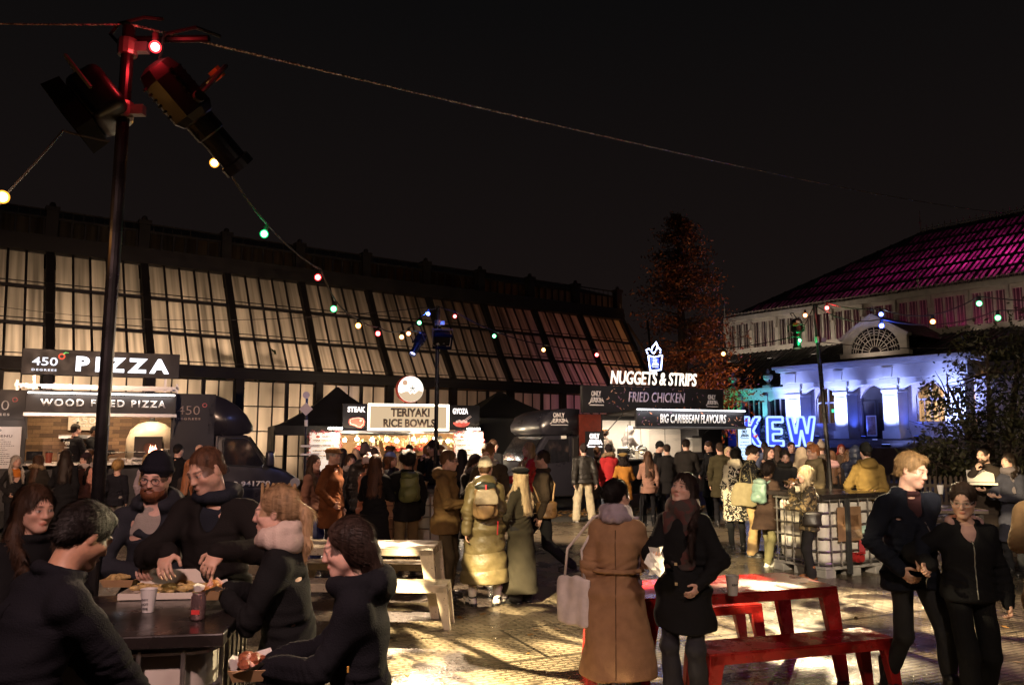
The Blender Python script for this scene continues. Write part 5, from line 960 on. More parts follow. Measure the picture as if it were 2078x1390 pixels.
def steel_paint(c, key, dk=.45):
    m, n, l, b = nodes_of('painted_steel_'+key); t = n.new('ShaderNodeTexCoord'); ns = n.new('ShaderNodeTexNoise'); ns.inputs['Scale'].default_value = 3.2; ns.inputs['Detail'].default_value = 7; ns.inputs['Roughness'].default_value = .62; l.new(t.outputs['Object'], ns.inputs[0]); n2 = n.new('ShaderNodeTexNoise'); n2.inputs['Scale'].default_value = 38; n2.inputs['Detail'].default_value = 6; l.new(t.outputs['Object'], n2.inputs[0])
    r = n.new('ShaderNodeValToRGB'); r.color_ramp.elements[0].position = .36; r.color_ramp.elements[0].color = (*[v*dk for v in c], 1); r.color_ramp.elements[1].position = .56; r.color_ramp.elements[1].color = (*c, 1); l.new(ns.outputs[0], r.inputs[0])
    r2 = n.new('ShaderNodeValToRGB'); r2.color_ramp.elements[0].position = .66; r2.color_ramp.elements[0].color = (0, 0, 0, 1); r2.color_ramp.elements[1].position = .70; r2.color_ramp.elements[1].color = (1, 1, 1, 1); l.new(n2.outputs[0], r2.inputs[0]); mx = n.new('ShaderNodeMix'); mx.data_type = 'RGBA'; l.new(r2.outputs[0], mx.inputs[0]); l.new(r.outputs[0], mx.inputs[6]); mx.inputs[7].default_value = (.09, .06, .045, 1); l.new(mx.outputs[2], b.inputs['Base Color'])
    rr = n.new('ShaderNodeMapRange'); rr.inputs[1].default_value = .38; rr.inputs[2].default_value = .58; rr.inputs[3].default_value = .08; rr.inputs[4].default_value = .42; l.new(ns.outputs[0], rr.inputs[0]); l.new(rr.outputs[0], b.inputs['Roughness'])
    bp = n.new('ShaderNodeBump'); bp.inputs['Strength'].default_value = .12; bp.inputs['Distance'].default_value = .004; l.new(n2.outputs[0], bp.inputs['Height']); l.new(bp.outputs[0], b.inputs['Normal']); return m
REDP = steel_paint((.38, .018, .016), 'red'); WHP = steel_paint((.60, .52, .40), 'cream', .82)
RA = 17.; rc = Vector((1.86, 6.5, 0)); rx = Vector((math.cos(R(RA)), math.sin(R(RA)), 0)); ry = Vector((-rx.y, rx.x, 0))
steel_bench(rc+rx*-.05+ry*.28, RA, 1.75, .72, .75, REDP, 'glossy red steel picnic table with a paper cup on it', 'picnic table')
steel_bench(rc+rx*.13+ry*-.40, RA, 1.6, .36, .45, REDP, 'red steel bench on the camera side of the red table', 'picnic bench', legw=.13); steel_bench(rc+rx*-.1+ry*.98, RA, 1.6, .36, .45, REDP, 'red steel bench on the far side of the red table', 'picnic bench', legw=.13)
wc = Vector((-1.75, 9.3, 0)); WA = -3.
wx = Vector((math.cos(R(WA)), math.sin(R(WA)), 0)); wy = Vector((-wx.y, wx.x, 0))
steel_bench(wc+wx*.0, WA, 1.8, .72, .75, WHP, 'cream white steel picnic table in the left middle ground', 'picnic table'); steel_bench(wc+wx*.22+wy*-.68, WA, 1.8, .36, .45, WHP, 'cream white bench on the camera side of the white table', 'picnic bench', legw=.13); steel_bench(wc+wy*.68, WA, 1.7, .36, .45, WHP, 'cream white bench beyond the white table', 'picnic bench', legw=.13)
# dark high table on the right
e = empty('high_table', (gx(1935, 10.6), 10.6, 0), -8, 'dark high table with a cup behind the walking couple', 'table'); MB().box(-.55, .35, -.35, .35, 1.0, 1.05).build('tabletop', TOPW, e, bevel=.006)
for x in (-.48, .28):
    for y in (-.28, .28): MB().box(x-.025, x+.025, y-.025, y+.025, 0, 1.0).build('leg', POLE, e)
# ================================================================ CUPS, CAN, FOOD
PAPER = mat((.66, .64, .62), .55, var=.05); KRAFT = mat((.42, .26, .13), .7, var=.12, vs=12); FOOD = [mat((.45, .20, .05), .6, var=.5, vs=40, bump=.6, bs=50), mat((.5, .36, .14), .6, var=.4, vs=40, bump=.6, bs=50), mat((.25, .07, .03), .55, var=.5, vs=40, bump=.6, bs=50)]
def cup(p, label, s=1., txt=None, cat='cup'):
    e = empty('paper_cup', p, random.uniform(-10, 10), label, cat); e.scale = (s,)*3
    MB().lathe([(.028, 0), (.042, .115), (.044, .118), (.040, .116), (.027, .006)], n=24).build('wall', PAPER, e, smooth=False)
    MB().lathe([(.029, .02), (.0345, .055), (.0347, .056), (.029, .021)], n=24).build('print_band', mat((.35, .33, .36), .6, var=.3, vs=60), e) if False else None
    MB().lathe([(.039, .1), (.001, .1)], n=18).build('drink', mat((.10, .05, .03), .2), e)
    if txt:
        for k, t_ in enumerate(txt): text(t_, -.019, .019, .06-k*.022, .073-k*.022, -.0375+k*.002, mat((.05, .05, .06), .6), e, bold=.03, ext=0)
    return e
TZ = 1.1195
def tray(p, label, s=1., food=2, lining=True, yaw=0, cat='food tray'):
    e = empty('food_tray', p, yaw, label, cat); e.scale = (s,)*3; a, b, h = .085, .055, .045; f = 1.25
    v = MB().add([(-a, -b, 0), (a, -b, 0), (a, b, 0), (-a, b, 0), (-a*f, -b*f, h), (a*f, -b*f, h), (a*f, b*f, h), (-a*f, b*f, h)], [(3, 2, 1, 0), (0, 1, 5, 4), (1, 2, 6, 5), (2, 3, 7, 6), (3, 0, 4, 7)]).build('tray', KRAFT, e); md = v.modifiers.new('t', 'SOLIDIFY'); md.thickness = .003
    if lining:
        l_ = MB()
        for k in range(10): a0, a1 = k*.628, (k+1)*.628; q = lambda an, z, r: (a*f*r*math.cos(an), b*f*r*math.sin(an), z); l_.add([q(a0, .03, .8), q(a1, .03, .8), q(a1, .055+.02*math.sin(a1*3), 1.25), q(a0, .055+.02*math.sin(a0*3), 1.25)], [(0, 1, 2, 3)])
        l_.build('paper_lining', PAPER, e)
    fd = MB()
    for k in range(16): fd.ball((random.uniform(-.07, .07), random.uniform(-.04, .04), .042+random.uniform(0, .022)), random.uniform(.014, .026), 7, 5, (1.3, .9, .8))
    fd.build('food', FOOD[food], e); return e
im = Matrix.Translation(IB1) @ Matrix.Rotation(R(9), 4, 'Z')
def on_top(px, py, z=TZ):
    d = at(px, py, 1.)-Vector((0, 0, CAMH)); t = (z-CAMH)/d.z; return Vector((0, 0, CAMH))+d*t
cup(on_top(300, 1241), 'white paper cup on the foreground tank table', .92, ('ENJOY', 'HOT', 'DRINK'))
p = on_top(401, 1257); e = empty('drink_can', p, 0, 'pink and silver drink can on the foreground tank table', 'can'); MB().lathe([(.026, 0), (.033, .008), (.033, .105), (.027, .116), (.028, .12), (.025, .118)], n=26).build('body', mat((.70, .45, .45), .22, .85, var=.3, vs=14), e, smooth=True); MB().lathe([(.0265, .1165), (.002, .1165)], n=20).build('lid', ALU, e)
MB().box(-.018, .02, -.0345, -.0325, .03, .05).build('logo_band', mat((.6, .05, .05), .4), e)
p = on_top(340, 1205); e = empty('pizza_box', p, 6, 'open pink-lit pizza box with half eaten food on the tank table', 'pizza box'); MB().box(-.2, .2, -.16, .16, .003, .006).box(-.2, .2, -.16, -.157, .006, .035).box(-.2, .2, .157, .16, .006, .035).box(-.2, -.197, -.157, .157, .006, .035).box(.197, .2, -.157, .157, .006, .035).build('base', BOXM, e)
l_ = MB().add([(-.2, .16, .035), (.2, .16, .035), (.19, .2, .1), (-.19, .2, .1)], [(0, 1, 2, 3)]).build('lid_flap', BOXM, e); fd = MB()
for k in range(46): fd.ball((random.uniform(-.16, .17), random.uniform(-.1, .13), .02+random.uniform(0, .03)), random.uniform(.012, .026), 7, 4, (1.6, .8, .6))
fd.build('food', FOOD[1], e)
e = empty('paper_napkin', on_top(398, 1190)+Vector((0, 0, .05)), 25, 'crumpled white napkin at the corner of the pizza box', 'napkin'); MB().add([(-.04, 0, 0), (.03, -.02, -.01), (.045, .015, .06), (-.03, .03, .05)], [(0, 1, 2, 3)]).add([(-.02, .01, .0), (.05, .0, 0), (.04, .03, .05), (-.02, .035, .065)], [(0, 1, 2, 3)]).build('sheet', PAPER, e)
tray(on_top(246, 1188), 'small kraft tray of food beside the pizza box', .9, 1, False)
cup(on_top(1487, 1207, .752), 'white paper cup with dark print on the red table', 1.25, ('KEW',))
t = on_top(1909, 1002, 1.052); cup(t, 'small white cup on the dark high table', 1.2)
zt = 1.167
tray(on_top(1612, 984, zt), 'kraft food tray on the right tank table by the dark haired woman', 1.5, 0, False); cup(on_top(1622, 984, zt)+Vector((.0, .05, 0)), 'white cup standing beside the kraft tray on the right tank table', 1.0)
e = empty('takeaway_box', on_top(1628, 996, zt), 28, 'white takeaway box on the edge of the right tank table', 'box'); MB().box(-.16, .16, -.1, .1, 0, .06).build('box', BOXM, e, bevel=.006); MB().box(-.15, .15, -.09, .09, .061, .075).build('lid', BOXM, e)
cup(on_top(1722, 985, zt), 'dark red cup on the right end of the caged tank table', 1.0)
for px, lab in ((790, 'left'), (852, 'right')): tray(on_top(px, 984, zt), 'pale food tray on the middle tank table, %s one' % lab, 1.4, 1)
# ================================================================ PEOPLE: bodies and clothes grown from distance fields
V3 = lambda *a: np.array(a, dtype=np.float64)
def unit(v): return v/max(1e-9, np.linalg.norm(v))
class Field:
    def __init__(s, h): s.h = h; s.P = []; s.post = []
    def _add(s, fn, lo, hi, k, op): s.P.append((fn, np.asarray(lo), np.asarray(hi), k, op)); return s
    def cone(s, a, b, ra, rb, k=.02, op='u'):
        a = np.asarray(a, float); b = np.asarray(b, float); ba = b-a; L2 = max(float(ba@ba), 1e-9)
        def fn(X, Y, Z):
            px, py, pz = X-a[0], Y-a[1], Z-a[2]
            t = np.clip((px*ba[0]+py*ba[1]+pz*ba[2])/L2, 0, 1)
            return np.sqrt((px-t*ba[0])**2+(py-t*ba[1])**2+(pz-t*ba[2])**2)-(ra+(rb-ra)*t)
        r = max(ra, rb); return s._add(fn, np.minimum(a, b)-r, np.maximum(a, b)+r, k, op)
    def ell(s, c, r, M=None, k=.02, op='u'):
        c = np.asarray(c, float); r = np.asarray(r, float); M = np.eye(3) if M is None else M
        def fn(X, Y, Z):
            p = (X-c[0], Y-c[1], Z-c[2]); q = [(p[0]*M[0, i]+p[1]*M[1, i]+p[2]*M[2, i])/r[i] for i in range(3)]
            k0 = np.sqrt(q[0]**2+q[1]**2+q[2]**2)+1e-9; k1 = np.sqrt((q[0]/r[0])**2+(q[1]/r[1])**2+(q[2]/r[2])**2)+1e-9
            return k0*(k0-1)/k1
        e = np.sqrt((M**2) @ (r**2)); return s._add(fn, c-e, c+e, k, op)
    def econe(s, a, b, wa, da, wb, db, rt, k=.03, cap=.03, op='u'):
        """elliptical tapering segment a->b; half width w along rt, half depth d across"""
        a = np.asarray(a, float); b = np.asarray(b, float); ax = b-a; L = max(np.linalg.norm(ax), 1e-6); ax = ax/L; rt = unit(rt-ax*(rt@ax)); fw = np.cross(rt, ax)
        def fn(X, Y, Z):
            px, py, pz = X-a[0], Y-a[1], Z-a[2]; t = px*ax[0]+py*ax[1]+pz*ax[2]; u = np.clip(t/L, 0, 1); w = wa+(wb-wa)*u; d = da+(db-da)*u
            l = (px*rt[0]+py*rt[1]+pz*rt[2])/w; f = (px*fw[0]+py*fw[1]+pz*fw[2])/d; rad = (np.sqrt(l*l+f*f)-1)*np.minimum(w, d)
            ex = np.maximum(np.abs(t-L/2)-L/2+cap, 0); return np.where(ex > 0, np.sqrt(np.maximum(rad+cap, 0)**2+ex**2)-cap, rad)
        m = max(wa, wb, da, db)+.01; return s._add(fn, np.minimum(a, b)-m, np.maximum(a, b)+m, k, op)
    def ring(s, c, rt, fw, rx, ry, r, k=.015, n=12, up=None, a0=0., a1=2*math.pi, tilt=0.):
        up = np.cross(rt, fw)*-1 if up is None else up; p = None
        for i in range(n+1):
            a = a0+(a1-a0)*i/n; q = c+rt*rx*math.cos(a)+fw*ry*math.sin(a)+up*tilt*math.sin(a)
            if p is not None: s.cone(p, q, r, r, k)
            p = q
        return s
    def run(s):
        h = s.h; pr = [p for p in s.P if p[4] == 'u']; lo = np.min([p[1]-p[3]*.5 for p in pr], 0)-2.5*h; hi = np.max([p[2]+p[3]*.5 for p in pr], 0)+2.5*h
        n = np.ceil((hi-lo)/h).astype(int)+1; ax = [(lo[i]+h*np.arange(n[i])).astype(np.float32) for i in range(3)]; f = np.full(n, .3, np.float32); s.lo = lo
        for fn, a, b, k, op in s.P:
            pad = k+2*h+.004; i0 = np.clip(np.floor((a-pad-lo)/h).astype(int), 0, n-1); i1 = np.clip(np.ceil((b+pad-lo)/h).astype(int)+1, 1, n)
            if np.any(i1 <= i0): continue
            sl = tuple(slice(i0[i], i1[i]) for i in range(3)); sub = f[sl]
            d = fn(ax[0][sl[0]][:, None, None], ax[1][sl[1]][None, :, None], ax[2][sl[2]][None, None, :]).astype(np.float32)
            k = max(k, 1e-4)
            if op == 'u': q = np.maximum(k-np.abs(sub-d), 0)/k; f[sl] = np.minimum(sub, d)-q*q*k*.25
            else: q = np.maximum(k-np.abs(sub+d), 0)/k; f[sl] = np.maximum(sub, -d)+q*q*k*.25
        A = (ax[0][:, None, None], ax[1][None, :, None], ax[2][None, None, :])
        for g in s.post: f = g(f, *A)
        f[0] = f[-1] = .1; f[:, 0] = f[:, -1] = .1; f[:, :, 0] = f[:, :, -1] = .1
        s.f = f; return s.nets()
    def nets(s):
        f = s.f; g = f < 0; h = s.h; c = np.zeros(tuple(np.array(f.shape)-1), np.int8)
        O = [(i, j, k) for i in (0, 1) for j in (0, 1) for k in (0, 1)]; sh = np.array(f.shape)-1
        for i, j, k in O: c += g[i:i+sh[0], j:j+sh[1], k:k+sh[2]]
        act = (c > 0) & (c < 8); cells = np.argwhere(act); idx = np.full(act.shape, -1, np.int32); idx[act] = np.arange(len(cells), dtype=np.int32)
        vals = [f[cells[:, 0]+i, cells[:, 1]+j, cells[:, 2]+k] for i, j, k in O]; pos = np.zeros((len(cells), 3)); w = np.zeros(len(cells))
        for a in range(8):
            for ax in range(3):
                if O[a][ax]: continue
                ob = list(O[a]); ob[ax] = 1; b = O.index(tuple(ob)); m = (vals[a] < 0) != (vals[b] < 0)
                t = np.where(m, vals[a]/(vals[a]-vals[b]+1e-12), 0); p = np.tile(np.array(O[a], float), (len(cells), 1)); p[:, ax] += t; pos[m] += p[m]; w[m] += 1
        V = s.lo+h*(cells+pos/w[:, None]); Q = []
        for a in range(3):
            b, c_ = (a+1) % 3, (a+2) % 3; s0 = [slice(1, -1)]*3; s1 = [slice(1, -1)]*3; s0[a] = slice(0, -1); s1[a] = slice(1, None)
            g0 = g[tuple(s0)]; e = np.argwhere(g0 != g[tuple(s1)]); ins = g0[e[:, 0], e[:, 1], e[:, 2]]; off = np.ones(3, int); off[a] = 0; e = e+off; qs = []
            for db, dc in ((1, 1), (0, 1), (0, 0), (1, 0)): q = e.copy(); q[:, b] -= db; q[:, c_] -= dc; qs.append(idx[q[:, 0], q[:, 1], q[:, 2]])
            q = np.stack(qs, 1); q[~ins] = q[~ins][:, ::-1]; Q.append(q)
        return V, np.concatenate(Q)
def np_mesh(name, V, Q, m, parent=None, cols=None):
    me = bpy.data.meshes.new(name); n = len(V); k = len(Q); me.vertices.add(n); me.vertices.foreach_set('co', V.astype(np.float32).ravel()); me.loops.add(4*k); me.loops.foreach_set('vertex_index', Q.astype(np.int32).ravel())
    me.polygons.add(k); me.polygons.foreach_set('loop_start', np.arange(0, 4*k, 4, dtype=np.int32)); me.update(calc_edges=True)
    if cols is not None:
        a = me.color_attributes.new('tint', 'FLOAT_COLOR', 'POINT'); a.data.foreach_set('color', np.column_stack([cols, np.ones(n)]).astype(np.float32).ravel())
    return link_mesh(name, me, m, parent, smooth=True)
def folds(amp, seed, fx=22., fz=7., n=5):
    r = np.random.default_rng(seed); K = np.column_stack([r.normal(size=n)*fx, r.normal(size=n)*fx, r.normal(size=n)*fz]); ph = r.uniform(0, 6.28, n)
    def g(f, X, Y, Z):
        o = 0
        for k, p in zip(K, ph): o = o+np.sin(k[0]*X+k[1]*Y+k[2]*Z+p)
        return f+(amp/n**.5*o).astype(np.float32)
    return g
def quilt(amp, pitch, z0=0.):
    return lambda f, X, Y, Z: f-(amp*(np.sqrt(np.abs(np.sin(np.pi*(Z-z0+.012*np.sin(9*X)+.012*np.sin(8*Y))/pitch)))-.6)).astype(np.float32)
def strands(amp, seed=0, fr=95.):
    r = np.random.default_rng(seed); a, b, c = r.uniform(0, 6.28, 3)
    return lambda f, X, Y, Z: f+(amp*(np.sin(fr*X+6*Z+a+2*np.sin(14*Z+b))*.5+np.sin(fr*.8*Y-5*Z+c)*.5+.6*np.sin(31*X+8*Z)+.5*np.sin(27*Y+3*Z+b))).astype(np.float32)
SKINM = None
def skin_mat():
    global SKINM
    if SKINM is None:
        m, n, l, b = nodes_of('skin'); a = n.new('ShaderNodeAttribute'); a.attribute_name = 'tint'; t = n.new('ShaderNodeTexCoord'); ns = n.new('ShaderNodeTexNoise'); ns.inputs['Scale'].default_value = 60; ns.inputs['Detail'].default_value = 4; l.new(t.outputs['Object'], ns.inputs[0])
        r = n.new('ShaderNodeMapRange'); r.inputs[3].default_value = .86; r.inputs[4].default_value = 1.14; l.new(ns.outputs[0], r.inputs[0]); v = n.new('ShaderNodeVectorMath'); v.operation = 'SCALE'; l.new(a.outputs['Color'], v.inputs[0]); l.new(r.outputs[0], v.inputs['Scale']); l.new(v.outputs[0], b.inputs['Base Color'])
        b.inputs['Roughness'].default_value = .5; b.inputs['Specular IOR Level'].default_value = .4; b.inputs['Subsurface Weight'].default_value = .12; b.inputs['Subsurface Radius'].default_value = (.012, .005, .003); b.inputs['Subsurface Scale'].default_value = 1.
        bp = n.new('ShaderNodeBump'); bp.inputs['Strength'].default_value = .12; bp.inputs['Distance'].default_value = .003; n2 = n.new('ShaderNodeTexNoise'); n2.inputs['Scale'].default_value = 320; l.new(t.outputs['Object'], n2.inputs[0]); l.new(n2.outputs[0], bp.inputs['Height']); l.new(bp.outputs[0], b.inputs['Normal']); SKINM = m
    return SKINM
def cloth(c, kind='wool'):
    if kind == 'puffer': return mat(c, .42, var=.22, vs=9, bump=.5, bs=38, key='puf', spec=.3)
    if kind == 'leather': return mat(c, .35, var=.2, vs=12, bump=.2, bs=90, key='lea')
    if kind == 'denim': return mat(c, .85, var=.28, vs=10, bump=.3, bs=160, key='den')
    return mat(c, .95, var=.13, vs=14, bump=.5, bs=150, key='woo', spec=.12)
def hairmat(c): return mat(c, .55, var=.45, vs=42, bump=.7, bs=70, stretch=(1, 1, .12), key='hair', spec=.22)
def pattern_mat(c1, c2, sc, key, th=.52, rough=.8, dist=2.5):
    k = ('pat', key)
    if k not in _M:
        m, n, l, b = nodes_of('patterned_cloth'); t = n.new('ShaderNodeTexCoord'); ns = n.new('ShaderNodeTexNoise'); ns.inputs['Scale'].default_value = sc; ns.inputs['Detail'].default_value = 1.5; ns.inputs['Distortion'].default_value = dist; l.new(t.outputs['Object'], ns.inputs[0])
        r = n.new('ShaderNodeValToRGB'); r.color_ramp.interpolation = 'CONSTANT'; r.color_ramp.elements[0].color = (*c1, 1); r.color_ramp.elements[1].position = th; r.color_ramp.elements[1].color = (*c2, 1); l.new(ns.outputs[0], r.inputs[0]); l.new(r.outputs[0], b.inputs['Base Color']); b.inputs['Roughness'].default_value = rough; _M[k] = m
    return _M[k]
def ik(S_, T, a, b, pole):
    d = T-S_; L = np.linalg.norm(d)
    if L > (a+b)*.998: T = S_+d/L*(a+b)*.998; d = T-S_; L = np.linalg.norm(d)
    x = (a*a-b*b+L*L)/(2*L); hh = math.sqrt(max(a*a-x*x, 0)); u = d/L; p = unit(pole-u*(pole@u)); return S_+u*x+p*hh, T
def rotm(yaw, pitch, roll):
    y, p, r = R(yaw), R(pitch), R(roll); cy_, sy_, cp, sp_, cr, sr = math.cos(y), math.sin(y), math.cos(p), math.sin(p), math.cos(r), math.sin(r)
    Z = np.array([[cy_, -sy_, 0], [sy_, cy_, 0], [0, 0, 1]]); X = np.array([[1, 0, 0], [0, cp, -sp_], [0, sp_, cp]]); Y = np.array([[cr, 0, sr], [0, 1, 0], [-sr, 0, cr]]); return Z @ X @ Y
SK = {'l': (.56, .34, .25), 'p': (.62, .38, .30), 'm': (.40, .22, .14), 'd': (.12, .06, .035), 't': (.48, .28, .18)}
# arm presets: wrist target relative to the shoulder (out, forward, up), elbow pole (out, forward, up), finger direction, palm normal, curl
ARM = {'down': ((.055, .05, -.52), (.5, -.8, 0), None, None, .35), 'pocket': ((.03, .15, -.42), (.8, -.6, 0), None, None, .4), 'hold': ((-.07, .30, -.26), (.6, -.1, -.8), (-.35, .9, .12), (-.3, .2, 1), .45),
       'phone': ((-.10, .27, -.16), (.5, -.1, -.9), (-.4, .5, .7), (-.5, -.6, .4), .6), 'mouth': ((-.12, .24, .03), (.5, .1, -.9), (-.5, .1, .8), (-.6, -.6, 0), .7), 'out': ((.05, .40, -.24), (.5, -.2, -.8), (0, 1, .05), (0, .1, -1), .3),
       'fold': ((-.17, .22, -.26), (.7, .3, -.6), (-.9, .2, .0), (-.2, -1, 0), .4), 'back': ((.08, -.16, -.50), (.4, -.9, 0), None, None, .35), 'swing': ((.07, .25, -.46), (.4, -.8, -.2), None, None, .35), 'table': ((.0, .38, -.34), (.7, -.2, -.6), (-.2, .9, -.35), (-.3, -.2, -1), .45)}
def person(px, Y, H, a, label, coat=('jacket', (.02, .02, .022), 'wool'), legs=('slim', (.015, .015, .018), 'wool'), hair=('short', (.05, .03, .02)), shoe=('shoe', (.02, .018, .018)), hat=None, sk='p', fem=False, head=(0, 0, 0), lean=0., side=0.,
           arms=('down', 'down'), feet=None, h=.013, hood=None, scarf=None, collar=True, shirt=None, glasses=None, beard=None, zip_=None, belt=False, wide=1., group=None, X=None, twist=0., z0=0., coatmat=None, brow=(.04, .025, .015), smile=False, mouth=0., seed=None, spread=1., cuff=None, seam=False):
    seed = int(abs(px)*7+Y*131) if seed is None else seed; s = H/1.75; X = gx(px, Y) if X is None else X
    g_ = .93 if fem else 1.; K = min(1.25, wide)
    # ---- skeleton, facing -y, own left = +x
    fe = feet or ((.10*spread, .0, 8), (-.10*spread, .0, -8)); hipz = .93*s
    for fx, fy, *_ in fe: hipz = min(hipz, math.sqrt(max((.845*s)**2-(fx-math.copysign(.09*s, fx))**2-fy**2, .04))+.085*s)
    pel = V3(0, 0, hipz); la, sa = R(lean), R(side); up = unit(V3(math.sin(sa), -math.sin(la), math.cos(la))); rt = unit(V3(math.cos(R(twist)), math.sin(R(twist)), 0)); rt = unit(rt-up*(rt@up)); fw = unit(np.cross(up, rt)); fw = fw if fw[1] < 0 else -fw
    wst = pel+unit(up+V3(0, 0, .6))*.15*s; che = wst+up*.22*s; nek = che+up*.175*s; sw = (.165 if not fem else .148)*s*g_*(1+.5*(K-1))
    hR = rotm(*[q*1. for q in (head[0], head[1], head[2])]); hR = hR @ np.eye(3); hs = (s**.45)*(.97 if fem else 1.)
    hc = nek+unit(up+V3(0, -.12, .3))*.062*s+hR @ V3(0, -.022, .112)*hs
    HP = lambda x, y, z: hc+hR @ V3(x, y, z)*hs
    J = {'pel': pel, 'nek': nek, 'hc': hc, 'che': che}; SH = [nek-up*.080*s+rt*sw*sg for sg in (1, -1)]; ARMJ = []
    for i, sg in enumerate((1, -1)):
        A = ARM[arms[i]] if isinstance(arms[i], str) else arms[i]; tg, po, fd, pn, curl = A; loc_ = lambda v: rt*sg*v[0]+fw*v[1]+V3(0, 0, 1)*v[2]; wt_ = None
        if isinstance(tg, Vector): wv = Matrix.Rotation(R(-a), 3, 'Z') @ (tg-Vector((X, Y, z0))); wt_ = V3(*wv); tg = (0, 0, 0)
        el, wr = ik(SH[i], SH[i]+loc_(tg)*s if wt_ is None else wt_, .285*s, .255*s, loc_(po)); fdv = unit(loc_(fd)) if fd else unit(wr-el); pnv = loc_(pn) if pn else -rt*sg; pnv = unit(pnv-fdv*(pnv@fdv)); ARMJ.append((SH[i], el, wr, fdv, pnv, curl))
    J['wr'] = [q[2] for q in ARMJ]; J['hand'] = [q[2]+q[3]*.09*s for q in ARMJ]
    LEG = []
    for i, (fx, fy, fyaw, *lift) in enumerate(fe):
        sg = 1 if i == 0 else -1; hip = pel+V3(sg*.088*s, 0, -.0); lz = lift[0] if lift else 0; fdir = V3(math.sin(R(fyaw)), -math.cos(R(fyaw)), 0); ank = V3(fx, fy, .085*s+lz); kn, ank = ik(hip, ank, .43*s, .425*s, fdir); LEG.append((hip, kn, ank, fdir, lz))
    # ---- body
    B = Field(h); b = B; fm = max(.55*h, .0)
    E_ = lambda c, r, k=.02, op='u': B.ell(HP(*c), np.array(r)*hs, hR, k*hs, op); C_ = lambda p, q, ra, rb, k=.02, op='u': B.cone(HP(*p), HP(*q), ra*hs, rb*hs, k*hs, op)
    E_((0, .020, .030), (.074, .093, .088)); E_((0, -.030, -.03), (.059, .060, .084), .03); E_((0, -.068, -.097), (.022, .022, .019), .03)
    for q in (1, -1): C_((q*.049, .0, -.058), (q*.016, -.06, -.1), .018, .016, .03); E_((q*.042, -.058, -.024), (.022, .022, .018), .025); E_((q*.050, -.018, -.035), (.021, .042, .045), .02); E_((q*.077, .012, -.006), (.010, .018, .031), .01)
    C_((-.034, -.080, .020), (.034, -.080, .020), .011, .011, .018)
    if h < .012:
        for q in (1, -1): E_((q*.032, -.101, .001), (.017, .015, .012), .012, 'd')
        for q in (1, -1): E_((q*.032, -.0765, .0), (.0135, .0125, .0125), .002)
        for q in (1, -1): C_((q*.018, -.088, .0085), (q*.046, -.081, .008), .0035, .0035, .004)
    C_((0, -.088, .012), (0, -.104, -.031), .0070, .0112, .014); E_((0, -.094, -.034), (.017, .011, .0085), .01)
    if h < .012:
        E_((0, -.089, -.0610), (.021, .0095, .0045), .008); E_((0, -.089, -.0712), (.017, .0095, .0052), .008)
        if mouth: E_((0, -.100, -.066), (.013, .014, .0045*mouth), .004, 'd')
        else: [C_((0, -.0988, -.0655), (q_*.019, -.0955, -.0688), .0012, .0012, .003, 'd') for q_ in (1, -1)]
    nr = (.056 if not fem else .046)*s; B.cone(HP(0, .022, -.05), nek+up*-.02*s, nr, nr*1.12, .03)
    B.cone(nek-up*.04*s+rt*sw*.35, SH[0], .05*s, .05*s, .05); B.cone(nek-up*.04*s-rt*sw*.35, SH[1], .05*s, .05*s, .05)
    B.econe(che, nek-up*.05*s, .150*s*g_, .095*s, .13*s*g_, .08*s, rt, .05); B.econe(wst, che, .125*s*g_, .088*s, .150*s*g_, .097*s, rt, .05); B.econe(pel-up*.03*s, wst, .15*s, .095*s, .125*s*g_, .088*s, rt, .05)
    for S0, el, wr, fd, pn, curl in ARMJ:
        B.cone(S0, el, .044*s, .037*s, .03); B.cone(el, wr, .036*s, .025*s, .02)
        lat = np.cross(pn, fd); hsz = s*(.92 if fem else 1.); pc = wr+fd*.045*hsz
        B.ell(pc, V3(.040*hsz, .052*hsz, max(.0165*hsz, fm)), np.stack([lat, fd, pn], 1), .015)
        for o, L in ((-.030, .066), (-.010, .076), (.011, .072), (.030, .057)):
            p = pc+lat*o*hsz+fd*.040*hsz; d = fd.copy(); ang_ = .15
            for seg, fr in enumerate((.45, .31, .24)):
                ang_ += curl*(.9, 1.15, .8)[seg]+.05*rng.random(); d = unit(fd*math.cos(ang_)+pn*math.sin(ang_)+lat*o*1.2*(1-curl)); q = p+d*L*fr*hsz; B.cone(p, q, max((.0088-.0009*seg)*hsz, fm), max((.0080-.0010*seg)*hsz, fm), .003); p = q
        ts = -1 if (lat@(V3(0, 0, 1)+fw)) < 0 else 1
        p = pc+lat*ts*.032*hsz-fd*.02*hsz; q = p+unit(lat*ts*.75+fd*.6+pn*.35)*.04*hsz; r_ = q+unit(lat*ts*(.3-.5*curl)+fd*.8+pn*(.3+.6*curl))*.033*hsz; B.cone(p, q, max(.0125*hsz, fm), max(.0105*hsz, fm), .012); B.cone(q, r_, max(.010*hsz, fm), max(.0085*hsz, fm), .003)
    for hip, kn, ank, fd, lz in LEG: B.cone(hip, kn, .07*s, .05*s, .03); B.cone(kn, ank, .048*s, .034*s, .02); B.cone(ank, ank+fd*.09*s+V3(0, 0, -.05*s), .026*s, .018*s, .01)
    Vb, Qb = B.run()
    base = np.array(SK[sk]); q = ((Vb-hc) @ hR)/hs; col = np.tile(base, (len(Vb), 1)); ax_ = np.abs(q[:, 0])
    col *= (1+.05*np.sin(q[:, [0]]*60)*np.sin(q[:, [2]]*50)); blush = np.exp(-((ax_-.042)**2+(q[:, 2]+.03)**2)/.0006)*(q[:, 1] < -.03); col = col*(1-.25*blush[:, None])+np.array([base[0], base[1]*.62, base[2]*.58])*.25*blush[:, None]
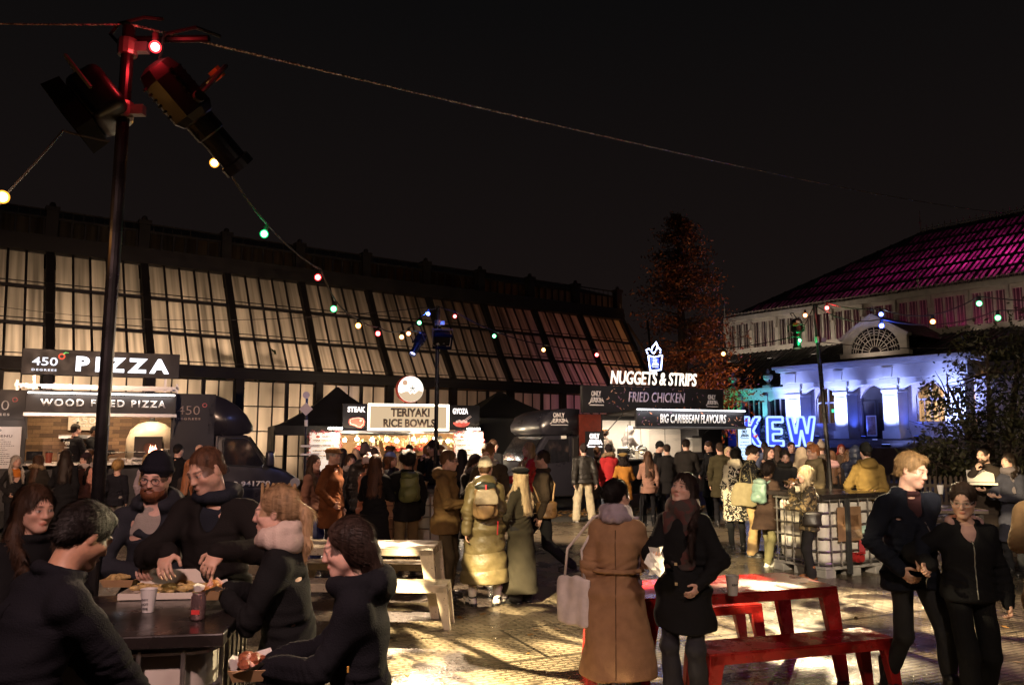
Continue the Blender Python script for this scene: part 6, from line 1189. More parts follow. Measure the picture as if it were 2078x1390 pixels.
    def mixc(m, c, w): 
        m = np.clip(m, 0, 1)[:, None]*w; return col*(1-m)+np.array(c)*m
    fr_ = (q[:, 1] < -.05); ss = lambda d: np.clip(.5-d, 0, 1)
    col = mixc(fr_*ss(((q[:, 0]/.0215)**2+((q[:, 2]+.066+6.5*q[:, 0]**2)/.0105)**2-1)*1.5), (base[0]*.72, base[1]*.42, base[2]*.40) if fem else (base[0]*.74, base[1]*.52, base[2]*.48), .85)
    col = mixc(fr_*ss((((ax_-.032)/.021)**2+((q[:, 2]-.0215-.004*np.cos((ax_-.03)*60))/.0055)**2-1)*1.2), brow, .8)
    if not fem: col = mixc((q[:, 1] < .01)*(q[:, 2] > -.13)*np.clip((-.036-q[:, 2])/.02, 0, 1)*(ax_ < .07)*(q[:, 2] > -.115), base*np.array((.60, .62, .68)), .5)
    col = mixc(fr_*np.exp(-((ax_-.031)**2/.0004+(q[:, 2]+.002)**2/.00022)), base*np.array((.62, .50, .50)), .55)
    col = mixc(fr_*ss((((ax_-.0075)/.0045)**2+((q[:, 2]+.0375)/.003)**2-1)*1.5)*(q[:, 1] < -.088), (.06, .03, .025), .8)
    if h < .012:
        ey = fr_*ss((((ax_-.032)/.0135)**2+(q[:, 2]/.0052)**2-1)*2); col = mixc(ey, (.55, .52, .50), .95); col = mixc(ey*ss((((ax_-.032)/.0065)**2+((q[:, 2])/.0065)**2-1)*2), (.045, .03, .02), 1.)
        col = mixc(fr_*ss((((ax_-.032)/.016)**2+((q[:, 2]-.0066)/.0022)**2-1)*2), (.03, .02, .018), .75)
    else: col = mixc(fr_*ss((((ax_-.032)/.016)**2+((q[:, 2]-.002)/.008)**2-1)), (.06, .04, .03), .8)
    if hair[0] != 'bald' and h < .012:
        e_ = (q[:, 0]/.064)**2+((q[:, 1]+.104)/.082)**2+((q[:, 2]+.030)/.104)**2; e_ = e_+.12*np.sin(q[:, 0]*260)+.08*np.sin(q[:, 0]*480+q[:, 2]*300); col = mixc((q[:, 2] > -.015)*np.clip((e_-.96)/.22, 0, 1)*(np.abs(q[:, 0]) < .076)*(q[:, 2] < .2), np.array(hair[1])*.9, .9)
    root = np_mesh('person', Vb, Qb, skin_mat(), None, col); root.location = (X, Y, z0); root.rotation_euler = (0, 0, R(a)); tag(root, label, 'person', group)
    def part(name, F, m, hh=None): 
        V, Q = F.run(); return np_mesh(name, V, Q, m, root) if len(Q) else None
    def hair_part(G_, m, ht, hcol):
        V, Q = G_.run()
        if not len(Q): return
        if h < .012:
            f = G_.f; i = np.clip(np.round((V-G_.lo)/G_.h).astype(int), 1, np.array(f.shape)-2); N = np.stack([f[i[:, 0]+1, i[:, 1], i[:, 2]]-f[i[:, 0]-1, i[:, 1], i[:, 2]], f[i[:, 0], i[:, 1]+1, i[:, 2]]-f[i[:, 0], i[:, 1]-1, i[:, 2]], f[i[:, 0], i[:, 1], i[:, 2]+1]-f[i[:, 0], i[:, 1], i[:, 2]-1]], 1).astype(float); N /= np.linalg.norm(N, axis=1)[:, None]+1e-6
            r = np.random.default_rng(seed); n = (5200 if h < .007 else 1300); n = int(n*(1.7 if ht in ('long', 'wavy', 'half') else 1)); j = r.integers(0, len(V), n); P_ = V[j]; n_ = N[j]
            fl = hR @ V3(0, .75, -.65) if ht not in ('long', 'wavy', 'half', 'bob') else V3(0, 0, -1.)
            if ht == 'pony': fl = np.where((((P_-hc) @ hR)[:, [1]] > .10*hs), (hR @ V3(0, .1, -1.))[None], (hR @ V3(0, .9, -.1))[None])
            if ht == 'sleek': fl = np.where((((P_-hc) @ hR)[:, [1]] > .06*hs), (hR @ V3(0, .3, -1.))[None], (hR @ V3(0, .8, -.45))[None])
            if ht == 'bun': fl = hR @ V3(0, .9, .1)
            jit = {'curly': 1.6, 'afro': 1.6, 'buzz': .5, 'pony': .14, 'bun': .16, 'sleek': .07}.get(ht, .26); t = fl+r.normal(size=(n, 3))*jit; t -= n_*(t*n_).sum(1)[:, None]*.92; t /= np.linalg.norm(t, axis=1)[:, None]+1e-6
            L = {'buzz': .008, 'short': .024, 'crop': .036, 'curly': .03, 'afro': .03}.get(ht, .06)*r.uniform(.5, 1.2, (n, 1)); lift = {'buzz': .8, 'crop': .30, 'curly': .6, 'pony': .05, 'bun': .05, 'sleek': .02}.get(ht, .14); t = t+n_*lift*r.uniform(.0, 1, (n, 1)); sd = np.cross(t, n_); sd /= np.linalg.norm(sd, axis=1)[:, None]+1e-6; w = (.0016 if h < .007 else .0032)*r.uniform(.6, 1.3, (n, 1)); b0 = P_-n_*.001
            q = np.stack([b0-sd*w*.6, b0+t*L*.5-sd*w+n_*.001, b0+t*L, b0+t*L*.5+sd*w+n_*.001], 1).reshape(-1, 3); k = len(V); V = np.concatenate([V, q]); Q = np.concatenate([Q, k+np.arange(4*n).reshape(-1, 4)])
        return np_mesh('hair', V, Q, m, root)
    # ---- legs
    lk, lc, lm = legs; rr = {'slim': (.085, .062, .050), 'wide': (.10, .092, .095), 'flare': (.088, .068, .078), 'straight': (.09, .074, .066)}[lk if lk != 'skirt' else 'slim']; T = Field(max(h, .009))
    for hip, kn, ank, fd, lz in LEG: T.cone(hip, kn, rr[0]*s, rr[1]*s, .03); T.cone(kn, ank+V3(0, 0, .0)*s, rr[1]*s, rr[2]*s, .03)
    T.econe(pel-V3(0, 0, .02)*s, pel+V3(0, 0, .10)*s, .156*s, .106*s, .142*s, .10*s, rt, .05); 
    zc = [(ank[2]-.055*s) for *_, ank, _, _ in LEG]; zmin = min(zc)
    def kneefold(f, Xx, Yy, Zz):
        for hip, kn, ank, fd, lz in LEG:
            for c0, r0, am in ((kn, .12, .004), (ank, .12, .007)): d2 = (Xx-c0[0])**2+(Yy-c0[1])**2+(Zz-c0[2])**2; f = f+(am*np.sin((Zz-c0[2])*170+11*Xx+6*np.sin(20*Yy))*np.exp(-d2/(r0*.6)**2)).astype(np.float32)
        return f
    T.post += [folds(.006*s, seed+1, 16, 20), kneefold, lambda f, Xx, Yy, Zz: np.maximum(f, (zmin-Zz).astype(np.float32)+0*f)]
    part('trousers', T, cloth(lc, lm))
    # ---- shoes
    for hip, kn, ank, fd, lz in LEG:
        F = Field(max(min(h, .012), .007)); ft = V3(ank[0], ank[1], lz); k_ = shoe[0]; sd = unit(V3(-fd[1], fd[0], 0)); M = np.stack([sd, fd, V3(0, 0, 1)], 1); pt = lambda f, z: ft+fd*f*s+V3(0, 0, z)*s
        F.ell(pt(.105, .045), V3(.046, .085, .04)*s, M, .02); F.ell(pt(-.015, .05), V3(.040, .062, .05)*s, M, .03); F.cone(pt(.0, .06), pt(.0, .10 if k_ == 'shoe' else .22), .046*s, (.045 if k_ == 'shoe' else .055)*s, .02)
        F.post.append(lambda f, Xx, Yy, Zz: np.maximum(f, (lz+.012*s-Zz).astype(np.float32)+0*f)); o = part('shoe', F, cloth(shoe[1], 'leather'))
        G_ = Field(.008); sh = .028 if k_ != 'boot' else .04; G_.econe(pt(-.045, 0), pt(-.045, sh), .042*s, .05*s, .041*s, .05*s, sd, .03, .008); G_.econe(pt(.09, 0), pt(.09, sh), .049*s, .10*s, .048*s, .098*s, sd, .03, .008)
        V, Q = G_.run(); np_mesh('sole', V, Q, cloth(shoe[2] if len(shoe) > 2 else (.02, .02, .02), 'leather'), o)
    # ---- upper garment
    if coat:
        ck, cc, cm = coat; F = Field(max(h, .008) if h < .012 else h); puf = cm == 'puffer'; e = (.030 if puf else .018)*s*1.; w = K
        hem = {'short': .88, 'jacket': .78, 'coat': .50, 'long': .28, 'midi': .62, 'full': .14}[ck]*s; fl = {'short': .0, 'jacket': .01, 'midi': .03, 'coat': .055, 'long': .085, 'full': .09}[ck]*s
        F.cone(nek-up*.045*s+rt*sw*.3, SH[0], .058*s+e, .050*s+e, .05); F.cone(nek-up*.045*s-rt*sw*.3, SH[1], .058*s+e, .050*s+e, .05)
        F.econe(che, nek-up*.045*s, .155*s*g_*w+e, .112*s*w+e, .10*s*g_+e, .08*s+e, rt, .05); F.econe(wst, che, .142*s*g_*w+e, .106*s*w+e, .155*s*g_*w+e, .112*s*w+e, rt, .05)
        if belt: F.econe(pel-up*.04*s, wst, .168*s*w+e, .118*s*w+e, .142*s*g_*w, .102*s*w, rt, .05)
        else: F.econe(pel-V3(0, 0, .03)*s, wst, .165*s*w+e, .118*s*w+e, .148*s*g_*w+e, .112*s*w+e, rt, .05)
        hc_ = V3(*(.35*(LEG[0][2][:2]+LEG[1][2][:2])/2*(1 if hem < .7*s else .4)), hem); hw = .165*s*w+e+fl; sp = abs(LEG[0][2][1]-LEG[1][2][1])*.3
        if hem < pel[2]-.03*s: F.econe(hc_, pel-V3(0, 0, .0), hw, .125*s*w+e+fl*.9+(sp if hem < .7*s else 0), .172*s*w+e, .12*s*w+e, rt, .06, .015)
        for S0, el, wr, fd, pn, curl in ARMJ:
            F.cone(S0, el, .055*s+e*.9, .048*s+e*.8, .035); F.cone(el, wr, .048*s+e*.8, .038*s+e*.6, .025)
        if collar and hood != 'up': F.ring(nek+up*.015*s, rt, fw, .080*s, .078*s, .018*s, .02)
        if hood == 'down':
            F.ell(nek+up*.0*s-fw*.10*s, V3(.135, .075, .085)*s, np.stack([rt, fw, up], 1), .04); F.ring(nek+up*.02*s+fw*.005, rt, fw, .098*s, .092*s, .034*s, .03, tilt=-.02*s)
        if hood == 'up':
            F.ell(HP(0, .03, .02), V3(.108, .125, .135)*hs, hR, .04); F.cone(HP(0, .05, -.07), nek-up*.02*s, .105*s, .12*s, .05); F.ell(HP(0, -.10, -.012), V3(.072, .11, .105)*hs, hR, .03, 'd')
        if shirt: F.ell(nek+fw*.10*s-up*.04*s, V3(.055*shirt[2], .08, .13*shirt[2])*s, np.stack([rt, fw, up], 1), .02, 'd'); F.ell(nek+up*.06*s+fw*.03*s, V3(.068, .075, .08)*s, np.stack([rt, fw, up], 1), .02, 'd')
        F.post.append(quilt((.016 if ck == 'long' else .012)*s, (.20 if ck == 'long' else .115)*s, .05*s) if puf else folds((.009 if h < .012 else .007)*s, seed, 12, 14, 6))
        if puf: F.post.append(folds(.003*s, seed, 30, 30))
        if h < .012 and not puf: F.post.append(folds(.0032*s, seed+9, 26, 40))
        if h < .012:
            def crease(f, Xx, Yy, Zz):
                for S0, el, wr, *_ in ARMJ:
                    for c0, ax1, r0, am, pit in ((el, unit(wr-S0), .15, .0055, .030), (wr-(wr-el)*.22, unit(wr-el), .10, .0045, .024)):
                        dx, dy, dz = Xx-c0[0], Yy-c0[1], Zz-c0[2]; d2 = dx*dx+dy*dy+dz*dz; t = dx*ax1[0]+dy*ax1[1]+dz*ax1[2]; f = f+(am*(1 if not puf else .4)*np.sin(t*6.283/pit+9*dx+7*dz+2*np.sin(40*dy))*np.exp(-d2/(r0*.55)**2)).astype(np.float32)
                dz = Zz-wst[2]; return f+(.004*np.sin(dz*110+8*np.sin(9*Xx)+5*Yy)*np.exp(-(dz/.09)**2)).astype(np.float32)
            F.post.append(crease)
        co = part('coat', F, coatmat or cloth(cc, cm)); J['coat'] = co
        if belt:
            G_ = Field(max(h, .009)); G_.ring(wst+up*.0*s, rt, fw, .168*s*w, .128*s*w, .018*s, .01, 16); G_.cone(wst+fw*.13*s*w+rt*.02, wst+fw*.15*s*w+V3(0, 0, -.22)*s, .016*s, .018*s, .01); part('belt', G_, coatmat or cloth(cc, cm))
        if seam:
            zz = []; f = F.f
            for k in range(22):
                z = nek[2]-.08*s-k/21*(nek[2]-.10*s-hem); i = int((pel[0]+(nek-pel)[0]*.5-F.lo[0])/F.h); kz = int((z-F.lo[2])/F.h)
                if 0 <= i < f.shape[0] and 0 <= kz < f.shape[2]:
                    ins = np.where(f[i, :, kz] < 0)[0]
                    if len(ins): zz.append((F.lo[0]+F.h*i, F.lo[1]+F.h*(ins[-1]+.35), z))
            if len(zz) > 3: MB().path(zz, .004, 5).build('back_seam', cloth(tuple(v*.35 for v in cc)), root, smooth=True)
        if zip_:
            zz = []; f = F.f; ix = None
            for k in range(16):
                z = (nek[2]-.03*s)-k/15*(nek[2]-.06*s-hem); p = pel+(nek-pel)*((z-pel[2])/(nek[2]-pel[2])) if z > pel[2] else pel.copy(); x = p[0]+fw[0]*.12
                i = int((x-F.lo[0])/F.h); kz = int((z-F.lo[2])/F.h)
                if 0 <= i < f.shape[0] and 0 <= kz < f.shape[2]:
                    ins = np.where(f[i, :, kz] < 0)[0]
                    if len(ins): zz.append((x, F.lo[1]+F.h*(ins[0]-.6), z))
            if len(zz) > 3: MB().path(zz, .0045*s if h < .012 else .006, 5).build('zip', mat(zip_, .35, .7), root)
        if cuff:
            for S0, el, wr, fd, pn, curl in ARMJ: G_ = Field(.008); G_.cone(wr-(wr-el)*.12, wr+fd*.0, .043*s, .036*s, .01); part('cuff', G_, cloth(cuff))
        if shirt:
            G_ = Field(max(h, .008)); G_.econe(che, nek-up*.045*s, .158*s*g_, .107*s, .12*s*g_, .085*s, rt, .05); G_.cone(nek-up*.05*s-rt*.06, nek-up*.05*s+rt*.06, .062*s, .062*s, .04)
            if shirt[1] == 'lining': G_.ring(nek+up*.012*s, rt, -fw, .108*s, .100*s, .024*s, .02, 10, up=up, a0=-.25, a1=math.pi+.25, tilt=.02*s)
            elif shirt[1] == 'hood': G_.ring(nek+up*.02*s, rt, fw, .085*s, .082*s, .028*s, .03); G_.ell(nek-fw*.10*s+up*.01, V3(.11, .06, .07)*s, np.stack([rt, fw, up], 1), .04)
            elif shirt[1] == 'roll': G_.cone(nek-up*.02*s, nek+up*.045*s, .066*s, .062*s, .02)
            else: G_.ring(nek+up*.0*s, rt, fw, .07*s, .068*s, .012*s, .02)
            G_.post.append(folds(.004*s, seed+3, 18, 18)); part('jumper' if shirt[1] != 'tee' else 'shirt', G_, cloth(shirt[0]))
        if hood in ('fur', 'furup'):
            G_ = Field(max(h, .01)); G_.ring(nek+up*.03*s-fw*.02*s, rt, fw, .125*s, .115*s, .04*s, .02, 14, tilt=-.05*s); G_.post.append(strands(.010, seed, 120)); part('fur_trim', G_, cloth((.22, .15, .09)))
    # ---- scarf
    if scarf:
        G_ = Field(max(h*.8, .008)); G_.ring(nek+up*.028*s, rt, fw, .082*s, .082*s, .046*s, .03, 12, tilt=.012*s); G_.ring(nek+up*.068*s+rt*.005, rt, fw, .078*s, .080*s, .034*s, .025, 12, tilt=-.018*s)
        for (ox, oy, L) in scarf[1]: p0 = nek+rt*ox*s+fw*oy*s+up*.01*s; G_.econe(p0+V3(0, 0, -L*s)+fw*.02, p0, .06*s, .022*s, .05*s, .03*s, rt, .03, .01)
        G_.post.append(folds(.006*s, seed+5, 38, 38, 6)); part('scarf', G_, scarf[2] if len(scarf) > 2 else cloth(scarf[0]))
    # ---- hair
    ht, hcol = hair; 
    if ht != 'bald':
        G_ = Field(max(h*.75, .005)); e = {'short': .010, 'buzz': .0045, 'crop': .014, 'curly': .035, 'afro': .05}.get(ht, .012)
        G_.ell(HP(0, .026, .036), np.array((.074+e, .092+e, .086+e))*hs, hR, .02)
        if ht in ('short', 'buzz', 'crop'): 
            G_.ell(HP(0, .075, -.03), np.array((.060, .040, .05))*hs, hR, .03)
            for q_ in (1, -1): G_.cone(HP(q_*.074, .0, .01), HP(q_*.073, -.012, -.022), .008*hs, .004*hs, .015)
        if ht == 'crop': G_.ell(HP(.012, -.045, .096), np.array((.055, .04, .020))*hs, hR, .03)
        if ht in ('curly', 'afro'): G_.ell(HP(0, .045, .02), np.array((.095+e*.4, .085, .10))*hs, hR, .03)
        fx = .010 if ht in ('long', 'bob', 'wavy', 'pony', 'bun', 'half') else 0
        hl = .010 if ht in ('pony', 'bun', 'sleek') else 0; G_.ell(HP(0, -.104, -.030+hl*.4), np.array((.064, .082+hl*.3, .104+hl))*hs, hR, .015, 'd'); 
        if ht in ('short', 'buzz', 'crop'): 
            for q_ in (1, -1): G_.ell(HP(q_*.095, .0, -.035), np.array((.045, .040, .045))*hs, hR, .01, 'd')
            G_.ell(HP(0, .06, -.105), np.array((.12, .13, .045))*hs, hR, .01, 'd')
        if ht in ('long', 'wavy', 'bob', 'half'):
            L = {'long': .36, 'wavy': .30, 'bob': .10, 'half': .22}[ht]*s; bk = nek-fw*.140*s
            G_.ell(HP(0, .06, -.02), np.array((.085, .055, .085))*hs, hR, .04)
            for q_ in (1, -1):
                G_.cone(HP(q_*.066, .012, .03), HP(q_*.078, .02, -.085), .030*hs, .034*hs, .03); p1 = HP(q_*.078, .03, -.09); p2 = nek+rt*q_*.115*s+(fw*.105*s if q_ > 0 or ht == 'wavy' else -fw*.08*s)+V3(0, 0, -L*.35); p2 = p2+(fw*.02*s if q_ > 0 or ht == 'wavy' else 0); p1b = nek+rt*q_*.098*s+(p2-nek)*.15+V3(0, 0, .015); G_.econe(p1b, p1, .046*s, .036*s, .040*s, .034*s, fw, .03); G_.econe(p2, p1b, .050*s, .026*s, .046*s, .036*s, fw, .03)
                if ht != 'bob': G_.econe(p2+V3(0, 0, -L*.55)+fw*.01, p2, .030*s, .014*s, .050*s, .026*s, fw, .03)
            if ht != 'bob': G_.econe(bk+V3(0, 0, -L*.85), HP(0, .075, -.04), .075*s, .025*s, .085*s, .045*s, rt, .03, .02)
        if ht == 'pony': t0 = HP(0, .115, .03); t1 = HP(0, .165, -.03); t2 = HP(.01, .155, -.17); t3 = HP(.015, .135, -.24); G_.cone(HP(0, .09, .03), t0, .03*hs, .022*hs, .02); G_.cone(t0, t1, .022*hs, .034*hs, .02); G_.cone(t1, t2, .034*hs, .026*hs, .02); G_.cone(t2, t3, .026*hs, .008*hs, .02); G_.ell(HP(0, .07, -.02), np.array((.062, .04, .05))*hs, hR, .03)
        if ht == 'sleek':
            G_.ell(HP(0, .07, -.03), np.array((.066, .045, .06))*hs, hR, .03); G_.cone(HP(0, .075, -.03), HP(0, .095, -.17), .062*hs, .055*hs, .03)
            for q_ in (1, -1): G_.ell(HP(q_*.068, .022, -.012), np.array((.020, .040, .062))*hs, hR, .02)
        if ht == 'bun': G_.ell(HP(0, .07, -.03), np.array((.062, .045, .055))*hs, hR, .03); G_.ell(HP(0, .13, .01), np.array((.045, .042, .042))*hs, hR, .015)
        G_.post.append(strands({'curly': .011, 'afro': .011, 'buzz': .0008, 'pony': .0015, 'bun': .0015, 'sleek': .0015, 'short': .0022}.get(ht, .0018), seed, 95 if ht not in ('curly', 'afro') else 60))
        if hat:
            cut = .045 if hat[0] != 'cap' else .05
            G_.post.append(lambda f, Xx, Yy, Zz: np.maximum(f, ((Xx-hc[0])*hR[0, 2]+(Yy-hc[1])*hR[1, 2]+(Zz-hc[2])*hR[2, 2]-cut*hs).astype(np.float32)))
        hair_part(G_, hairmat(hcol), ht, hcol)
    if beard:
        G_ = Field(max(h*.7, .005)); G_.ell(HP(0, -.050, -.090), np.array((.057, .056, .042))*hs, hR, .02); G_.cone(HP(-.022, -.094, -.051), HP(.022, -.094, -.051), .008*hs, .008*hs, .015)
        for q_ in (1, -1): G_.cone(HP(q_*.062, -.01, -.03), HP(q_*.050, -.035, -.08), .012*hs, .02*hs, .02)
        G_.ell(HP(0, -.105, -.067), np.array((.022, .03, .009))*hs, hR, .006, 'd'); G_.ell(HP(0, -.10, -.015), np.array((.05, .05, .035))*hs, hR, .01, 'd'); G_.post.append(strands(.003, seed, 130)); part('beard', G_, hairmat(beard))
    # ---- hats
    if hat:
        hk, hcl = hat[:2]; G_ = Field(max(h*.75, .006)); plane = .028
        if hk in ('beanie', 'pom'):
            G_.ell(HP(0, .024, .042), np.array((.088, .106, .116))*hs, hR, .02); G_.ring(HP(0, .022, .040), hR[:, 0], hR[:, 1], .080*hs, .098*hs, .016*hs, .01, 16, tilt=.022*hs); G_.post.append(lambda f, Xx, Yy, Zz: f+(.0022*np.sin(75*((Xx-hc[0])*hR[0, 0]+(Yy-hc[1])*hR[1, 0]))).astype(np.float32))
            plane = .005
        elif hk == 'beret': G_.ell(HP(.015, .03, .085), np.array((.118, .125, .045))*hs, hR, .02); G_.ell(HP(0, .024, .045), np.array((.085, .104, .055))*hs, hR, .02)
        elif hk == 'flat': G_.ell(HP(0, .022, .068), np.array((.098, .125, .056))*hs, hR, .02); G_.ell(HP(0, -.10, .045), np.array((.072, .052, .010))*hs, hR, .02)
        elif hk == 'cap': G_.ell(HP(0, .022, .042), np.array((.086, .104, .09))*hs, hR, .02); G_.ell(HP(0, -.115, .04), np.array((.066, .068, .009))*hs, hR, .012)
        ax3 = hR[:, 2]
        if hk != 'beret': G_.post.append(lambda f, Xx, Yy, Zz: np.maximum(f, ((plane*hs-((Xx-hc[0])*ax3[0]+(Yy-hc[1])*ax3[1]+(Zz-hc[2])*ax3[2]))+.12*((Xx-hc[0])*hR[0, 1]+(Yy-hc[1])*hR[1, 1]+(Zz-hc[2])*hR[2, 1])*-1).astype(np.float32)))
        o = part('hat', G_, (cloth(hcl) if len(hat) < 3 or not hat[2] else pattern_mat(hcl, hat[2], 40, str(hcl))))
        if hk == 'pom': G_ = Field(.008); G_.ell(HP(0, .03, .155), V3(.04, .04, .04)*hs); G_.post.append(strands(.008, 3, 160)); V, Q = G_.run(); np_mesh('pompom', V, Q, cloth(hat[3] if len(hat) > 3 else hcl), o)
    if glasses:
        gm = MB()
        for q_ in (1, -1): gm.path([HP(q_*(.033+.023*math.cos(t)), -.098, -.002+.019*math.sin(t)) for t in [w_*.524 for w_ in range(12)]], .0022*hs, 5, closed=True); gm.path([HP(q_*.056, -.096, .004), HP(q_*.076, -.03, .006), HP(q_*.079, .012, .004)], .002*hs, 5)
        gm.path([HP(-.01, -.1, .004), HP(0, -.104, .006), HP(.01, -.1, .004)], .002*hs, 5); gm.build('glasses', mat(glasses, .3, .4), root)
    w2 = Matrix.Translation((X, Y, z0)) @ Matrix.Rotation(R(a), 4, 'Z'); J['W'] = lambda v: w2 @ Vector([float(t) for t in v]); J['root'] = root; J['fw'] = fw; J['rt'] = rt; J['up'] = up; J['s'] = s; J['HP'] = HP; J['a'] = a; J['M'] = w2
    return J
# ================================================================ BAGS
def bag(J, kind, c1, label, side=1, c2=None, cat=None, low=0., m=None, turn=0.):
    s, fw, rt, up, J0 = J['s'], J['fw'], J['rt'], J['up'], J; che = J['che']; e = None; cat = cat or {'pack': 'backpack', 'tote': 'tote bag', 'hand': 'bag', 'cross': 'shoulder bag', 'sling': 'shoulder bag'}[kind]
    def mk(F, name, mt, par=None): V, Q = F.run(); o = np_mesh(name, V, Q, mt, par); return o
    F = Field(.011); M = np.stack([rt, fw, up], 1)
    if kind == 'pack':
        c = che-fw*.215*s-up*.03*s; F.econe(c-up*.21*s, c+up*.17*s, .155*s, .10*s, .125*s, .075*s, rt, .04, .06); F.ell(c-fw*.085*s-up*.10*s, V3(.11, .05, .10)*s, M, .03); F.post.append(folds(.006*s, 5, 24, 24)); o = mk(F, 'backpack', m or cloth(c1, 'puffer'))
        G_ = Field(.011); G_.ell(c+up*.165*s, V3(.125, .09, .06)*s, M, .02); G_.post.append(folds(.005*s, 6, 24, 24)); mk(G_, 'top_flap', cloth(c2 or c1, 'puffer'), o)
        st_ = MB()
        for sg in (1, -1): n = J['nek']+rt*sg*.095*s; st_.path([c+rt*sg*.09*s+up*.15*s+fw*.05, n+up*.005*s-fw*.02, n+fw*.11*s-up*.05*s, che+rt*sg*.13*s+fw*.15*s-up*.02, che+rt*sg*.19*s+fw*.02*s-up*.16*s], .017*s, 6)
        st_.build('strap', cloth(c2 or c1), o, smooth=True)
    elif kind == 'tote':
        w = J['nek']+rt*side*.155*s-up*.03*s; c = w+rt*side*.10*s-fw*.02+V3(0, 0, -.60+low)*s
        tv = rotm(turn, 0, 0); rt2 = tv @ rt; fw = tv @ fw; c = c+rt*side*.09*abs(math.sin(R(turn)))*s; F.econe(c+V3(0, 0, -.20)*s, c+V3(0, 0, .17)*s, .055*s, .20*s, .035*s, .17*s, rt2, .02, .02); F.post.append(folds(.010*s, 8, 20, 9)); o = mk(F, 'tote_bag', m or cloth(c1))
        st_ = MB(); 
        for q in (-1, 1): st_.path([c+fw*q*.10*s+V3(0, 0, .15)*s, c+fw*q*.07*s+V3(0, 0, .38)*s, w+up*.035*s+fw*q*.03*s, w+up*.05*s-rt*side*.02*s], .011*s, 6)
        st_.build('handle', m or cloth(c1), o, smooth=True)
    elif kind == 'hand':
        c = J['wr'][0 if side > 0 else 1]+V3(0, 0, -.36)*s; F.econe(c+V3(0, 0, -.19)*s, c+V3(0, 0, .16)*s, .05*s, .15*s, .035*s, .14*s, rt, .02, .02); F.post.append(folds(.008*s, 8, 18, 9)); o = mk(F, 'carrier_bag', m or cloth(c1))
        MB().path([c+fw*.08*s+V3(0, 0, .15)*s, c+fw*.04*s+V3(0, 0, .26)*s, J['wr'][0 if side > 0 else 1]+V3(0, 0, -.07)*s, c-fw*.04*s+V3(0, 0, .26)*s, c-fw*.08*s+V3(0, 0, .15)*s], .007, 5).build('handle', m or cloth(c1), o)
    else:
        c = J['pel']+rt*side*.21*s-fw*.04*s+V3(0, 0, .06+low)*s; F.econe(c+V3(0, 0, -.13)*s, c+V3(0, 0, .10)*s, .055*s, .15*s, .045*s, .13*s, rt, .02, .03); F.post.append(folds(.004*s, 8, 18, 18)); o = mk(F, 'shoulder_bag', m or cloth(c1, 'leather'))
        MB().path([c+fw*.1*s+V3(0, 0, .09)*s, che+fw*.15*s+rt*side*.05*s, J['nek']-rt*side*.10*s+fw*.06*s-up*.01*s, J['nek']-rt*side*.13*s-fw*.07*s-up*.03, che-fw*.15*s+rt*side*.05*s, c-fw*.08*s+V3(0, 0, .09)*s], .012*s, 6).build('strap', cloth(c2 or c1, 'leather'), o, smooth=True)
    o.matrix_world = J['M']; tag(o, label, cat); return o
def hand_mid(J): return J['W']((J['hand'][0]+J['hand'][1])/2)
def held_tray(J, label, food=2, s=1., dz=-.01, lining=True, off=(0, 0, 0)): p = hand_mid(J)+Vector((*off[:2], dz-.02+off[2])); return tray(p, label, s, food, lining, J['a'])
def held_cup(J, i, label, s=1.): p = J['W'](J['wr'][i]+J['fw']*.085*J['s']+V3(0, 0, -.01)); return cup(p, label, s)
def phone(J, i, label): e = empty('phone', J['W'](J['hand'][i]+V3(0, 0, .02)), J['a'], label, 'phone'); MB().box(-.037, .037, -.02, -.012, -.03, .11).build('case', BMATT, e, bevel=.004); MB().box(-.033, .033, -.012, -.0105, -.025, .105).build('screen', glow((.8, .85, 1), .8), e)
def badge(J, p, sx_, sz, c): MB().box(p[0]-sx_, p[0]+sx_, p[1]-.004, p[1]+.004, p[2]-sz, p[2]+sz).build('badge', mat(c, .5), J['root'], bevel=.002)
K0 = (.009, .009, .010); K1 = (.020, .019, .020); NAVY = (.012, .014, .026); BRN = (.075, .045, .025); DBR = (.03, .018, .012); HB = (.018, .011, .008); HD = (.035, .018, .010); HM = (.085, .042, .02); HBL = (.40, .26, .13); HGR = (.32, .29, .25); DEN = (.05, .065, .13)
FG = 'people around the foreground tank table'; h0 = .006
# ---- foreground group round the tank table
J = person(-42, 3.02, 1.72, 138, 'man with black hair and navy coat leaning over the table, back turned', ('midi', (.007, .007, .010), 'wool'), hair=('crop', (.012, .009, .008)), head=(8, 30, 0), lean=20, arms=('table', 'table'), h=h0, seam=True, wide=1.16, group=FG, sk='m')
J = person(16, 4.2, 1.69, 66, 'smiling long haired woman in dark coat at the left edge of the table', ('coat', K0, 'wool'), hair=('wavy', HD), head=(-4, 6, 0), fem=True, arms=('fold', 'hold'), h=h0, group=FG, sk='l', smile=True)
J = person(292, 4.95, 1.84, 10, 'bearded man with glasses and navy beanie standing behind the table', ('jacket', (.026, .028, .036), 'wool'), hair=('short', HM), hat=('beanie', (.010, .010, .016)), beard=(.16, .06, .028), glasses=(.05, .04, .04), head=(-6, 12, 4), lean=5, arms=('hold', 'fold'), h=h0, hood='down', shirt=((.34, .30, .27), 'roll', .8), group=FG, mouth=.5, collar=False)
J = person(424, 4.74, 1.91, -6, 'cropped haired young man in dark hoodie reaching down into the pizza box', ('jacket', (.013, .011, .011), 'wool'), hair=('buzz', (.075, .034, .018)), head=(-22, 24, -4), lean=8, arms=((at(446, 1118, 4.28), (.8, -.2, -.5), (-.25, .75, -.6), (-.3, -.2, -1), .5), (at(338, 1122, 4.28), (.8, -.2, -.5), (-.3, .75, -.6), (-.3, -.2, -1), .5)), h=h0, shirt=((.016, .018, .026), 'hood', .9), wide=1.08, group=FG, sk='l')
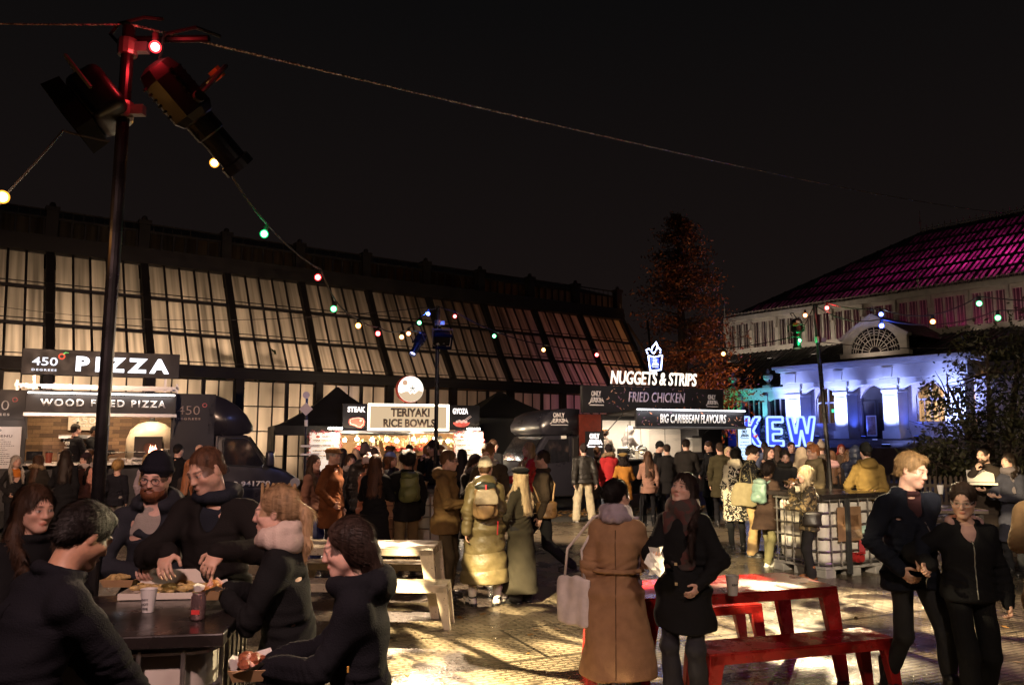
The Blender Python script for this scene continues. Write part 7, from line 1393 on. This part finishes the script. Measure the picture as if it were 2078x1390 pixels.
J = person(572, 4.05, 1.69, -84, 'blonde woman with ponytail and cream scarf in black coat, seen in profile', ('coat', K0, 'wool'), hair=('pony', (.34, .22, .12)), head=(0, 6, 0), lean=6, fem=True, arms=(((-.10, .27, -.14), (.6, -.1, -.8), (-.35, .9, .25), (-.3, .2, 1), .5), ((-.10, .30, -.16), (.6, -.1, -.8), (-.35, .9, .25), (-.3, .2, 1), .55)), h=h0, scarf=((.50, .40, .35), []), group=FG, sk='p', lean_=0) if False else person(572, 4.05, 1.69, -84, 'blonde woman with ponytail and cream scarf in black coat, seen in profile', ('coat', K0, 'wool'), hair=('pony', (.34, .22, .12)), head=(0, 6, 0), lean=6, fem=True, arms=(((-.10, .27, -.14), (.6, -.1, -.8), (-.35, .9, .25), (-.3, .2, 1), .5), ((-.10, .27, -.12), (.6, -.1, -.8), (-.35, .9, .25), (-.3, .2, 1), .55)), h=h0, scarf=((.50, .40, .35), []), group=FG, sk='p')
held_tray(J, 'kraft tray held up by the ponytailed woman', 0, .95)
J = person(722, 3.38, 1.60, -82, 'woman in black hooded parka looking down at her food, lower foreground', ('midi', (.008, .008, .011), 'wool'), hair=('sleek', (.028, .016, .012)), head=(2, 14, 0), lean=3, fem=True, arms=(((-.07, .37, -.24), (.6, -.1, -.8), (-.35, .9, .05), (-.3, .2, 1), .5), ((-.10, .37, -.24), (.6, -.1, -.8), (-.35, .9, .05), (-.3, .2, 1), .5)), h=h0, hood='down', group=FG, sk='p')
held_tray(J, 'kraft tray of saucy food with white paper lining in the foreground', 2, 1.05)
el = (J['wr'][0]+J['nek'])*.5; badge(J, (J['nek'][0]+.225*J['s'], J['nek'][1]-.02, J['nek'][2]-.28), .004, .012, (.5, .28, .05))
# ---- pair talking in the centre
J = person(1256, 5.95, 1.62, 166, 'woman with dark bun in long belted camel coat, back to the camera', ('long', (.27, .155, .085), 'wool'), hair=('bun', (.014, .010, .010)), head=(-38, 4, 0), fem=True, arms=('down', 'hold'), h=h0, belt=True, seam=True, wide=1.18, scarf=((.30, .25, .29), [(-.13, .03, .80)]), legs=('slim', K1, 'wool'), shoe=('boot', K0), sk='l')
bag(J, 'tote', (.56, .50, .48), 'big pale canvas tote bag on the camel coat shoulder', 1, turn=62)
J = person(1396, 5.85, 1.685, -34, 'dark haired woman with raised chin in black coat and plaid scarf', ('midi', (.010, .010, .011), 'wool'), hair=('long', (.022, .012, .010)), head=(-6, -14, 5), fem=True, arms=('pocket', ((-.10, .34, -.22), (.6, -.1, -.8), (-.2, .95, .05), (-.3, .2, 1), .4)), h=h0, wide=1.12, legs=('flare', (.016, .016, .022), 'denim'), shoe=('boot', K0), scarf=((.09, .045, .04), [(.06, .09, .42), (-.07, .09, .62)], pattern_mat((.045, .032, .03), (.075, .026, .024), 18, 'plaid', .5, .9, .4)), sk='p')
for z in (.98, 1.12): badge(J, (.02, -.20, z*J['s']), .010, .010, (.5, .38, .2))
e = empty('paper_wrapper', J['W'](J['hand'][1]+V3(0, 0, .01)), -34, 'white paper food wrapper held between the two talking women', 'wrapper'); b_ = MB(); gr = [[Vector(((u-.5)*.11+random.gauss(0, .008), random.gauss(0, .016)-.03, .07-v*.19+random.gauss(0, .008))) for u in (0, .2, .4, .6, .8, 1)] for v in (0, .17, .33, .5, .67, .83, 1)]
for i in range(6):
    for j in range(5): b_.add([gr[i][j], gr[i][j+1], gr[i+1][j+1], gr[i+1][j]], [(0, 1, 2), (0, 2, 3)])
b_.build('paper', PAPER, e)
# ---- couple walking on the right
Ja = person(1866, 6.12, 1.865, 10, 'tall fair haired man in open navy jacket walking hand in hand', ('jacket', (.011, .013, .022), 'wool'), hair=('crop', (.17, .105, .05)), head=(24, 14, 4), arms=((at(1868, 1138, 5.74), (.6, -.7, -.2), (-.15, .25, -.95), (-.4, .9, 0), .85), 'pocket'), feet=((.09, -.24, 8), (-.10, .22, -4, .03)), h=h0, zip_=(.2, .2, .2), shirt=((.050, .022, .026), 'tee', 1.0), legs=('slim', (.011, .011, .013), 'denim'), wide=1.1, sk='p', shoe=('boot', K0), mouth=.4)
Jb = person(1985, 5.78, 1.63, -10, 'dark haired woman with round glasses in black fleece walking hand in hand', ('short', (.010, .010, .012), 'wool'), hair=('pony', (.024, .014, .010)), head=(-26, 10, 0), fem=True, arms=(((.08, .08, -.50), (.5, -.8, 0), (.1, .3, -.95), (-1, .1, 0), .8), (at(1890, 1146, 5.66), (.6, -.7, -.2), (.7, .15, -.7), (-.3, .9, .2), .85)), feet=((.10, .16, 6, .02), (-.09, -.20, -4)), h=h0, shirt=((.42, .26, .25), 'lining', .75), glasses=(.45, .42, .40), legs=('flare', (.010, .010, .011), 'wool'), wide=1.18, sk='p', shoe=('shoe', K0), spread=1.1, zip_=(.3, .3, .3))
# ---- partly seen at the right edge, and the pair by the evergreen
h1 = .0095; h2 = .013
person(2152, 6.5, 1.70, -20, 'person in tan coat cut off by the right edge', ('coat', (.16, .10, .05), 'wool'), hair=('short', HM), arms=('hold', 'hold'), h=h1)
J = person(2016, 12.2, 1.82, -55, 'bearded man eating from a box by the dark evergreen', ('midi', (.030, .022, .018), 'wool'), hair=('short', HB), beard=(.05, .03, .02), arms=('hold', 'mouth'), h=h1, head=(-10, 8, 0)); p = hand_mid(J); e = empty('pizza_box', p+Vector((-.02, -.12, -.1)), -25, 'open takeaway box in the bearded man\'s hand', 'pizza box'); MB().box(-.18, .18, -.16, .16, 0, .03).build('base', BOXM, e); MB().add([(-.18, .16, .03), (.18, .16, .03), (.18, .32, .2), (-.18, .32, .2)], [(0, 1, 2, 3)]).build('lid', BOXM, e)
person(2066, 11.6, 1.72, -70, 'woman with grey shawl facing the bearded man at the right edge', ('coat', (.035, .035, .05), 'wool'), hair=('bob', HB), fem=True, arms=('hold', 'hold'), scarf=((.12, .10, .11), [(.1, .06, .4)]), h=h1)
# ---- standing group in the middle
MG = 'group chatting in the middle ground'
J = person(903, 10.0, 1.79, 78, 'man with glasses in mustard hooded parka, seen from the side', ('jacket', (.14, .085, .035), 'wool'), hair=('short', HM), glasses=(.03, .03, .03), hood='down', head=(8, 8, 0), arms=('pocket', 'hold'), legs=('straight', (.08, .06, .035), 'wool'), h=.008, wide=1.15, group=MG, collar=False, sk='p')
J = person(983, 9.6, 1.70, 184, 'person in long olive quilted coat, cream beanie and white boots', ('long', (.115, .09, .042), 'puffer'), hair=('short', HM), hat=('beanie', (.58, .52, .40)), hood='down', head=(-12, 10, 0), fem=True, arms=('back', 'down'), legs=('slim', (.02, .02, .02), 'wool'), shoe=('boot', (.66, .62, .55), (.02, .02, .02)), feet=((.14, .02, 20), (-.15, .0, -35)), h=.008, wide=1.12, group=MG)
o = bag(J, 'pack', (.22, .14, .07), 'tan and cream backpack with red pull tabs on the quilted coat', c2=(.03, .035, .03)); c_ = J['che']-J['fw']*.34*J['s']; r_ = MB()
r_.bar(c_+J['up']*.16, c_-J['up']*.05-J['fw']*.02, .018, .008, (0, 1, 0)); r_.bar(c_+J['rt']*-.14-J['up']*.26, c_+J['rt']*-.14-J['up']*.42+J['fw']*.12, .014, .01, (0, 1, 0)); r_.build('pull_tab', mat((.55, .03, .05), .6), o)
F = Field(.01); F.econe(c_-J['up']*.07, c_+J['up']*.11, .14, .035, .12, .03, J['rt'], .01, .02); F.post.append(folds(.004, 2, 20, 20)); V, Q = F.run(); np_mesh('pocket', V, Q, cloth((.30, .25, .18), 'puffer'), o)
J = person(1057, 9.75, 1.58, -132, 'woman with long blonde hair and black cap in long dark coat', ('full', (.030, .026, .018), 'wool'), hair=('long', (.42, .32, .20)), hat=('beret', K0), head=(-10, -4, 0), fem=True, arms=('pocket', 'hold'), legs=('wide', K1, 'wool'), h=.008, group=MG)
J = person(994, 11.4, 1.88, -14, 'young man looking down in brown jacket over cream hoodie', ('jacket', (.06, .045, .03), 'wool'), hair=('crop', (.16, .085, .04)), head=(-4, 26, 0), lean=3, arms=('hold', 'hold'), shirt=((.42, .38, .31), 'hood', 1.1), h=.008, group=MG); held_tray(J, 'kraft tray held by the man in the cream hoodie', 1)
J = person(958, 11.9, 1.72, 40, 'woman with long brown hair and grey scarf looking down at her food', ('coat', K1, 'wool'), hair=('long', HD), head=(0, 28, 0), fem=True, arms=('hold', 'hold'), scarf=((.14, .12, .12), [(.05, .09, .4)]), h=.009, group=MG)
J = person(1104, 11.7, 1.86, -92, 'man with glasses striding left with a brown leather bag', ('jacket', (.042, .030, .022), 'wool'), hair=('short', (.03, .018, .012)), glasses=(.12, .12, .12), arms=('down', 'pocket'), feet=((.09, .40, 5, .06), (-.08, -.18, -3)), legs=('straight', (.012, .012, .014), 'wool'), h=.008, wide=1.12)
bag(J, 'sling', (.10, .055, .02), 'brown leather shoulder bag swinging behind the striding man', 1, c2=(.30, .18, .09), m=mat((.13, .07, .028), .3, var=.3, coat=.4))
J = person(1075, 14.2, 1.88, -75, 'woman with blonde hair in bright red jacket holding drinks', ('jacket', (.50, .025, .025), 'puffer'), hair=('wavy', HBL), fem=True, arms=('out', 'hold'), h=h1); held_cup(J, 0, 'clear cup with two straws held by the woman in red', 1.1)
# ---- queue for the rice bowls
QG = 'people queueing at the rice bowl stall'
J = person(630, 12.4, 1.68, 72, 'woman in brown hooded fleece and jeans left of the queue', ('jacket', (.17, .085, .06), 'wool'), hair=('wavy', HD), fem=True, head=(-8, 2, 0), arms=('pocket', 'down'), legs=('wide', (.05, .06, .16), 'denim'), shoe=('shoe', (.4, .38, .36)), h=h1, group=QG, sk='p', cuff=(.5, .4, .4))
person(668, 12.1, 1.80, 72, 'elderly man in rust brown coat and tweed flat cap', ('midi', (.13, .046, .018), 'wool'), hair=('short', HGR), hat=('flat', (.20, .10, .04)), arms=('down', 'pocket'), legs=('straight', (.02, .02, .024), 'wool'), h=h1, wide=1.15, group=QG)
person(707, 13.4, 1.68, 18, 'woman with long hair facing back down the queue', ('coat', (.02, .02, .024), 'wool'), hair=('long', HD), fem=True, head=(8, 4, 0), arms=('hold', 'down'), scarf=((.30, .26, .25), []), h=.010, group=QG)
person(736, 13.0, 1.82, 168, 'person in black puffer jacket and grey beanie in the queue', ('jacket', K1, 'puffer'), hair=('short', HB), hat=('beanie', (.12, .10, .10)), h=.010, group=QG, wide=1.1, hood='down')
J = person(742, 12.3, 1.66, 128, 'person in peach coat and pink striped bobble hat', ('coat', (.48, .22, .14), 'puffer'), hair=('short', HM), hat=('pom', (.62, .42, .40), (.7, .66, .62), (.7, .55, .5)), fem=True, arms=('hold', 'down'), h=.010, group=QG); bag(J, 'hand', (.42, .15, .12), 'large pink shopping bag hanging by the peach coat', -1)
person(757, 11.5, 1.70, 170, 'woman in long black coat with long brown hair, seen from behind', ('coat', (.011, .011, .013), 'wool'), hair=('long', (.08, .035, .02)), fem=True, arms=('hold', 'hold'), legs=('slim', K1, 'wool'), h=h1, group=QG, wide=1.08)
J = person(787, 12.9, 1.72, 82, 'person in pale blue baseball cap and black jacket', ('jacket', (.014, .014, .018), 'puffer'), hair=('bob', HM), hat=('cap', (.16, .20, .40)), fem=True, arms=('hold', 'hold'), legs=('wide', (.07, .045, .03), 'wool'), h=.010, group=QG)
J = person(824, 11.7, 1.74, 196, 'man with big curly black hair carrying an olive backpack', ('jacket', (.014, .013, .014), 'wool'), hair=('curly', (.012, .009, .008)), arms=('hold', 'down'), legs=('straight', (.20, .14, .07), 'wool'), h=h1, group=QG, sk='m', wide=1.06); bag(J, 'pack', (.13, .14, .05), 'olive green backpack on the curly haired man', c2=(.10, .11, .04))
J = person(884, 13.9, 1.93, -60, 'tall short haired man in black coat eating at the middle tank', ('coat', K0, 'wool'), hair=('short', HB), head=(-10, 22, 0), arms=('hold', 'mouth'), h=.010); 
def far(px, Y, H, a, label, col, hair, group, **k): k.setdefault('h', .013); k.setdefault('arms', random.choice([('down', 'down'), ('hold', 'hold'), ('pocket', 'pocket'), ('hold', 'down')])); ck = k.pop('ck', 'coat'); cm = k.pop('cm', 'wool'); return person(px, Y, H, a, label, (ck, col, cm), hair=hair, group=group, **k)
far(718, 16.6, 1.72, 172, 'blonde woman at the front of the rice bowl queue', K1, ('long', HBL), QG, fem=True)
far(736, 17.4, 1.84, 178, 'man in brown knitted hat near the stall counter', DBR, ('short', HD), QG, hat=('beanie', (.06, .035, .02)))
far(756, 17.0, 1.74, 190, 'woman with dark brown bob close to the stall counter', K1, ('bob', HD), QG, fem=True)
far(788, 16.3, 1.80, 160, 'man in dark tweed flat cap near the stall counter', K1, ('short', HM), QG, hat=('flat', (.05, .035, .025)))
far(806, 15.2, 1.66, 185, 'woman with pale blonde hair right of the blue cap', NAVY, ('long', (.48, .36, .20)), QG, fem=True)
far(828, 17.6, 1.80, 182, 'man with dark hair directly under the row of red bowls', K1, ('short', HB), QG)
far(850, 14.6, 1.62, 170, 'woman with auburn hair beside the olive backpack', K0, ('long', (.14, .06, .025)), QG, fem=True)
far(866, 15.6, 1.82, 150, 'woman behind the tall man at the middle tank', K1, ('bob', HM), QG, fem=True)
far(893, 16.2, 1.78, 200, 'man with brown hair just right of the middle pole', DBR, ('crop', HM), QG)
far(936, 15.0, 1.74, 165, 'woman with long dark hair reading the right tinsel menu', K0, ('long', HB), QG, fem=True)
far(1000, 17.5, 1.92, 140, 'man with dark hair right of the tinsel menu', K0, ('short', HD), None)
far(690, 15.6, 1.74, 150, 'woman with dark curls left of the santa hat', K1, ('wavy', HB), QG, fem=True)
# ---- pizza queue
PG = 'people queueing at the pizza truck'
far(20, 15.7, 1.60, 55, 'grey haired woman in orange jumper and open black jacket', K1, ('wavy', (.36, .32, .28)), PG, fem=True, ck='jacket', shirt=((.55, .18, .03), 'tee', 1.9), h=.010)
far(66, 15.2, 1.62, 172, 'woman in dark parka with pale fur hood trim', (.026, .022, .018), ('wavy', (.06, .03, .018)), PG, fem=True, hood='fur', h=.010, wide=1.15)
far(121, 14.6, 1.73, 196, 'tall woman in full length black coat, seen from behind', (.010, .010, .012), ('long', HB), PG, fem=True, ck='full', h=.010, shoe=('shoe', (.5, .48, .44)))
far(165, 15.6, 1.64, -18, 'woman in pink coat and dark bobble hat facing the camera', (.50, .24, .19), ('long', HB), PG, fem=True, ck='midi', hat=('pom', (.03, .018, .022), None, (.5, .42, .38)), scarf=((.45, .38, .36), []), h=.010, head=(-12, 0, 0), arms=('down', 'down'))
far(172, 16.35, 1.72, 175, 'person with fur trimmed hood right behind the pink coat', (.03, .024, .02), ('short', HM), PG, hood='fur')
far(229, 15.4, 1.50, 182, 'boy with curly blond hair in dark jumper at the counter', (.014, .014, .02), ('curly', (.42, .26, .10)), PG, ck='jacket', legs=('straight', (.24, .22, .20), 'denim'), shoe=('shoe', (.4, .4, .4)), h=.010, wide=.95)
far(291, 15.4, 1.64, 170, 'blonde woman in lilac grey jacket at the pizza counter', (.30, .25, .30), ('long', (.46, .32, .17)), PG, fem=True, ck='jacket', h=.010)
far(352, 16.4, 1.82, 160, 'man in black baseball cap beside the pizza truck cab', (.010, .010, .012), ('short', HB), PG, hat=('cap', (.012, .012, .014)))
far(396, 15.8, 1.82, 175, 'bald man in dark coat behind the cropped haired man', (.012, .012, .014), ('bald', HB), PG, sk='p')
far(376, 12.6, 1.60, 165, 'woman with long auburn hair between beanie man and cropped man', (.018, .014, .014), ('long', (.12, .045, .02)), PG, fem=True)
# ---- chicken queue
CG = 'people queueing at the chicken truck'
far(1186, 19.0, 1.80, 186, 'man in black puffer jacket and pale cream trousers', (.022, .020, .018), ('short', HB), CG, ck='short', cm='puffer', hat=('beanie', (.03, .022, .02)), legs=('wide', (.52, .46, .32), 'wool'), shoe=('shoe', (.03, .03, .03), (.6, .58, .54)), spread=1.9, h=.010, wide=1.12, arms=('back', 'back'))
far(1213, 19.6, 1.74, 150, 'woman with loose brown bun right of the cream trousers', (.055, .04, .028), ('bun', (.10, .05, .025)), CG, fem=True, arms=('phone', 'down'))
far(1237, 19.3, 1.78, 188, 'person in bright red hooded jacket and jeans', (.42, .03, .035), ('short', HB), CG, ck='jacket', hood='fur', hat=('beanie', (.02, .014, .016)), legs=('straight', (.10, .12, .17), 'denim'), fem=True, h=.010, arms=('down', 'hold'))
far(1268, 18.4, 1.60, 176, 'woman in mustard orange coat and tan beret', (.38, .17, .035), ('bob', (.018, .012, .010)), CG, fem=True, ck='midi', hat=('beret', (.28, .19, .07)), scarf=((.016, .012, .012), []), h=.010)
J = far(1318, 18.1, 1.65, 172, 'woman with very long hair in dusty pink jacket and black leggings', (.30, .17, .13), ('long', (.07, .035, .02)), CG, fem=True, ck='jacket', legs=('slim', (.010, .010, .012), 'wool'), shoe=('boot', K0), h=.010, arms=('hold', 'down'))
far(1338, 20.2, 1.86, 70, 'man in black beanie leaning to the chicken counter', K0, ('short', HB), CG, hat=('beanie', (.012, .012, .012)), head=(0, 18, 0))
far(1357, 19.4, 1.80, 180, 'man in plain black coat, seen from behind at the counter', (.016, .015, .016), ('short', HB), CG, ck='midi')
J = far(1396, 18.6, 1.93, 150, 'tall man in black overcoat holding a phone in the queue', (.020, .018, .017), ('crop', HB), CG, arms=('down', 'phone'), h=.010, wide=1.1, head=(14, 14, 0)); phone(J, 1, 'phone in the hand of the tall man in the overcoat')
far(1446, 19.6, 1.88, -70, 'man in dark jacket at the right end of the chicken counter', K0, ('short', HD), CG, head=(0, 20, 0), sk='p')
far(1466, 18.0, 1.84, 174, 'man in olive field jacket right of the chicken counter', (.055, .048, .025), ('short', (.05, .03, .02)), CG, ck='midi', h=.010)
far(1483, 19.2, 1.74, -10, 'blonde woman facing the camera by the menu screen', (.30, .25, .18), ('long', (.50, .38, .22)), CG, fem=True)
# ---- people round the right-hand tank and beyond
RG = 'people around the caged tank table'
person(1497, 14.4, 1.74, 178, 'woman in black and white swirl patterned coat with cream scarf', ('coat', K0, 'wool'), hair=('bun', (.012, .009, .009)), fem=True, scarf=((.55, .48, .36), [(.17, -.06, .95)]), legs=('slim', K0, 'wool'), h=h1, coatmat=pattern_mat((.012, .011, .010), (.58, .52, .42), 9, 'swirl', .53, .9, 4.), group=RG, wide=1.1)
J = person(1528, 13.5, 1.83, 62, 'man with glasses in dark floral shirt and khaki trousers, eating', ('jacket', K0, 'wool'), hair=('crop', (.03, .018, .012)), glasses=(.05, .05, .05), head=(0, 20, 0), arms=('mouth', 'mouth'), legs=('flare', (.40, .27, .13), 'wool'), h=h1, coatmat=pattern_mat((.012, .011, .010), (.30, .25, .13), 26, 'floral', .60, .9, .5), group=RG); bag(J, 'tote', (.20, .17, .10), 'printed canvas tote bag on the floral shirt man', -1, low=.16)
J = person(1560, 12.6, 1.56, 128, 'woman with curly dark hair in brown coat and white trainers', ('midi', (.040, .024, .018), 'wool'), hair=('curly', (.02, .012, .010)), fem=True, arms=('hold', 'hold'), legs=('straight', (.12, .11, .055), 'wool'), shoe=('shoe', (.60, .57, .50), (.62, .60, .56)), feet=((.09, -.14, 10), (-.1, .16, -6)), h=h1, lean=6, group=RG, sk='m', wide=1.15); bag(J, 'pack', (.12, .19, .16), 'mint green backpack on the curly haired woman', c2=(.12, .17, .15))
ear = MB(); ear.path([J['HP'](-.088, .0+.02*math.cos(t), -.045+.022*math.sin(t)) for t in [q*.7 for q in range(9)]], .004, 5, closed=True); ear.build('earring', mat((.6, .45, .2), .25, .9), J['root'])
person(1600, 13.9, 1.74, -6, 'dark haired woman in black coat eating behind the tank', ('coat', (.016, .015, .016), 'wool'), hair=('bun', HB), fem=True, head=(-6, 14, 0), arms=('hold', 'hold'), scarf=((.015, .014, .014), []), h=h1, group=RG)
J = person(1648, 11.22, 1.545, -108, 'grey blonde woman in camouflage jacket eating at the tank', ('jacket', (.05, .04, .02), 'wool'), hair=('bob', (.40, .32, .20)), fem=True, head=(0, 8, 0), arms=('hold', 'mouth'), legs=('straight', (.016, .015, .016), 'wool'), shoe=('boot', (.20, .08, .03), (.03, .02, .015)), h=.008, coatmat=pattern_mat((.030, .022, .012), (.17, .12, .055), 11, 'camo', .52, .85, 1.5), group=RG); bag(J, 'cross', (.02, .016, .014), 'black shoulder bag on the camouflage jacket', 1)
person(1662, 13.3, 1.84, -72, 'ginger haired young man in tan hooded jacket', ('jacket', (.17, .13, .075), 'wool'), hair=('crop', (.30, .11, .045)), head=(0, 6, 0), hood='down', arms=('hold', 'hold'), h=h1, group=RG, sk='l')
far(1696, 14.2, 1.72, 168, 'woman in black coat with dusty pink hood lining', (.016, .014, .014), ('long', HM), RG, fem=True, scarf=((.42, .25, .24), []))
far(1634, 14.8, 1.76, 165, 'person with cream hood up behind the tank table', (.10, .085, .055), ('bob', HM), RG, hood='up', ck='midi', fem=True, coatmat=cloth((.40, .33, .22)))
far(1770, 12.7, 1.85, 176, 'man in black and yellow jacket right of the tank table', (.17, .11, .035), ('short', HB), RG, ck='jacket', h=.010, hat=('beanie', (.012, .012, .012)), hood='down')
far(1746, 14.8, 1.78, 150, 'person in navy puffer with hood beside the yellow jacket', (.014, .018, .035), ('short', HB), RG, ck='midi', cm='puffer', hood='up')
far(1566, 16.2, 1.78, 30, 'dark haired woman between the floral man and tank', K0, ('long', HB), RG, fem=True)
far(1585, 17.4, 1.80, 172, 'woman with long brown hair below the letter E', K1, ('long', HD), None, fem=True)
BGp = 'people in front of the blue letters'
far(1612, 19.2, 1.86, -5, 'man facing the camera just below the letter W', (.03, .03, .05), ('short', HD), BGp)
far(1557, 20.2, 1.85, 170, 'man in pale blue jacket below the letter E', (.12, .14, .22), ('short', HB), BGp)
far(1651, 20.5, 1.86, 12, 'fair haired man at the right foot of the letter W', (.10, .08, .06), ('crop', HBL), BGp)
far(1674, 18.0, 1.86, 178, 'person in beige bobble hat left of the right pole', (.20, .16, .12), ('short', HM), BGp, hat=('pom', (.34, .28, .22)))
far(1714, 20.2, 1.80, -12, 'red haired woman in tan jacket facing the camera', (.30, .20, .13), ('long', (.30, .05, .03)), BGp, fem=True)
far(1730, 17.5, 1.70, 180, 'woman with brown hair right of the red haired woman', K1, ('long', HM), BGp, fem=True)
far(1500, 20.8, 1.70, 160, 'woman in dark hooded coat left of the letter K', K0, ('bob', HB), BGp, fem=True, hood='up')
# ---- staff
def staff(M, x, y, z, H, a, label, **k): p = M @ Vector((x, y, z)); return person(0, p.y, H, a, label, X=p.x, z0=p.z, **k)
yA = 25
staff(AM, 1.15, 1.0, .5, 1.72, 100, 'pizza cook in black cap pushing a peel into the oven', coat=('jacket', K0, 'wool'), hair=('short', HB), hat=('cap', (.010, .010, .012)), sk='d', head=(0, 16, 0), arms=('out', ((-.05, .38, -.26), (.5, -.2, -.8), (0, 1, .05), (0, .1, -1), .6)), h=.010)
J = staff(AM, .80, .75, .5, 1.76, 150, 'pizza worker in black sweatshirt with white back print', coat=('jacket', (.014, .013, .015), 'wool'), hair=('short', HB), h=.010, arms=('hold', 'hold'))
tm = Matrix.Translation((0, 0, 0)); text('450', -.09, .09, 1.30, 1.39, 0, LETP, J['root'], bold=.02, rot=Matrix.Translation((0, .165, 0)) @ Matrix.Rotation(R(180), 4, 'Z')); text('DEGREES', -.09, .09, 1.24, 1.27, 0, LETP, J['root'], bold=.02, rot=Matrix.Translation((0, .165, 0)) @ Matrix.Rotation(R(180), 4, 'Z'))
e = place('pizza_peel', AM, 1.45, .72, 1.62, 'long steel pizza peel held into the oven mouth', 'peel'); MB().path([(-.15, 0, 0), (.62, -.04, .03)], .012, 6).build('handle', STEEL, e); MB().box(.6, .82, -.13, .07, .02, .03).build('blade', STEEL, e)
staff(CM, 1.45, 1.05, .5, 1.72, 165, 'chicken cook in taupe top and tan cap, back to the hatch', coat=('jacket', (.24, .20, .16), 'wool'), hair=('curly', (.10, .05, .025)), hat=('beret', (.22, .12, .06)), h=.010, fem=True, arms=('hold', 'hold'))
staff(CM, 2.12, 1.0, .5, 1.80, 120, 'chicken cook in grey hooded top bending over the worktop', coat=('jacket', (.20, .18, .17), 'wool'), hair=('short', HB), hood='up', h=.010, head=(0, 34, 0), lean=10, arms=('table', 'table'), coatmat=cloth((.20, .18, .17)))
staff(BMX, 1.0, 1.3, .35, 1.62, 20, 'stall cook in dark top under the hanging bulbs', coat=('jacket', (.06, .04, .035), 'wool'), hair=('short', HB), head=(0, 22, 0), arms=('hold', 'hold')); staff(BMX, 3.1, 1.3, .35, 1.66, -15, 'stall cook in cap at the right of the hatch', coat=('jacket', (.03, .025, .025), 'wool'), hair=('short', HB), hat=('cap', (.02, .02, .02)), head=(0, 18, 0), arms=('hold', 'hold'))
# closed umbrella carried by the woman with the dusty pink jacket
p = Vector((gx(1301, 18.0), 18.0, 0)); e = empty('umbrella', p, 0, 'black furled umbrella pointing down beside the pink jacket', 'umbrella'); MB().lathe([(.006, .0), (.02, .1), (.035, .45), (.02, .62), (.008, .66), (.008, .8)], n=10).build('canopy', cloth((.012, .012, .014)), e, smooth=True); MB().path([(0, 0, .78), (0, 0, .88), (.03, 0, .92), (.06, 0, .88)], .01, 6).build('handle', BMATT, e)
